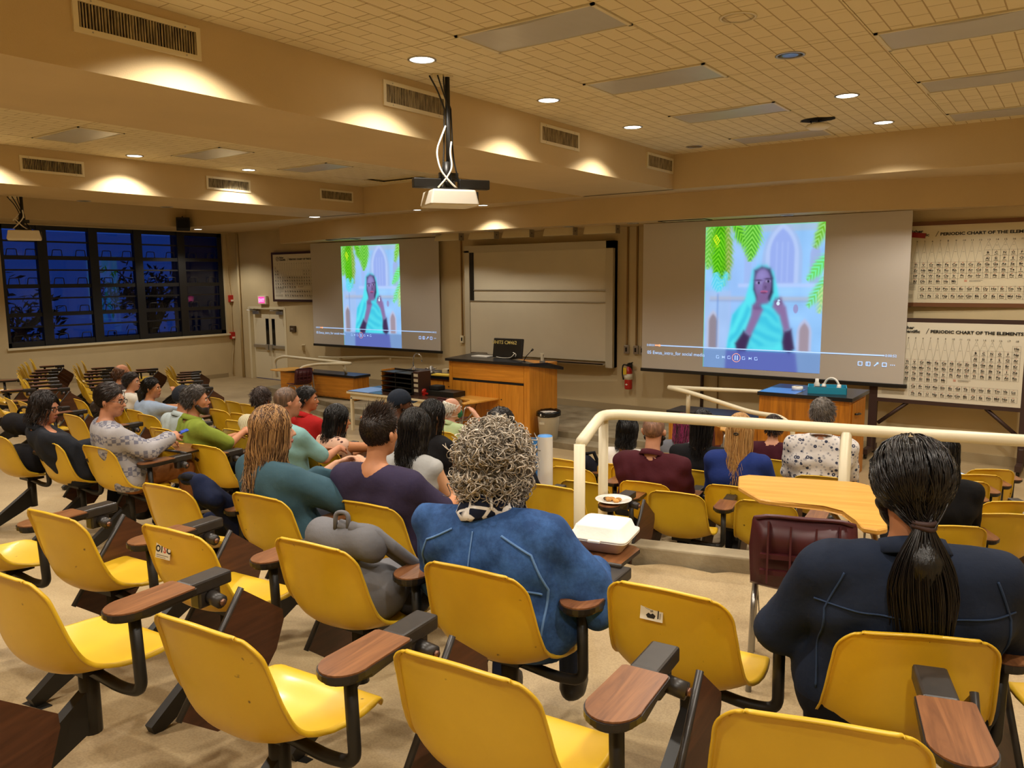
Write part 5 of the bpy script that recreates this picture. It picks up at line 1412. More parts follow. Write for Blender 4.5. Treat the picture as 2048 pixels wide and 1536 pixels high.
def strand_mesh(name, paths, r0, r1, rnd, shade=(.6, 1.25)):
    """paths: (n, m, 3) array -> three-sided tapering tubes with a shade per strand"""
    paths = np.asarray(paths); n, m, _ = paths.shape
    d = np.gradient(paths, axis=1); d /= np.linalg.norm(d, axis=-1, keepdims=True) + 1e-9
    up = np.broadcast_to(np.array([.31, .53, .79]), d.shape)
    u = np.cross(d, up); u /= np.linalg.norm(u, axis=-1, keepdims=True) + 1e-9; v = np.cross(d, u)
    rr = np.linspace(r0, r1, m)[None, :, None]
    ring = [paths + (u * math.cos(a) + v * math.sin(a)) * rr for a in (0, 2.094, 4.189)]
    V = np.stack(ring, 2).reshape(-1, 3)
    i = np.arange(n)[:, None, None] * (m * 3) + np.arange(m - 1)[None, :, None] * 3 + np.arange(3)[None, None, :]
    j = np.arange(n)[:, None, None] * (m * 3) + np.arange(m - 1)[None, :, None] * 3 + (np.arange(3)[None, None, :] + 1) % 3
    Q = np.stack([i, j, j + 3, i + 3], -1).reshape(-1, 4)
    me = np_mesh(name, V, Q)
    at = me.color_attributes.new('Shade', 'FLOAT_COLOR', 'POINT')
    s = np.repeat(rnd.uniform(shade[0], shade[1], n), m * 3)
    c = np.ones((len(V), 4), np.float32); c[:, :3] = s[:, None]
    at.data.foreach_set('color', c.ravel())
    return me
def hair_mat(name, col, rough=.42, strand=False, col2=None):
    m = mat(name, col, rough, spec=.45)
    N, L = nodes(m); b = N['Principled BSDF']
    c = lin(col)
    if strand:
        vc = N.new('ShaderNodeVertexColor'); vc.layer_name = 'Shade'
        mx = N.new('ShaderNodeMixRGB'); mx.blend_type = 'MULTIPLY'; mx.inputs[0].default_value = 1; mx.inputs[1].default_value = (*c, 1)
        L.new(vc.outputs['Color'], mx.inputs[2])
        if col2:
            cr = N.new('ShaderNodeValToRGB'); cr.color_ramp.elements[0].position = .45; cr.color_ramp.elements[1].position = .6
            cr.color_ramp.elements[0].color = (*c, 1); cr.color_ramp.elements[1].color = (*lin(col2), 1)
            sp = N.new('ShaderNodeMath'); sp.operation = 'MULTIPLY_ADD'; sp.inputs[1].default_value = 1.54; sp.inputs[2].default_value = -.92
            L.new(vc.outputs['Color'], sp.inputs[0]); L.new(sp.outputs[0], cr.inputs['Fac']); L.new(cr.outputs['Color'], b.inputs['Base Color'])
        else:
            L.new(mx.outputs['Color'], b.inputs['Base Color'])
    else:
        tc = N.new('ShaderNodeTexCoord'); mp = N.new('ShaderNodeMapping'); mp.inputs['Scale'].default_value = (60, 60, 7)
        nz = N.new('ShaderNodeTexNoise'); nz.inputs['Scale'].default_value = 1.6; nz.inputs['Detail'].default_value = 3
        L.new(tc.outputs['Object'], mp.inputs['Vector']); L.new(mp.outputs['Vector'], nz.inputs['Vector'])
        cr = N.new('ShaderNodeValToRGB'); cr.color_ramp.elements[0].position = .35; cr.color_ramp.elements[1].position = .68
        cr.color_ramp.elements[0].color = (*[v * .6 for v in c], 1); cr.color_ramp.elements[1].color = (*(lin(col2) if col2 else [min(1, v * 1.5) for v in c]), 1)
        L.new(nz.outputs['Fac'], cr.inputs['Fac']); L.new(cr.outputs['Color'], b.inputs['Base Color'])
        bp = N.new('ShaderNodeBump'); bp.inputs['Strength'].default_value = .5; bp.inputs['Distance'].default_value = .01
        L.new(nz.outputs['Fac'], bp.inputs['Height']); L.new(bp.outputs['Normal'], b.inputs['Normal'])
    return m
def cloth_mat(name, col, var=.12, rough=.85, pattern=None, col2=None, col3=None):
    m = mat(name, col, rough, var=var, vscale=5, bump=.35, bscale=22, spec=.2)
    if pattern is None: return m
    N, L = nodes(m); b = N['Principled BSDF']
    tc = N.new('ShaderNodeTexCoord'); c1, c2 = lin(col), lin(col2)
    mx = N.new('ShaderNodeMixRGB'); mx.inputs[1].default_value = (*c1, 1); mx.inputs[2].default_value = (*c2, 1)
    def ramp(src, a, bb):
        r = N.new('ShaderNodeValToRGB'); e = r.color_ramp.elements; lo, hi = min(a, bb), max(a, bb)
        e[0].position = lo; e[1].position = hi; c = (0, 1) if a < bb else (1, 0)
        e[0].color = (c[0], c[0], c[0], 1); e[1].color = (c[1], c[1], c[1], 1)
        L.new(src, r.inputs['Fac']); return r.outputs['Color']
    if pattern == 'stripe':
        w = N.new('ShaderNodeTexWave'); w.inputs['Scale'].default_value = 14; w.bands_direction = 'X'; L.new(tc.outputs['Object'], w.inputs['Vector'])
        L.new(ramp(w.outputs['Fac'], .72, .8), mx.inputs[0])
    elif pattern == 'flower':
        v = N.new('ShaderNodeTexVoronoi'); v.inputs['Scale'].default_value = 21; L.new(tc.outputs['Object'], v.inputs['Vector'])
        r = N.new('ShaderNodeValToRGB'); e = r.color_ramp.elements; e[0].position = .10; e[0].color = (.9, .9, .9, 1); e[1].position = .14; e[1].color = (1, 1, 1, 1)
        for p_, q in ((.30, 1), (.33, 0), (1, 0)): x = e.new(p_); x.color = (q, q, q, 1)
        e[0].color = (0, 0, 0, 1)
        L.new(v.outputs['Distance'], r.inputs['Fac']); L.new(r.outputs['Color'], mx.inputs[0])
        v2 = N.new('ShaderNodeTexVoronoi'); v2.inputs['Scale'].default_value = 34; L.new(tc.outputs['Object'], v2.inputs['Vector'])
        m2 = N.new('ShaderNodeMixRGB'); m2.inputs[1].default_value = (*c1, 1); m2.inputs[2].default_value = (*lin(col3 or col2), 1)
        L.new(ramp(v2.outputs['Distance'], .36, .30), m2.inputs[0]); L.new(m2.outputs[0], mx.inputs[1])
    elif pattern == 'knit':
        br = N.new('ShaderNodeTexChecker'); br.inputs['Scale'].default_value = 34; mp = N.new('ShaderNodeMapping'); mp.inputs['Rotation'].default_value = (.5, .6, .78); L.new(tc.outputs['Object'], mp.inputs['Vector']); L.new(mp.outputs['Vector'], br.inputs['Vector'])
        nz = N.new('ShaderNodeTexNoise'); nz.inputs['Scale'].default_value = 7; L.new(tc.outputs['Object'], nz.inputs['Vector'])
        w = N.new('ShaderNodeTexWave'); w.inputs['Scale'].default_value = 2.4; w.bands_direction = 'Z'; w.inputs['Distortion'].default_value = 2; L.new(tc.outputs['Object'], w.inputs['Vector'])
        ml = N.new('ShaderNodeMath'); ml.operation = 'MULTIPLY'; L.new(br.outputs['Fac'], ml.inputs[0]); L.new(ramp(w.outputs['Fac'], .35, .5), ml.inputs[1])
        L.new(ml.outputs[0], mx.inputs[0])
    elif pattern == 'denim':
        nz = N.new('ShaderNodeTexNoise'); nz.inputs['Scale'].default_value = 9; nz.inputs['Detail'].default_value = 9; nz.inputs['Roughness'].default_value = .75; L.new(tc.outputs['Object'], nz.inputs['Vector'])
        L.new(ramp(nz.outputs['Fac'], .42, .72), mx.inputs[0])
    elif pattern == 'leafy':
        v = N.new('ShaderNodeTexVoronoi'); v.inputs['Scale'].default_value = 26; L.new(tc.outputs['Object'], v.inputs['Vector']); L.new(ramp(v.outputs['Distance'], .34, .30), mx.inputs[0])
    elif pattern == 'grid':
        br = N.new('ShaderNodeTexVoronoi'); br.feature = 'DISTANCE_TO_EDGE'; br.inputs['Scale'].default_value = 17; L.new(tc.outputs['Object'], br.inputs['Vector']); L.new(ramp(br.outputs['Distance'], .10, .07), mx.inputs[0])
    L.new(mx.outputs[0], b.inputs['Base Color'])
    return m

_skins = {}
def skin(c):
    if c not in _skins: _skins[c] = mat('skin', c, .5, var=.06, vscale=10, spec=.35)
    return _skins[c]
M['eye_w'] = mat('eye white', 'e8e2d8', .2); M['iris'] = mat('iris', '2a1a10', .2); M['spec'] = mat('spectacle frame', '2a1712', .3)
M['shoe'] = mat('dark shoe', '16130f', .5)

def ik(a, b, l1, l2, pole):
    a, b, pole = np.array(a), np.array(b), np.array(pole)
    d = b - a; L = np.linalg.norm(d); L2 = min(L, (l1 + l2) * .995)
    dn = d / L; x = (l1 * l1 - l2 * l2 + L2 * L2) / (2 * L2); hh = math.sqrt(max(l1 * l1 - x * x, 0))
    pp = pole - dn * (pole @ dn); pp /= np.linalg.norm(pp) + 1e-9
    return a + dn * x + pp * hh, a + dn * L2

def hand_prims(w, d, palm_n, s=1.0, curl=.5, side=1):
    """palm + four unequal curled fingers + thumb; d = direction of the hand, palm_n = palm normal, side picks the thumb side"""
    d = np.array(d) / np.linalg.norm(d); n = np.array(palm_n, float); n -= d * (n @ d); n /= np.linalg.norm(n) + 1e-9
    x = np.cross(d, n) * side
    out = []
    R = np.stack([x, d, n], 1)
    out.append((('e', w + d * .045 * s, (.042 * s, .052 * s, .017 * s), R), .012))
    for i, (o, ln) in enumerate(((-.030, .062), (-.010, .074), (.011, .070), (.031, .055))):
        a = w + d * .082 * s + x * o * s
        b = a + (d * math.cos(curl * .6) + n * math.sin(curl * .6)) * ln * .48 * s
        c = b + (d * math.cos(curl * 1.9) + n * math.sin(curl * 1.9)) * ln * .52 * s
        out += [(('c', a, b, .0098 * s, .009 * s), .004), (('c', b, c, .009 * s, .0075 * s), .004)]
    t0 = w + d * .022 * s - x * .032 * s; t1 = t0 + (-x * .6 + d * .7 + n * .35) * .042 * s; t2 = t1 + (d * .85 - x * .15 + n * .4) * .032 * s
    out += [(('c', t0, t1, .013 * s, .011 * s), .008), (('c', t1, t2, .0105 * s, .009 * s), .004)]
    return out

def person(label, head, chair_key=None, rz=None, sz=.92, yaw=0, pitch=0, roll=0, skinc='c08a66', shirt='444444', shirt_pat=None, shirt2=None, shirt3=None, sleeve=1.0, bulk=1.0, hair='short', hairc='1d1511', hairc2=None,
           arms='lap', pants='1b1a1d', vox=.016, face=False, beard=None, glasses=False, collar=None, shw=.175, lean=0.0, fall=.25, wrists=None, swivel=0, fit=.010, wrinkle=.004, seed=1, neck_open=.0, extra=None, feet=True, twist=None, group='seated audience', floor_z=None, chair_label=None, back=0.0):
    rnd = np.random.default_rng(seed)
    head = Vector(head)
    if chair_key is not None and chair_key in CHAIRS:
        loc, hd = CHAIRS[chair_key]; loc = Vector(loc)
        hd = hd + math.radians(swivel)
    else:
        hd = math.radians(rz)
        fwd = Vector((-math.sin(hd), math.cos(hd), 0)); y0 = -.03 + lean
        loc = head - fwd * y0; loc.z = floor_z
        if chair_label:
            bp = loc - fwd * .285
            chair(chair_key or label, bp.x, bp.y, floor_z, hd, chair_label, GR, False)
    t = thing('person', label, 'person', loc, hd, None)
    ca, sa = math.cos(-hd), math.sin(-hd)
    dl = head - loc
    hc = np.array((dl.x * ca - dl.y * sa, dl.x * sa + dl.y * ca, dl.z))
    # head frame
    Rm = Matrix.Rotation(math.radians(yaw), 3, 'Z') @ Matrix.Rotation(math.radians(pitch), 3, 'X') @ Matrix.Rotation(math.radians(roll), 3, 'Y')
    R = np.array(Rm) * sz; Ru = np.array(Rm)
    H = lambda x, y, z: hc + R @ np.array((x, y, z), float)
    hp = []
    def he(c, r, k=.02): hp.append((('e', H(*c), np.array(r) * sz, Ru), k))
    he((0, -.014, .032), (.075, .096, .090)); he((0, .028, -.035), (.060, .066, .083), .03); he((0, .058, -.095), (.030, .030, .026), .03)
    hp.append((('c', H(-.034, .078, .022), H(.034, .078, .022), .013 * sz, .013 * sz), .02)); hp.append((('c', H(0, .090, .008), H(0, .112, -.030), .008 * sz, .012 * sz), .010))
    hp.append((('c', H(-.014, .097, -.034), H(.014, .097, -.034), .009 * sz, .009 * sz), .008)); hp.append((('c', H(-.018, .088, -.064), H(.018, .088, -.064), .009 * sz, .009 * sz), .008))
    for s in (-1, 1):
        hp.append((('e', H(s * .040, .062, -.022), np.array((.022, .02, .02)) * sz, Ru), .02))
        er = np.array(Rm @ Matrix.Rotation(s * .35, 3, 'Z')); hp.append((('e', H(s * .085, -.006, -.010), np.array((.009, .020, .032)) * sz, er), .006)); hp.append((('e', H(s * .088, -.012, .002), np.array((.010, .016, .022)) * sz, er), .006))
    # trunk
    rt = min(.112 * bulk, .128); pel = np.array((0, -.178 + rt + fit + back, .535)); nb = hc + Ru @ np.array((0, -.035, -.10)) * sz + np.array((0, -.022, -.075 * sz))
    nb = nb * .75 + .25 * (hc + np.array((0, -.05, -.18 * sz)))
    yaw_t = math.radians(twist or 0); X = np.array((math.cos(yaw_t), math.sin(yaw_t), 0.0))
    sp = lambda f: pel * (1 - f) + nb * f + np.array((0, -.012 * math.sin(PI * f), 0))
    def torso(o, k=.06):
        b = bulk
        c1, c2, c3, c4 = pel, sp(.30), sp(.62), sp(.84)
        w1 = .085 * b + .112 * b - rt; w2 = .060 * b + .108 * b - rt
        q = [(('c', c1 - X * w1, c1 + X * w1, rt + o, rt + o), k), (('c', c2 - X * w2, c2 + X * w2, rt + o, rt + o), k),
             (('c', c3 - X * (shw - .08), c3 + X * (shw - .08), .100 * (.7 + .3 * b) + o, .100 * (.7 + .3 * b) + o), k), (('c', c4 - X * (shw - .07), c4 + X * (shw - .07), .066 + o, .066 + o), k)]
        return q
    c4 = sp(.86); shs = [c4 - X * shw + np.array((0, .0, -.005)), c4 + X * shw + np.array((0, .0, -.005))]
    if wrists is None:
        wr = {'lap': ((-.10, .27, .66), (.10, .27, .66)), 'desk': ((-.05, .38, .72), (.16, .40, .73)), 'cross': ((.10, .14, .80), (-.10, .17, .76)), 'rest': ((-.12, .26, .66), (.30, .16, .69)), 'down': ((-.2, .2, .6), (.2, .2, .6))}.get(arms, ((-.10, .27, .66), (.10, .27, .66)))
    else: wr = wrists
    arm_sk = []
    for s, sh, w in ((-1, shs[0], wr[0]), (1, shs[1], wr[1])):
        w = np.array(w, float); dv = w - sh; Lw = np.linalg.norm(dv); w = sh + dv * min(1, .455 / Lw)
        e, w2 = ik(sh, w, .285, .25, np.array((s * .55, -.45, -.65)))
        arm_sk.append((sh, e, w2, s))
    body = list(hp)
    body.append((('c', nb + np.array((0, 0, -.03)), H(0, -.022, -.055), .053 * sz * (.7 + .3 * bulk), .050 * sz * (.8 + .2 * bulk)), .025))
    body += torso(-.008)
    for sh, e, w, s in arm_sk:
        body += [(('c', nb + np.array((0, -.0, -.035)), sh, .05, .048), .05), (('c', sh, e, .048, .040), .03), (('c', e, w, .040, .027), .02)]
        d = w - e
        body += hand_prims(w, d + np.array((0, 0, -.04)), np.array((-s * .45, -.1, -.85)), .98 * sz / .92, .7, s)
    hips = [pel + np.array((s * .09, .02, -.02)) for s in (-1, 1)]
    legs = []
    for s, hp_ in ((-1, hips[0]), (1, hips[1])):
        kn = np.array((s * .13, .40, .505)); an = np.array((s * .13, .36 + .05 * s, .09)); legs.append((hp_, kn, an))
        body += [(('c', hp_, kn, .078, .052), .04), (('c', kn, an, .052, .034), .03)]
        body += [(('e', an + np.array((0, .06, -.045)), (.045, .12, .038)), .02)]
    o = obj('body', sdf_mesh('body', body, vox), skin(skinc), t)
    # shirt
    ws = rnd.uniform(0, 6, 6)
    def wr_disp(P):
        x, y, z = P[..., 0], P[..., 1], P[..., 2]
        return wrinkle * (np.sin(26 * z + 13 * x + 9 * np.sin(7 * x + ws[0]) + ws[1]) * .5 + np.sin(17 * x - 23 * z + 11 * y + 2 * np.sin(11 * z + ws[2])) * .5 + .6 * np.sin(41 * z + 30 * x * np.sign(x) + ws[3]) * np.exp(-((z - .72) / .16) ** 2))
    sp_ = torso(fit)
    cuts = [((0, 0, .425), (0, 0, -1))]
    for sh, e, w, s in arm_sk:
        sp_ += [(('c', nb + np.array((0, -.0, -.045)), sh, .048 + fit, .050 + fit), .05)]
        if sleeve > .15:
            f = min(sleeve / .5, 1); q = sh + (e - sh) * f
            sp_ += [(('c', sh, q, .056 + fit, .052 + fit * 1.2), .03)]
            if sleeve > .5:
                f = (sleeve - .5) / .5; q = e + (w - e) * f * .97
                sp_ += [(('c', e, q, .050 + fit * 1.2, .036 + fit * 1.1), .02)]
    nd = hc - nb; nd /= np.linalg.norm(nd)
    cuts.append((nb + nd * (.035 - neck_open), nd * .92))
    sm = cloth_mat(label[:40], shirt, pattern=shirt_pat, col2=shirt2, col3=shirt3)
    carve = [('c', nb - nd * (.03 + neck_open), hc, (.056 + neck_open * .8) * sz * (.75 + .25 * bulk), .060 * sz)]
    obj('top', sdf_mesh('top', sp_, vox, cuts, carve, wr_disp if wrinkle else None), sm, t)
    if collar:
        bm = BM(); u, v = frame_axes(Vector(nd)); rings = []
        for (rr, hh) in ((.068, .012), (.064, .050), (.078, .048), (.094, .008), (.090, .004)):
            ring = []
            for i in range(22):
                a = 2 * PI * i / 22; dirv = u * math.cos(a) + v * math.sin(a)
                ring.append(bm.verts.new(Vector(nb) + dirv * rr * (.8 + .2 * bulk) + Vector(nd) * (hh - .012 + .01 * max(0, -dirv.y))))
            rings.append(ring)
        for a, b in zip(rings[:-1], rings[1:]):
            for i in range(22): q = bm.faces.new((a[i], a[(i + 1) % 22], b[(i + 1) % 22], b[i])); q.smooth = True
        obj('collar', bm, sm if collar is True else cloth_mat('collar cloth', collar), t)
    # trousers and shoes
    if feet:
        tp = [(('c', pel - np.array((.085 * bulk, 0, .02)), pel + np.array((.085 * bulk, 0, -.02)), .118 * bulk, .118 * bulk), .05)]
        for a, kn, an in legs: tp += [(('c', a, kn, .094 * (.5 + .5 * bulk), .068), .04), (('c', kn, an + np.array((0, 0, .03)), .068, .052), .03)]
        obj('trousers', sdf_mesh('trousers', tp, max(vox, .018), [((0, 0, .60), (0, 0, 1))]), cloth_mat('trouser cloth', pants), t)
        for a, kn, an in legs:
            obj('shoe', sdf_mesh('shoe', [(('e', an + np.array((0, .06, -.045)), (.052, .135, .045)), .02), (('c', an + np.array((0, 0, .02)), an + np.array((0, .02, -.04)), .048, .05), .03)], .02, [(an + np.array((0, 0, -.085)), (0, 0, -1))]), M['shoe'], t)
    # face
    if face:
        for s in (-1, 1):
            bm = BM(); bmesh.ops.create_icosphere(bm, subdivisions=2, radius=.0125 * sz); bmesh.ops.translate(bm, verts=bm.verts, vec=Vector(H(s * .032, .079, .000))); e = obj('eye', bm, M['eye_w'], t, True)
            bm = BM(); bmesh.ops.create_icosphere(bm, subdivisions=2, radius=.0068 * sz); bmesh.ops.translate(bm, verts=bm.verts, vec=Vector(H(s * .032, .0865, .000))); obj('iris', bm, M['iris'], e, True)
            bm = BM(); tube(bm, [H(s * .012, .096, .020), H(s * .03, .096, .026), H(s * .05, .084, .018)], .0042, 6); obj('eyebrow', bm, hair_mat('brow', hairc if hair != 'bald' else '5a4030'), t)
        bm = BM(); tube(bm, [H(-.024, .089, -.064), H(-.008, .0985, -.060), H(.008, .0985, -.060), H(.024, .089, -.064)], [.002, .0055, .0055, .002], 6); tube(bm, [H(-.022, .088, -.068), H(0, .096, -.071), H(.022, .088, -.068)], [.002, .006, .002], 6); obj('lips', bm, mat('lips', '9c5a4e', .4), t, True)
    if glasses:
        bm = BM()
        for s in (-1, 1):
            tube(bm, [H(s * .033 + .023 * math.cos(a), .103, .0 + .018 * math.sin(a)) for a in np.linspace(0, 2 * PI, 17)], .0022, 5)
            tube(bm, [H(s * .056, .103, .004), H(s * .078, .06, .008), H(s * .082, -.01, .006)], .0022, 5)
        tube(bm, [H(-.010, .105, .003), H(.010, .105, .003)], .0022, 5); obj('glasses', bm, M['spec'], t, True)
    if beard:
        bp = [(('e', H(0, .050, -.085), np.array((.055, .052, .050)) * sz, Ru), .02), (('c', H(-.062, .01, -.05), H(0, .065, -.115), .022 * sz, .026 * sz), .02), (('c', H(.062, .01, -.05), H(0, .065, -.115), .022 * sz, .026 * sz), .02)]
        obj('beard', sdf_mesh('beard', bp, vox * .8, [(H(0, .09, -.045), Ru @ np.array((0, .3, 1)))], [('e', H(0, .105, -.062), np.array((.03, .02, .012)) * sz, Ru)], lambda P: .004 * np.sin(70 * P[..., 0] + 50 * P[..., 2])), hair_mat('beard', beard), t)
    # hair
    hm = hair_mat('hair', hairc, col2=hairc2)
    def cap(tk, n=(.0, .73, -.68), pt=(0, .080, .070), extra_p=(), amp=.003, fr=34, cuts2=(), name='hair', vx=None, m=None):
        pr = [(('e', H(0, -.016, .036), np.array((.076 + tk, .097 + tk, .091 + tk)) * sz, Ru), .02)] + list(extra_p)
        def dp(P):
            q = (P - hc) @ Ru; ang = np.arctan2(q[..., 0], -q[..., 1] + .02)
            return amp * (np.sin(fr * ang + 2.2 * np.sin(26 * q[..., 2] + ws[4])) + .6 * np.sin(fr * 1.7 * ang + 14 * q[..., 2] + ws[5]))
        big = ['b']
        def dp2(P):
            d = dp(P)
            return d
        me = sdf_mesh(name, pr, vx or vox * .8, list(cuts2), [], dp2)
        return obj(name, me, m or hm, t)
    FACE = (H(0, .080, .070), Ru @ np.array((0, .73, -.68)))
    NAPE = (H(0, -.08, -.075), Ru @ np.array((0, .25, -1)))
    if hair == 'short':
        cap(.014, cuts2=[FACE, NAPE], extra_p=[(('e', H(0, -.01, .075), np.array((.064, .085, .062)) * sz, Ru), .03)], amp=.004)
    elif hair == 'buzz':
        cap(.005, cuts2=[FACE, NAPE], amp=.001)
    elif hair == 'fringe':   # balding: hair band round the back
        cap(.008, cuts2=[(H(0, .03, .05), Ru @ np.array((0, .73, -.68))), NAPE, (H(0, 0, .062), Ru @ np.array((0, .35, 1)))], amp=.003)
    elif hair in ('long', 'bob'):
        ex = []
        L_ = fall
        for s, w_ in ((-1, .064), (-.55, .045), (0, .0), (.55, .045), (1, .064)):
            a = H(s * .062, -.03 - .05 * (1 - abs(s)), .02); b = a + np.array((s * .012, -.035, -L_)) ; ex.append((('c', a, b, .034 * sz, .026 * sz), .03))
        cap(.016, cuts2=[(H(0, .082, .072), Ru @ np.array((0, .80, -.25)))], extra_p=ex, amp=.005, fr=26)
    elif hair == 'bun':
        cap(.012, cuts2=[FACE, (H(0, -.08, -.09), Ru @ np.array((0, .25, -1)))], extra_p=[(('e', H(0, -.11, -.055), np.array((.062, .045, .045)) * sz, Ru), .03), (('e', H(0, -.095, -.095), np.array((.052, .035, .05)) * sz, Ru), .03)], amp=.004)
    elif hair == 'tail':
        ex = [(('c', H(0, -.10, -.0), H(.0, -.135, -.06), .040 * sz, .045 * sz), .03), (('c', H(0, -.135, -.06), H(0, -.13, -.06) + np.array((0, -.01, -fall)), .046 * sz, .034 * sz), .03)]
        cap(.012, cuts2=[FACE], extra_p=ex, amp=.006, fr=24)
    elif hair == 'cap':
        cap(.016, cuts2=[(H(0, .05, .012), Ru @ np.array((0, .25, -1)))], amp=0, name='cap', m=cloth_mat('cap cloth', hairc2 or '20242c'))
        bm = BM(); v = [H(x, .095 + .06 * (1 - (x / .075) ** 2), .020 - .01 * (x / .07) ** 2) for x in np.linspace(-.07, .07, 9)] + [H(x, .075, .030) for x in np.linspace(.07, -.07, 9)]
        f = bm.faces.new([bm.verts.new(q) for q in v]); bmesh.ops.solidify(bm, geom=[f], thickness=.004); obj('cap_peak', bm, cloth_mat('cap cloth', hairc2 or '20242c'), t)
        cap(.006, cuts2=[FACE, NAPE, (H(0, 0, .03), Ru @ np.array((0, 0, 1)))], amp=.003)
    D = dict(root=t, H=H, Ru=Ru, hc=hc, nb=nb, sz=sz, shs=shs, arms=arm_sk, hm=hm, rnd=rnd, shirt=sm, sp=sp, X=X, nd=nd)
    if hair in ('short', 'bun', 'tail', 'fringe', 'bob', 'long'): auto_strands(D, hair, hairc, hairc2, fall, vox)
    return D

def scalp(D, n, rnd, lo=-.2, front=.55, tk=.0):
    """points on the skull ellipsoid (head frame) inside the hair region"""
    out = []
    while len(out) < n:
        v = rnd.normal(size=(n * 3, 3)); v /= np.linalg.norm(v, axis=1, keepdims=True)
        p = v * np.array((.078 + tk, .099 + tk, .093 + tk)) + np.array((0, -.016, .036))
        ok = ((p[:, 1] - .080) * .73 + (p[:, 2] - .070) * -.68 < 0) & (p[:, 2] > -.085)
        out += list(p[ok])
    return np.array(out[:n])
def to_local(D, P): return D['hc'] + (P * D['sz']) @ D['Ru'].T
def outward(P, tk):
    """push points out to the skull surface plus tk"""
    c = np.array((0, -.016, .036)); r = np.array((.078, .099, .093)); q = P - c; k = np.linalg.norm(q / (r + tk), axis=-1, keepdims=True); return np.where(k < 1, c + q / np.maximum(k, 1e-6), P)
def add_strands(D, paths, r0, r1, name, m, shade=(.6, 1.25)):
    return obj(name, strand_mesh(name, paths, r0, r1, D['rnd'], shade), m, D['root'])
def base_cap(D, tk, ex=(), cuts=None, m=None, vx=.011):
    H, Ru, sz = D['H'], D['Ru'], D['sz']
    c = [(H(0, .080, .070), Ru @ np.array((0, .73, -.68)))] if cuts is None else cuts
    pr = [(('e', H(0, -.016, .036), np.array((.076 + tk, .097 + tk, .091 + tk)) * sz, Ru), .02)] + list(ex)
    return obj('hair', sdf_mesh('hair', pr, vx, c), m or D['hm'], D['root'])
def long_wavy(D, n, length, m, shade=(.5, 1.25), wave=.014, tie=False, r0=.0030, back_only=.15, tk=.018, spread=1.0):
    rnd = D['rnd']; az = rnd.uniform(-PI * (1 - back_only), PI * (1 - back_only), n); k = 15
    tt = np.linspace(0, 1, k); out = np.zeros((n, k, 3)); L = length * (.75 + .35 * rnd.random(n)); lay = rnd.random(n)
    part = np.stack([rnd.normal(0, .012, n), rnd.uniform(-.09, .055, n), np.full(n, .12)], 1)
    sx, cy_ = np.sin(az), -np.cos(az)
    mid = np.stack([sx * (.084 + tk * lay) * spread, cy_ * (.100 + tk * lay) - .016, .015 + 0 * az], 1)
    for i, t in enumerate(tt):
        if t < .35:
            s = t / .35; p = part * (1 - s) + mid * s; p = outward(p, tk * (.6 + .6 * lay)[:, None]); out[:, i] = to_local(D, p)
        else:
            s = (t - .35) / .65
            p = to_local(D, mid); wv = wave * s * np.stack([np.sin(s * 13 + az * 5 + lay * 6), np.cos(s * 11 + az * 3 + lay * 5), 0 * az], 1)
            out[:, i] = p + np.stack([-sx * .020 * s * (1 - .3 * spread), -.045 * s + .0 * az, -L * s], 1) + wv
    add_strands(D, out, r0, .0010, 'hair_strands', m, shade)
def auto_strands(D, hair, hairc, hairc2, fall, vox):
    rnd = D['rnd']; m = hair_mat('hair strands', hairc, .38, True, hairc2 if hair in ('long', 'bob') else None); r = .0016 + vox * .06
    if hair in ('long', 'bob'):
        long_wavy(D, 260, fall + .03, m, (.5, 1.5), .008, r0=r * 1.3, tk=.020); return
    n = 700 if hair in ('short', 'fringe') else 420
    P0 = scalp(D, n, rnd, tk=.013)
    if hair == 'fringe': P0 = P0[P0[:, 2] < .055]; n = len(P0)
    tt = np.linspace(0, 1, 5)[None, :, None]
    if hair in ('short', 'fringe'):
        fl = np.stack([P0[:, 0] * 6 + .25, -.55 - P0[:, 1] * 2, -.4 - .5 * (P0[:, 2] < .06)], 1) + rnd.normal(0, .22, (n, 3)); fl /= np.linalg.norm(fl, axis=1, keepdims=True)
        path = outward(P0[:, None, :] + fl[:, None, :] * .042 * tt, .013 + .006 * rnd.random((n, 1, 1)))
    else:
        T = np.array((0, -.12, -.045)); tt = np.linspace(0, 1, 7)[None, :, None]
        path = outward(P0[:, None, :] * (1 - tt) + T * tt, .015 + .006 * rnd.random((n, 1, 1)))
    add_strands(D, to_local(D, path), r, r * .5, 'hair_strands', m, (.5, 1.5))

def hz(x, y):
    return floorz(x, y)
CL = 'yellow tablet chair occupied by the '
# ---- nearest people
PONY = person('large man with long black ponytail in a navy work shirt, back to camera', (-.37, 2.41, 2.185), 'J', sz=1.0, yaw=4, skinc='a9714c', shirt='1b2436', bulk=1.36, shw=.225, sleeve=.98, hair='none', hairc='0f0c0b', arms='lap', wrists=((-.22, .22, .70), (.22, .24, .70)), vox=.012, collar=True, fit=.016, wrinkle=.006, beard='17110d', pants='14151a', seed=3, neck_open=-.01, face=True)
JEAN = person('person with voluminous curly grey hair in a blue denim jacket', (-1.70, 2.23, 2.10), 'H', sz=.95, yaw=12, pitch=-14, roll=6, skinc='b98a6a', shirt='27426e', shirt_pat='denim', shirt2='3f66a0', bulk=1.18, shw=.215, sleeve=.98, hair='none', hairc='9a948a', arms='lap', wrists=((-.16, .30, .64), (.26, .22, .64)), vox=.012, fit=.028, wrinkle=.008, seed=5, lean=.1, swivel=14, twist=-8, neck_open=.01, pants='2a3550', face=True)
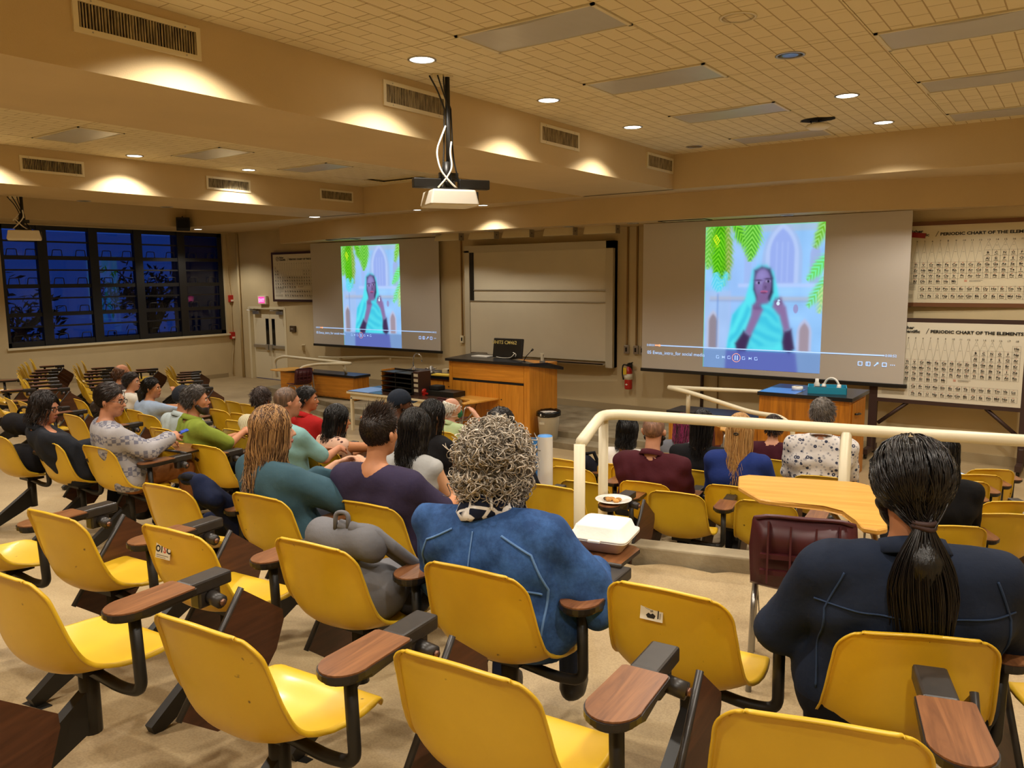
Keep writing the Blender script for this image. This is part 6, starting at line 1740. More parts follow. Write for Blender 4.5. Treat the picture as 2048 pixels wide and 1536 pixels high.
PURP = person('man with short dark hair in a dark purple T-shirt', (-2.85, 2.80, 2.00), 'N', sz=.95, yaw=-6, skinc='b57c57', shirt='352e47', bulk=1.08, shw=.205, sleeve=.40, hair='none', hairc='2a1c14', arms='desk', wrists=((-.08, .36, .68), (.20, .36, .70)), vox=.012, fit=.010, wrinkle=.004, seed=6, swivel=4, neck_open=-.012, pants='15151a', face=True)
TEAL = person('person with long wavy highlighted hair in a teal sweater, hands clasped', (-3.38, 2.56, 2.00), 'M', sz=.93, yaw=-38, skinc='d2a083', shirt='3b5865', bulk=1.02, shw=.185, sleeve=.93, hair='none', hairc='5b3f28', arms='lap', wrists=((.13, .24, .86), (.20, .25, .85)), vox=.012, fit=.020, wrinkle=.004, seed=7, swivel=-2, neck_open=.01, pants='22252e', face=True, twist=-10)
# ---- left group
GREY = person('person with dark bun, glasses and earring in a grey patterned sweater', (-6.03, 3.08, 1.87), 'K', sz=.97, yaw=-58, pitch=-6, skinc='bd8464', shirt='a5a3a6', shirt_pat='knit', shirt2='6f7080', bulk=1.12, shw=.20, sleeve=.97, hair='bun', hairc='241812', arms='desk', wrists=((-.02, .30, .72), (.20, .24, .80)), vox=.013, face=True, glasses=True, fit=.020, wrinkle=.005, seed=8, pants='8b5a30', twist=-22)
person('person with dark bob and glasses in a black jacket looking right', (-6.62, 2.86, 1.79), 'K1', sz=.95, yaw=-62, pitch=-8, skinc='b2795a', shirt='23262d', bulk=1.12, shw=.20, sleeve=.97, hair='bob', fall=.10, hairc='1c1310', arms='lap', vox=.013, face=True, glasses=True, fit=.022, wrinkle=.006, seed=9, pants='14151a', twist=-15, collar=True)
def auto(label, head, what, rz=None, f=None, **k):
    x, y, z = head
    r = math.degrees(hdg(x)) if rz is None else rz
    return person(label, head, None, rz=r, floor_z=round(f if f is not None else floorz(x, y), 2), chair_label=CL + what, **k)
auto('man with short greying hair in an olive green shirt', (-6.22, 3.92, 1.75), 'man in the olive green shirt', sz=.96, yaw=-42, skinc='b87c58', shirt='7d8c33', sleeve=.46, bulk=1.12, shw=.20, hair='short', hairc='3f3832', arms='desk', wrists=((.0, .36, .74), (.20, .42, .78)), vox=.014, face=True, fit=.016, wrinkle=.007, seed=10, twist=-22, beard='2c221c', collar=True, pants='1d1d20')
auto('man in a dark cap and pale denim shirt beside the green shirt', (-6.94, 4.26, 1.66), 'man in the pale denim shirt', sz=.95, yaw=-40, skinc='b87c58', shirt='a9b6b8', sleeve=.9, bulk=1.15, shw=.20, hair='cap', hairc='2a211b', hairc2='24272e', arms='lap', vox=.015, fit=.018, wrinkle=.008, seed=11, collar=True, pants='6b7268', beard='2a1d16')
auto('person with short brown hair in a loose white shirt, far left', (-9.88, 5.34, 1.50), 'person in the loose white shirt', sz=.90, yaw=-50, skinc='c08a6a', shirt='e4dfd4', sleeve=.5, hair='short', hairc='241812', arms='lap', vox=.02, fit=.024, wrinkle=.008, seed=12, face=True, pants='8a8274')
auto('person with thinning light brown hair, only head showing far left', (-10.63, 5.62, 1.54), 'person with thinning brown hair', sz=.95, yaw=-12, skinc='b27a58', shirt='3a3030', hair='fringe', hairc='5a3a22', arms='lap', vox=.02, seed=13)
auto('person with long black ponytail in a light blue shirt, hand at face', (-8.91, 5.05, 1.52), 'person with the long black ponytail', sz=.93, yaw=-50, skinc='b98058', shirt='9fb4d2', sleeve=.95, hair='tail', hairc='0f0c0c', fall=.34, arms='lap', wrists=((-.06, .30, .66), (.10, .20, .96)), vox=.017, fit=.016, wrinkle=.006, seed=14, face=True, pants='3d3f3a')
auto('person with dark brown hair and glasses in a cream striped shirt', (-6.35, 4.69, 1.64), 'person in the cream striped shirt', sz=.93, yaw=18, skinc='b98058', shirt='d8cfae', shirt_pat='stripe', shirt2='9a8f6a', sleeve=.9, hair='short', hairc='33231b', arms='lap', vox=.016, glasses=True, fit=.016, seed=15)
auto('man with shaved head in a light turquoise T-shirt', (-5.05, 3.97, 1.82), 'man in the light turquoise T-shirt', sz=.95, yaw=-28, skinc='b98062', shirt='7fa9aa', sleeve=.42, bulk=1.12, shw=.205, hair='buzz', hairc='5a4434', arms='desk', wrists=((.04, .38, .70), (.20, .42, .72)), vox=.014, fit=.010, seed=16, face=True, twist=-10, neck_open=.01)
auto('man with short black hair in a red shirt near the left counter', (-6.12, 5.05, 1.62), 'man in the red shirt', sz=.93, yaw=-55, skinc='a96d48', shirt='a31d1d', sleeve=.5, hair='short', hairc='110d0c', arms='lap', vox=.017, face=True, seed=17, collar=True)
auto('person with shoulder-length black hair in a floral top with orange trim', (-5.21, 4.62, 1.57), 'person in the floral top with orange trim', sz=.93, yaw=-52, pitch=-6, skinc='b5794f', shirt='c9a48e', shirt_pat='leafy', shirt2='4a3030', sleeve=.12, hair='long', hairc='0f0b0b', fall=.17, arms='lap', wrists=((-.04, .32, .66), (.13, .21, .93)), vox=.014, face=True, seed=18, twist=-18)
auto('man in a dark cap and grey shirt behind the purple T-shirt', (-4.78, 4.96, 1.70), 'man in the dark cap', sz=.94, yaw=-46, skinc='5a3826', shirt='4a4a52', hair='cap', hairc='120d0b', hairc2='1d2430', arms='lap', vox=.017, face=True, seed=19, beard='140e0b')
SLV = auto('person with wavy black hair in a grey sleeveless top', (-3.44, 3.70, 1.82), 'person in the grey sleeveless top', sz=.95, yaw=-6, skinc='d0a07c', shirt='a8a9a8', sleeve=.10, hair='long', hairc='15110f', fall=.24, arms='lap', vox=.013, seed=20, face=True)
auto('person with long straight black hair in a black sleeveless top', (-4.21, 4.74, 1.68), 'person in the black sleeveless top', sz=.93, yaw=-34, skinc='c18c66', shirt='141316', sleeve=.08, hair='long', hairc='100c0b', fall=.26, arms='lap', vox=.015, seed=21, face=True)
OLD = auto('old man with white hair and green face mask in a pale green shirt', (-5.50, 6.50, 1.38), 'old man in the pale green shirt', sz=.96, yaw=-40, skinc='cf9a80', shirt='b9cfa0', sleeve=.5, hair='fringe', hairc='d9d4c8', arms='lap', wrists=((-.06, .30, .66), (.12, .22, .92)), vox=.015, seed=22, face=True, collar=True)
auto('person with short black hair in a navy T-shirt left of the poster roll', (-3.23, 4.34, 1.76), 'person in the navy T-shirt', sz=.95, yaw=-10, skinc='b98058', shirt='171a24', sleeve=.45, hair='short', hairc='17110f', arms='lap', vox=.014, seed=23, face=True)
# ---- right lower section
auto('person with black bob in a white cardigan left of the bald man', (-3.30, 6.35, 1.39), 'person in the white cardigan', sz=.98, skinc='c09068', shirt='d9d4cc', sleeve=.95, hair='long', hairc='0c0a0a', fall=.14, arms='lap', vox=.016, seed=24, shw=.185)
auto('bald bearded man in a maroon shirt, back to camera', (-2.72, 5.68, 1.56), 'bald man in the maroon shirt', rz=8, sz=1.04, skinc='c08a6c', shirt='43161f', bulk=1.5, shw=.245, sleeve=.95, hair='buzz', hairc='7a5a48', arms='lap', vox=.014, fit=.016, wrinkle=.006, seed=25, collar=True, beard='1a110d', pants='15151a')
auto('person with pink-tipped brown hair in front of the low counter', (-3.22, 7.39, 1.28), 'person with pink-tipped hair', sz=.93, skinc='c09068', shirt='6a6c74', sleeve=.9, hair='bob', hairc='3a2a26', hairc2='a03a6a', fall=.16, arms='lap', vox=.018, seed=26)
auto('person with long black hair in a black top beside the bald man', (-2.68, 6.57, 1.47), 'person in the black top', sz=1.02, skinc='c09068', shirt='121215', bulk=1.2, shw=.21, sleeve=.95, hair='long', hairc='0d0b0b', fall=.26, arms='lap', vox=.015, seed=27)
BLOND = auto('person with long blond half-tied hair in a royal blue cardigan', (-2.13, 5.98, 1.58), 'person with long blond hair', rz=6, sz=.97, skinc='d2a083', shirt='1c2f6e', sleeve=.96, bulk=1.05, shw=.19, hair='none', hairc='9a7040', arms='lap', vox=.013, fit=.016, seed=28)
auto('man with short brown hair in a maroon top before the tall counter', (-2.42, 7.72, 1.30), 'man in the maroon top near the counter', sz=.92, yaw=8, skinc='c08a6c', shirt='3e1320', sleeve=.5, hair='short', hairc='2b1c14', arms='lap', vox=.018, seed=29, bulk=1.1, shw=.195)
FLOW = auto('man with short grey hair in a white shirt with grey flowers', (-1.78, 6.98, 1.60), 'man in the flowered shirt', rz=14, sz=1.02, skinc='c9957a', shirt='d6d2cf', shirt_pat='flower', shirt2='3c4258', shirt3='a9a8ad', sleeve=.5, bulk=1.22, shw=.225, hair='short', hairc='6a635c', arms='lap', vox=.014, seed=30, collar=True, fit=.018, wrinkle=.005)
auto('dark-haired person in black mostly hidden behind the ponytail man', (-.68, 5.55, 1.66), 'person hidden behind the ponytail man', rz=28, sz=.93, skinc='8a5a40', shirt='101013', sleeve=.95, hair='long', hairc='0d0a0a', fall=.16, arms='lap', vox=.016, seed=31)

# ---------------------------------------------------------------- strands of hair on the nearest heads
# ponytail
D = PONY; rnd = D['rnd']
base_cap(D, .014, m=hair_mat('black hair under', '0c0a09'))
n = 900; P0 = scalp(D, n, rnd, tk=.015); T = np.array((.0, -.115, -.080)); t_ = np.linspace(0, 1, 9)[None, :, None]
path = P0[:, None, :] * (1 - t_) + (T + rnd.normal(0, .010, (n, 3)))[:, None, :] * t_
path = outward(path, .017 + .006 * rnd.random((n, 1, 1))); sgn = np.sign(P0[:, 0])[:, None]
path[:, :, 0] += (sgn * .012 * np.sin(PI * t_[:, :, 0])); hm_s = hair_mat('sleek black hair', '15100e', .28, True)
add_strands(D, to_local(D, path), .0022, .0016, 'hair_strands', hm_s)
H = D['H']; bm = BM(); Tl = Vector(H(*T)) ; tube(bm, [Tl + Vector((math.cos(a) * .026, math.sin(a) * .024 - .004, .004 * math.sin(2 * a))) for a in np.linspace(0, 2 * PI, 17)], .008, 6); tube(bm, [Tl + Vector((math.cos(a) * .027, math.sin(a) * .025 - .004, .012)) for a in np.linspace(0, 2 * PI, 17)], .007, 6)
obj('hair_tie', bm, mat('brown hair tie', '3a2624', .7), D['root'], True)
n = 420; a = rnd.uniform(0, 2 * PI, n); r = np.sqrt(rnd.random(n)); tt = np.linspace(0, 1, 10)
wid = .018 + .050 * np.sin(np.clip(tt * 1.2, 0, 1) * PI * .62); L = .23 + .07 * rnd.random(n)
X_ = (np.cos(a) * r)[:, None] * wid * 1.25; Y_ = (np.sin(a) * r)[:, None] * wid * .65 - .012 - .03 * np.sin(PI * tt * .6); Z_ = -L[:, None] * tt
path = np.stack([X_ + .012 * np.sin(3 * tt + a[:, None]) * tt, Y_, Z_], -1) + np.array(H(*T))
add_strands(D, path, .0026, .0010, 'ponytail', hm_s)
obj('ponytail_core', sdf_mesh('ponytail_core', [(('c', H(*T), H(*T) + np.array((0, -.02, -.09)), .020, .044), .03), (('c', H(*T) + np.array((0, -.03, -.10)), H(*T) + np.array((0, -.035, -.22)), .046, .022), .03)], .012), hair_mat('black hair core', '0a0807'), D['root'])
# curly grey hair
D = JEAN; rnd = D['rnd']
base_cap(D, .036, m=hair_mat('grey hair shade', '5a534a'), cuts=[(D['H'](0, .085, .05), D['Ru'] @ np.array((0, .85, -.35)))], ex=[(('e', D['H'](0, -.06, -.05), np.array((.105, .085, .08)) * D['sz'], D['Ru']), .03)])
n = 1500; v = rnd.normal(size=(n * 3, 3)); v /= np.linalg.norm(v, axis=1, keepdims=True)
v = v[(v[:, 1] * .8 - v[:, 2] * .45 < .50) & (v[:, 2] > -.92)][:n]; n = len(v)
base = v * (np.array((.112, .122, .120)) + .048 * rnd.random((n, 1)) ** 1.3) + np.array((0, -.022, .022)); base[:, 2] -= .03 * (v[:, 2] < -.2)
ax_ = rnd.normal(size=(n, 3)); ax_ -= v * (ax_ * v).sum(1, keepdims=True) * .7; ax_[:, 2] -= .5; ax_ /= np.linalg.norm(ax_, axis=1, keepdims=True)
u1 = np.cross(ax_, v); u1 /= np.linalg.norm(u1, axis=1, keepdims=True) + 1e-9; u2 = np.cross(ax_, u1)
tt = np.linspace(0, 1, 12); turns = rnd.uniform(.7, 1.5, n); rad = rnd.uniform(.011, .024, n); ln = rnd.uniform(.03, .075, n); ph = rnd.uniform(0, 6.28, n)
an = ph[:, None] + turns[:, None] * 2 * PI * tt
path = base[:, None, :] + ax_[:, None, :] * (ln[:, None] * (tt - .3))[..., None] + (u1[:, None, :] * np.cos(an)[..., None] + u2[:, None, :] * np.sin(an)[..., None]) * (rad[:, None] * (.6 + .5 * tt))[..., None]
add_strands(D, to_local(D, path), .0034, .0013, 'curls', hair_mat('grey curls', 'b3a898', .38, True), (.35, 1.4))
# scarf
nd = D['nd']; nb = D['nb']; bm = BM(); u, w = frame_axes(Vector(nd)); rings = []
for rr, hh in ((.064, .075), (.085, .085), (.104, .060), (.108, .025), (.100, -.005), (.082, -.010)):
    rings.append([bm.verts.new(Vector(nb) + (u * math.cos(a) + w * math.sin(a)) * rr * (1 + .08 * math.sin(3 * a + hh * 60)) + Vector(nd) * (hh - .02 + .012 * math.sin(2 * a))) for a in np.linspace(0, 2 * PI, 25)[:-1]])
for a, b in zip(rings[:-1], rings[1:]):
    for i in range(24): q = bm.faces.new((a[i], a[(i + 1) % 24], b[(i + 1) % 24], b[i])); q.smooth = True
obj('scarf', bm, cloth_mat('scarf cloth', '141a2c', pattern='grid', col2='d8d6d2'), D['root'], True)
# denim seams: raised double stitch lines laid on the back
def seam(D, pts, m, r=.0045):
    me = next(c for c in D['root'].children if c.name.startswith('top')).data
    from mathutils.bvhtree import BVHTree
    bv = BVHTree.FromPolygons([v.co for v in me.vertices], [p.vertices[:] for p in me.polygons])
    out = []
    for i in range(len(pts) - 1):
        for k in range(24):
            p = Vector(pts[i]).lerp(Vector(pts[i + 1]), k / 24); h_ = bv.ray_cast(Vector((p.x, -1.0, p.z)), Vector((0, 1, 0)))
            if h_[0] is not None: out.append(h_[0] + Vector((0, -.003, 0)))
    if len(out) > 2:
        bm = BM(); tube(bm, out, r, 5); obj('seam', bm, m, D['root'], True)
sm1 = cloth_mat('pale denim seam', '5f82b2')
z0 = D['nb'][2]; x0 = D['nb'][0]
seam(D, [(x0 - .22, 0, z0 - .19), (x0 - .1, 0, z0 - .165), (x0 + .1, 0, z0 - .175), (x0 + .24, 0, z0 - .22)], sm1)
seam(D, [(x0 - .02, 0, z0 - .03), (x0 - .025, 0, z0 - .17)], sm1, .003)
seam(D, [(x0 - .025, 0, z0 - .18), (x0 - .05, 0, z0 - .5)], sm1, .003)
seam(D, [(x0 + .09, 0, z0 - .03), (x0 + .2, 0, z0 - .08), (x0 + .255, 0, z0 - .2), (x0 + .235, 0, z0 - .36)], sm1, .005)
seam(D, [(x0 - .10, 0, z0 - .03), (x0 - .2, 0, z0 - .08), (x0 - .25, 0, z0 - .2), (x0 - .235, 0, z0 - .32)], sm1, .004)
D2 = PONY; sm2 = cloth_mat('navy seam', '2b3a54'); z0 = D2['nb'][2]; x0 = D2['nb'][0]
seam(D2, [(x0 - .26, 0, z0 - .13), (x0, 0, z0 - .155), (x0 + .26, 0, z0 - .13)], sm2, .003); seam(D2, [(x0 - .19, 0, z0 - .04), (x0 - .235, 0, z0 - .15), (x0 - .24, 0, z0 - .42)], sm2, .0035); seam(D2, [(x0 + .19, 0, z0 - .04), (x0 + .235, 0, z0 - .15), (x0 + .24, 0, z0 - .42)], sm2, .0035)
# short tousled hair of the man in purple
D = PURP; rnd = D['rnd']; base_cap(D, .010, m=hair_mat('short hair under', '1d130d'))
base_cap(D, .002, ex=[(('e', D['H'](0, .0, .075), np.array((.058, .08, .055)) * D['sz'], D['Ru']), .03)], m=hair_mat('short hair top', '1d130d'))
n = 2600; P0 = scalp(D, n, rnd, tk=.008); nr = (P0 - np.array((0, -.016, .036))); nr /= np.linalg.norm(nr, axis=1, keepdims=True)
topw = np.clip((P0[:, 2] - .03) / .09, 0, 1)[:, None]; fl = np.stack([-P0[:, 2] * 1.5 + .03, .6 + 4 * P0[:, 2], -.5 - 0 * P0[:, 2]], 1) * (1 - topw) + np.array((.25, .75, .8)) * topw + rnd.normal(0, .25, (n, 3))
fl[:, 2] -= .6 * (1 - topw[:, 0]); ln = (.014 + .030 * topw[:, 0] * rnd.random(n))[:, None, None]; tt = np.linspace(0, 1, 5)[None, :, None]
fl /= np.linalg.norm(fl, axis=1, keepdims=True)
path = P0[:, None, :] + (fl[:, None, :] * .9 + nr[:, None, :] * (.25 + .55 * topw[:, None, :])) * ln * tt + nr[:, None, :] * -.006 * tt * tt
add_strands(D, to_local(D, outward(path, .006)), .0020, .0007, 'hair_strands', hair_mat('dark brown short hair', '2b1c13', .4, True))
# long wavy highlighted hair
D = TEAL
ex = [(('c', D['H'](s * .06, -.03 - .05 * (1 - abs(s)), .02), D['H'](s * .06, -.03 - .05 * (1 - abs(s)), .02) + np.array((0, -.04, -.24)), .034, .024), .03) for s in (-1, -.5, 0, .5, .9)]
base_cap(D, .014, ex=ex, m=hair_mat('brown hair under', '3e2a1a'), cuts=[(D['H'](0, .075, .068), D['Ru'] @ np.array((0, .80, -.30)))])
long_wavy(D, 950, .34, hair_mat('highlighted brown hair', '5e4128', .38, True, 'b48a58'), wave=.020)
D = BLOND
ex = [(('c', D['H'](s * .062, -.03 - .055 * (1 - abs(s)), .02), D['H'](s * .075, -.05 - .05 * (1 - abs(s)), .0) + np.array((0, -.05, -.30)), .036, .034), .03) for s in (-1, -.5, 0, .5, 1)]
base_cap(D, .016, ex=ex, m=hair_mat('blond hair under', '7a5730'))
long_wavy(D, 800, .42, hair_mat('blond hair', 'a57b48', .36, True, 'c9a26a'), wave=.012, spread=1.1)
bm = BM(); tube(bm, [Vector(D['H'](math.cos(a) * .018, -.135, -.005 + math.sin(a) * .008)) for a in np.linspace(0, 6.28, 12)], .005, 5); obj('hair_tie', bm, M['dark'], D['root'])
D = SLV; long_wavy(D, 420, .26, hair_mat('wavy black hair', '191412', .3, True), wave=.018)
# face mask of the old man
D = OLD; bm = BM(); obj('face_mask', sdf_mesh('face_mask', [(('e', D['H'](0, .065, -.055), np.array((.060, .052, .058)) * D['sz'], D['Ru']), .02)], .011, [(D['H'](0, .075, -.012), D['Ru'] @ np.array((0, .1, 1))), (D['H'](0, .035, 0), D['Ru'] @ np.array((0, -1, 0)))]), cloth_mat('green mask cloth', '2f6b45'), D['root'])
for z in (.0, -.075): bm = BM(); tube(bm, [D['H'](.055, .05, -.03 + z * .6), D['H'](.08, 0, z), D['H'](.05, -.09, z - .01), D['H'](-.05, -.09, z - .01), D['H'](-.08, 0, z), D['H'](-.055, .05, -.03 + z * .6)], .0025, 5); obj('mask_strap', bm, M['plastic_w'], D['root'])

# ================================================================== SMALL THINGS ON CHAIRS AND TABLETS
def chair_pt(key, x, y, z):
    loc, hd = CHAIRS[key]; return (loc[0] + x * math.cos(hd) - y * math.sin(hd), loc[1] + x * math.sin(hd) + y * math.cos(hd), loc[2] + z), hd
# takeaway box on the raised tablet of the denim jacket's chair
M['foam'] = mat('moulded fibre', 'e9e3d8', .7, bump=.1, bscale=80)
p, hd = chair_pt('H', ARMX - .14, .46, .677)
t = thing('takeaway_box', 'white clamshell food box closed on the walnut tablet beside the denim jacket', 'food box', p, hd + math.radians(6))
def clam(bm, levels, n=40):
    rings = []
    for (w, d, z, fl) in levels:
        ring = []
        for i in range(n):
            a = 2 * PI * (i + .5) / n; c, s = math.cos(a), math.sin(a); e = .22
            x = w * abs(c) ** e * (1 if c > 0 else -1); y = d * abs(s) ** e * (1 if s > 0 else -1); k = 1 + fl * (1 if i % 2 else -1)
            ring.append(bm.verts.new((x * k, y * k, z)))
        rings.append(ring)
    for a, b in zip(rings[:-1], rings[1:]):
        for i in range(n): q = bm.faces.new((a[i], a[(i + 1) % n], b[(i + 1) % n], b[i])); q.smooth = True
    bm.faces.new(rings[0][::-1]); bm.faces.new(rings[-1])
b = BM(); clam(b, [(.090, .085, 0, 0), (.108, .102, .042, .006), (.122, .115, .044, 0), (.123, .116, .049, 0)]); obj('base', b, M['foam'], t)
b = BM(); clam(b, [(.123, .116, .050, 0), (.122, .115, .056, 0), (.108, .102, .058, .006), (.094, .088, .095, .008), (.086, .080, .099, 0), (.082, .076, .0985, 0), (.080, .074, .1005, 0)]); obj('lid', b, M['foam'], t)
b = BM(); box(b, -.025, .025, -.13, -.113, .046, .056, bevel=.003); obj('tab', b, M['foam'], t)
# paper plates
def plate(key, off, label, food):
    p, hd = chair_pt(key, *off)
    t = thing('paper_plate', label, 'plate', p, 0)
    b = BM(); lathe(b, [(0, 0), (.07, 0), (.088, .010), (.115, .014), (.117, .016), (.112, .016), (.086, .0125), (.069, .003), (0, .003)], 30); obj('plate', b, M['plastic_w'], t, True)
    if food:
        f = thing('food', 'golden pastry pieces on the paper plate near the poster roll', 'food', (p[0], p[1], p[2] + .003)); fm = mat('golden pastry', 'c9924a', .6, var=.35, vscale=30)
        rnd = random.Random(4)
        for k in range(7):
            o = obj('piece', sdf_mesh('piece', [(('e', np.array((rnd.uniform(-.035, .045), rnd.uniform(-.035, .02), .012)), (rnd.uniform(.014, .026), rnd.uniform(.012, .02), .012)), .01)], .005), fm, f)
        obj('dark_piece', sdf_mesh('piece', [(('e', np.array((-.05, -.01, .010)), (.018, .016, .010)), .01)], .005), mat('dark sauce', '4a3a24', .4), f)
chair('PL', -2.62, 4.02, .70, near_hdg(-2.6), 'yellow tablet chair with the paper plate of pastry on its arm', GR, False)
plate('PL', (ARMX, .02, .662), 'white paper plate with pastry on a chair arm near the poster roll', True)
chair('PL2', -3.05, 5.95, .38, math.radians(8), 'yellow tablet chair with the empty paper plate on its arm', GR, False)
plate('PL2', (ARMX, .02, .662), 'empty white paper plate on a chair arm behind the rail post', False)
# standing poster roll
p = np.array((-3.09, 4.62, .58))
t = thing('poster_roll', 'tall white poster tube standing upright with blue posters beside it', 'poster', tuple(p), .2)
b = BM(); tube(b, [(0.03, 0, 0), (.03, 0, 1.08)], .055, 24, caps=False); obj('white_roll', b, M['plastic_w'], t, True)
M['blue_card'] = mat('blue poster', '4a8fd6', .5)
b = BM(); tube(b, [(.03, 0, .01), (.03, 0, 1.085)], .050, 20); obj('blue_inner_roll', b, M['blue_card'], t, True)
b = BM(); v = [(-.03, .02, 0), (.0, .02, 0), (.0, .02, 1.06), (-.085, .02, 1.06)]; obj('blue_glow_or_sheet', (v, [(0, 1, 2, 3)]), M['blue_card'], t)
F = Flat(); F.poly([(-.028, .03), (-.006, .03), (-.006, .40), (-.050, .40)], 0); o = F.obj('white_panel', [M['plastic_w']], t); o.location = (0, .018, 0)
# grey backpack slumped on chair G
p, hd = chair_pt('G', .02, .085, .42)
t = thing('backpack', 'grey backpack slumped against the chair back in the second row', 'backpack', p, hd)
gm = cloth_mat('grey pack cloth', '6a6a6e'); gd = cloth_mat('dark grey webbing', '3a3a3e')
bag = [(('c', (-.10, -.13, .13), (.10, -.12, .13), .11, .11), .06), (('c', (-.13, -.18, .33), (.10, -.17, .33), .07, .07), .06), (('c', (.02, .03, .10), (.16, .03, .08), .09, .07), .06)]
obj('body', sdf_mesh('body', bag, .012, [((0, 0, .012), (0, 0, -1))], [], lambda P: .005 * np.sin(30 * P[..., 0] + 22 * P[..., 2])), gm, t)
b = BM()
for dx in (-.0, .055): tube(b, [(-.02 + dx, -.20, .40), (.08 + dx, -.16, .37), (.15 + dx, -.08, .27), (.20 + dx, .02, .17), (.20 + dx, .09, .06)], [.02, .024, .022, .02, .012], 6)
obj('strap', b, gm, t, True)
b = BM(); tube(b, bend([(-.03, -.21, .38), (-.025, -.21, .45), (.03, -.20, .45), (.025, -.20, .38)], .03, 4), .009, 6); obj('top_handle', b, gm, t, True)
b = BM(); box(b, .14, .17, .10, .112, -.02, .14, rot=Matrix.Rotation(.3, 3, 'Y')); box(b, .17, .25, .085, .10, .12, .16, bevel=.004); obj('webbing', b, gd, t)
obj('side_pocket', sdf_mesh('pocket', [(('e', np.array((.16, .02, .07)), (.07, .09, .075)), .02)], .012), gd, t)
# navy jacket on chair L
p, hd = chair_pt('L', .05, .05, .43)
t = thing('jacket', 'navy jacket draped over the seat and back of a yellow chair', 'jacket', p, hd)
jk = [(('c', (.06, -.22, .385), (.18, -.20, .30), .035, .045), .04), (('c', (.14, -.20, .32), (.20, .0, .08), .055, .06), .05), (('c', (.16, -.02, .07), (.20, .22, .03), .06, .05), .05), (('c', (.0, -.22, .38), (.10, -.22, .38), .028, .03), .03), (('c', (.05, -.12, .12), (.10, .1, .03), .06, .05), .05)]
obj('cloth', sdf_mesh('cloth', jk, .011, [], [], lambda P: .007 * np.sin(55 * P[..., 0] - 20 * P[..., 1]) + .004 * np.sin(40 * P[..., 2])), cloth_mat('navy jacket cloth', '161f3c', var=.3), t)
b = BM(); tube(b, [(-.02, -.235, .39), (.03, -.25, .405), (.09, -.24, .40)], .018, 6); obj('collar', b, cloth_mat('dark lining', '12141c'), t, True)
# black bag with loop handle at the left edge
p, hd = chair_pt('X', .0, .09, .43)
t = thing('black_bag', 'large black bag with arched handle standing on a chair at the left edge', 'bag', p, hd)
bg = [(('c', (-.12, -.12, .12), (.12, -.12, .12), .12, .12), .06), (('c', (-.10, -.16, .42), (.10, -.16, .42), .09, .09), .08)]
obj('body', sdf_mesh('body', bg, .016, [((0, 0, .01), (0, 0, -1))], [], lambda P: .006 * np.sin(24 * P[..., 0] + 18 * P[..., 2])), cloth_mat('black nylon', '17161a'), t)
b = BM(); tube(b, [(.02 + .12 * math.cos(a) * 1.1, -.12, .46 + .10 * math.sin(a)) for a in np.linspace(0, PI, 12)], .012, 6); obj('handle', b, M['dark'], t, True)
# phone in the hand of the patterned sweater
_w = GREY['arms'][1]; _v = (_w[2] - _w[1]) / np.linalg.norm(_w[2] - _w[1]); _q = _w[2] + _v * .11; p, hd = chair_pt('K', _q[0], _q[1], _q[2] - .005)
t = thing('blue_phone', 'bright blue phone held out by the person in the patterned sweater', 'phone', (p[0], p[1], p[2] - .02), hd - .4); b = BM(); box(b, -.035, .035, -.07, .07, 0, .010, bevel=.003, rot=Matrix.Rotation(.3, 3, 'X')); obj('case', b, mat('blue phone case', '2f55c8', .3), t); obj('screen', boxm(-.03, .03, -.06, .06, .0125, .0135), M['dark'], t)
# flat screen device at the right
p, hd = chair_pt('rr3', ARMX - .16, .42, .680)
t = thing('tablet_computer', 'thin flat screen device lying on the tablet of a chair at the right', 'tablet', p, hd + .2); b = BM(); box(b, -.13, .13, -.10, .10, 0, .010, bevel=.003); obj('bezel', b, M['dark'], t); obj('screen', boxm(-.115, .115, -.085, .085, .010, .0108), mat('pale lit screen', '9fb2c8', .15, emit=.45), t)
# handbag beside it
p, hd = chair_pt('rr4', .0, .02, .43)
t = thing('handbag', 'large black handbag with brass clasp on a chair at the right', 'bag', p, hd); bg = [(('c', (-.14, -.05, .10), (.14, -.05, .10), .10, .10), .05), (('c', (-.12, -.08, .28), (.12, -.08, .28), .05, .05), .06)]
obj('body', sdf_mesh('body', bg, .015, [((0, 0, .01), (0, 0, -1))]), mat('black leather', '121012', .35), t)
b = BM(); tube(b, [(-.10, -.08, .30), (-.08, -.09, .44), (.0, -.1, .50), (.08, -.09, .44), (.10, -.08, .30)], .010, 6); obj('strap', b, M['dark'], t, True); b = BM(); box(b, -.03, .03, -.15, -.135, .24, .27, bevel=.004); obj('clasp', b, mat('brass clasp', 'a98a4a', .3, metal=.9), t)
# dark bag hanging on chair p3a
p, hd = chair_pt('p3a', .16, .05, .43)
t = thing('dark_bag', 'dark navy bag leaning in a chair beyond the poster roll', 'bag', p, hd); obj('body', sdf_mesh('body', [(('c', (-.08, -.06, .12), (.08, .0, .10), .11, .10), .05), (('c', (.0, -.1, .3), (.06, -.05, .22), .08, .08), .06)], .016, [((0, 0, .01), (0, 0, -1))]), cloth_mat('dark navy nylon', '181a26'), t)
b = BM(); tube(b, [(.0, -.1, .38), (.08, -.08, .40), (.13, 0, .2), (.13, .02, .0)], .018, 6); obj('strap', b, cloth_mat('black strap cloth', '0f0f12'), t, True)
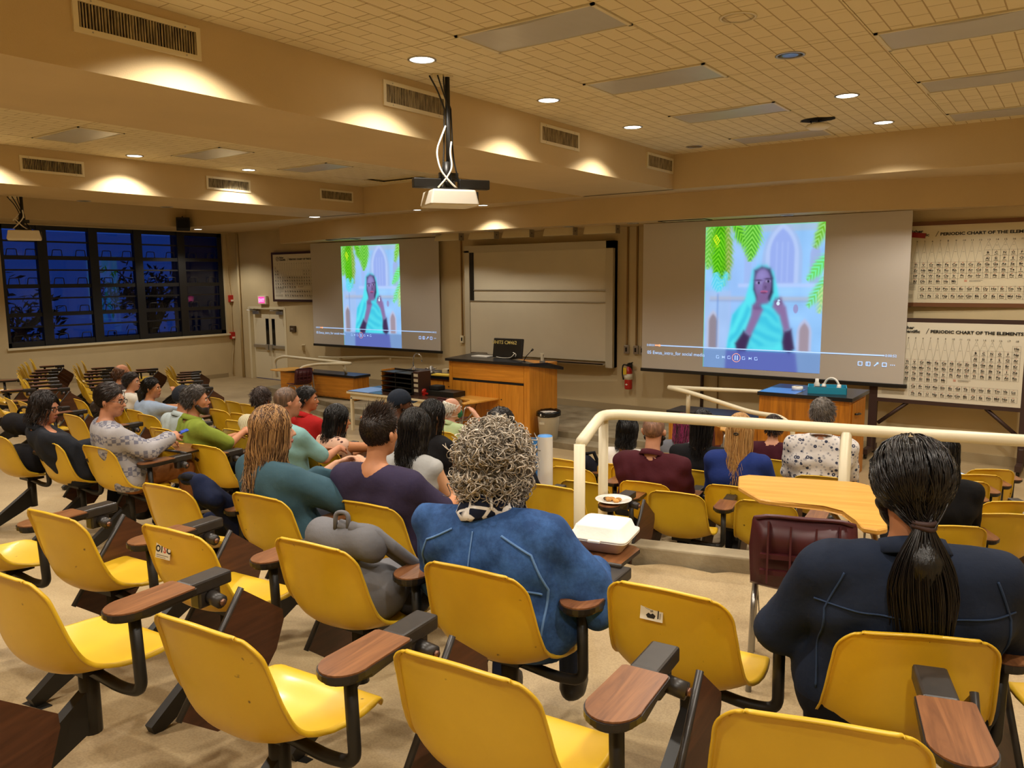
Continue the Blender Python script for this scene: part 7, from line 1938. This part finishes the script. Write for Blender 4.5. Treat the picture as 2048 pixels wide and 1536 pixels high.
# tan sling bag between the long hair and the turquoise T-shirt
p, hd = CHAIRS.get(None, None) or ((-4.62, 3.92, .98), math.radians(8))
t = thing('sling_bag', 'tan rounded bag worn against the back of the turquoise T-shirt', 'bag', (-4.93, 3.62, 1.22), math.radians(8))
obj('body', sdf_mesh('body', [(('e', np.array((0, 0, .12)), (.10, .05, .21)), .02)], .012), cloth_mat('tan suede', '8a6a35'), t)
b = BM(); tube(b, [(-.02, .05, .30), (.10, .03, .10), (.06, .04, -.05)], .010, 6); obj('piping', b, cloth_mat('brown piping', '4a3218'), t, True)
# stickers on chair backs
def sticker(key, x, z, w, h, kind, label):
    loc, hd = CHAIRS[key]
    yb = float(np.interp(z, [.50, .545, .60, .65, .70, .733, .78], [-.212, -.226, -.236, -.245, -.254, -.260, -.268])) - .0105
    a, _ = chair_pt(key, x, yb, z)
    t = thing('sticker', label, 'sticker', a, hd)
    til = -.17
    F = Flat(); F.rect(-w / 2, w / 2, -h / 2, h / 2, 0)
    if kind == 'OISC':
        for i, (c, xx) in enumerate(zip('OISC', (-.030, -.008, .011, .033))): F.text(c, xx, -.006, .036, 1 if c != 'S' else 2, .0006, bold=.04)
        F.rect(-.038, .034, -.020, -.0165, 3, .0006); F.rect(-.038, .018, -.027, -.0245, 3, .0006)
    elif kind == 'ink':
        F.poly([(-.012, -.014), (.010, -.014), (.014, -.004), (.004, .002), (-.002, -.002), (-.010, .002), (-.018, -.006)], 1, .0006); F.poly([(-.004, .004), (.006, .006), (.004, .012), (-.004, .010)], 3, .0006)
        F.rect(.020, .024, -.012, .014, 1, .0006); F.rect(.027, .030, -.012, .006, 3, .0006); F.line((-.022, .015), (.004, .008), .0015, 3, .0006)
    elif kind == 'round':
        F.v, F.f, F.m = [], [], []; F.poly([(math.cos(q) * w / 2, math.sin(q) * w / 2) for q in np.linspace(0, 6.28, 25)[:-1]], 0); F.poly([(math.cos(q) * w * .3, math.sin(q) * w * .3) for q in np.linspace(0, 6.28, 17)[:-1]], 3, .0006)
    o = F.obj('print', [M['paper'], M['ink'], M['red_ink'], M['thin_ink']], t); o.rotation_euler = (til, 0, 0)
sticker('F', -.06, .69, .088, .062, 'OISC', 'white rectangular sticker printed OISC on a yellow chair back')
sticker('I', -.045, .70, .075, .042, 'ink', 'small white sticker with a black drawing on a yellow chair back')
sticker('rr5', .10, .70, .06, .06, 'round', 'round pale sticker on the yellow chair back at the right edge')
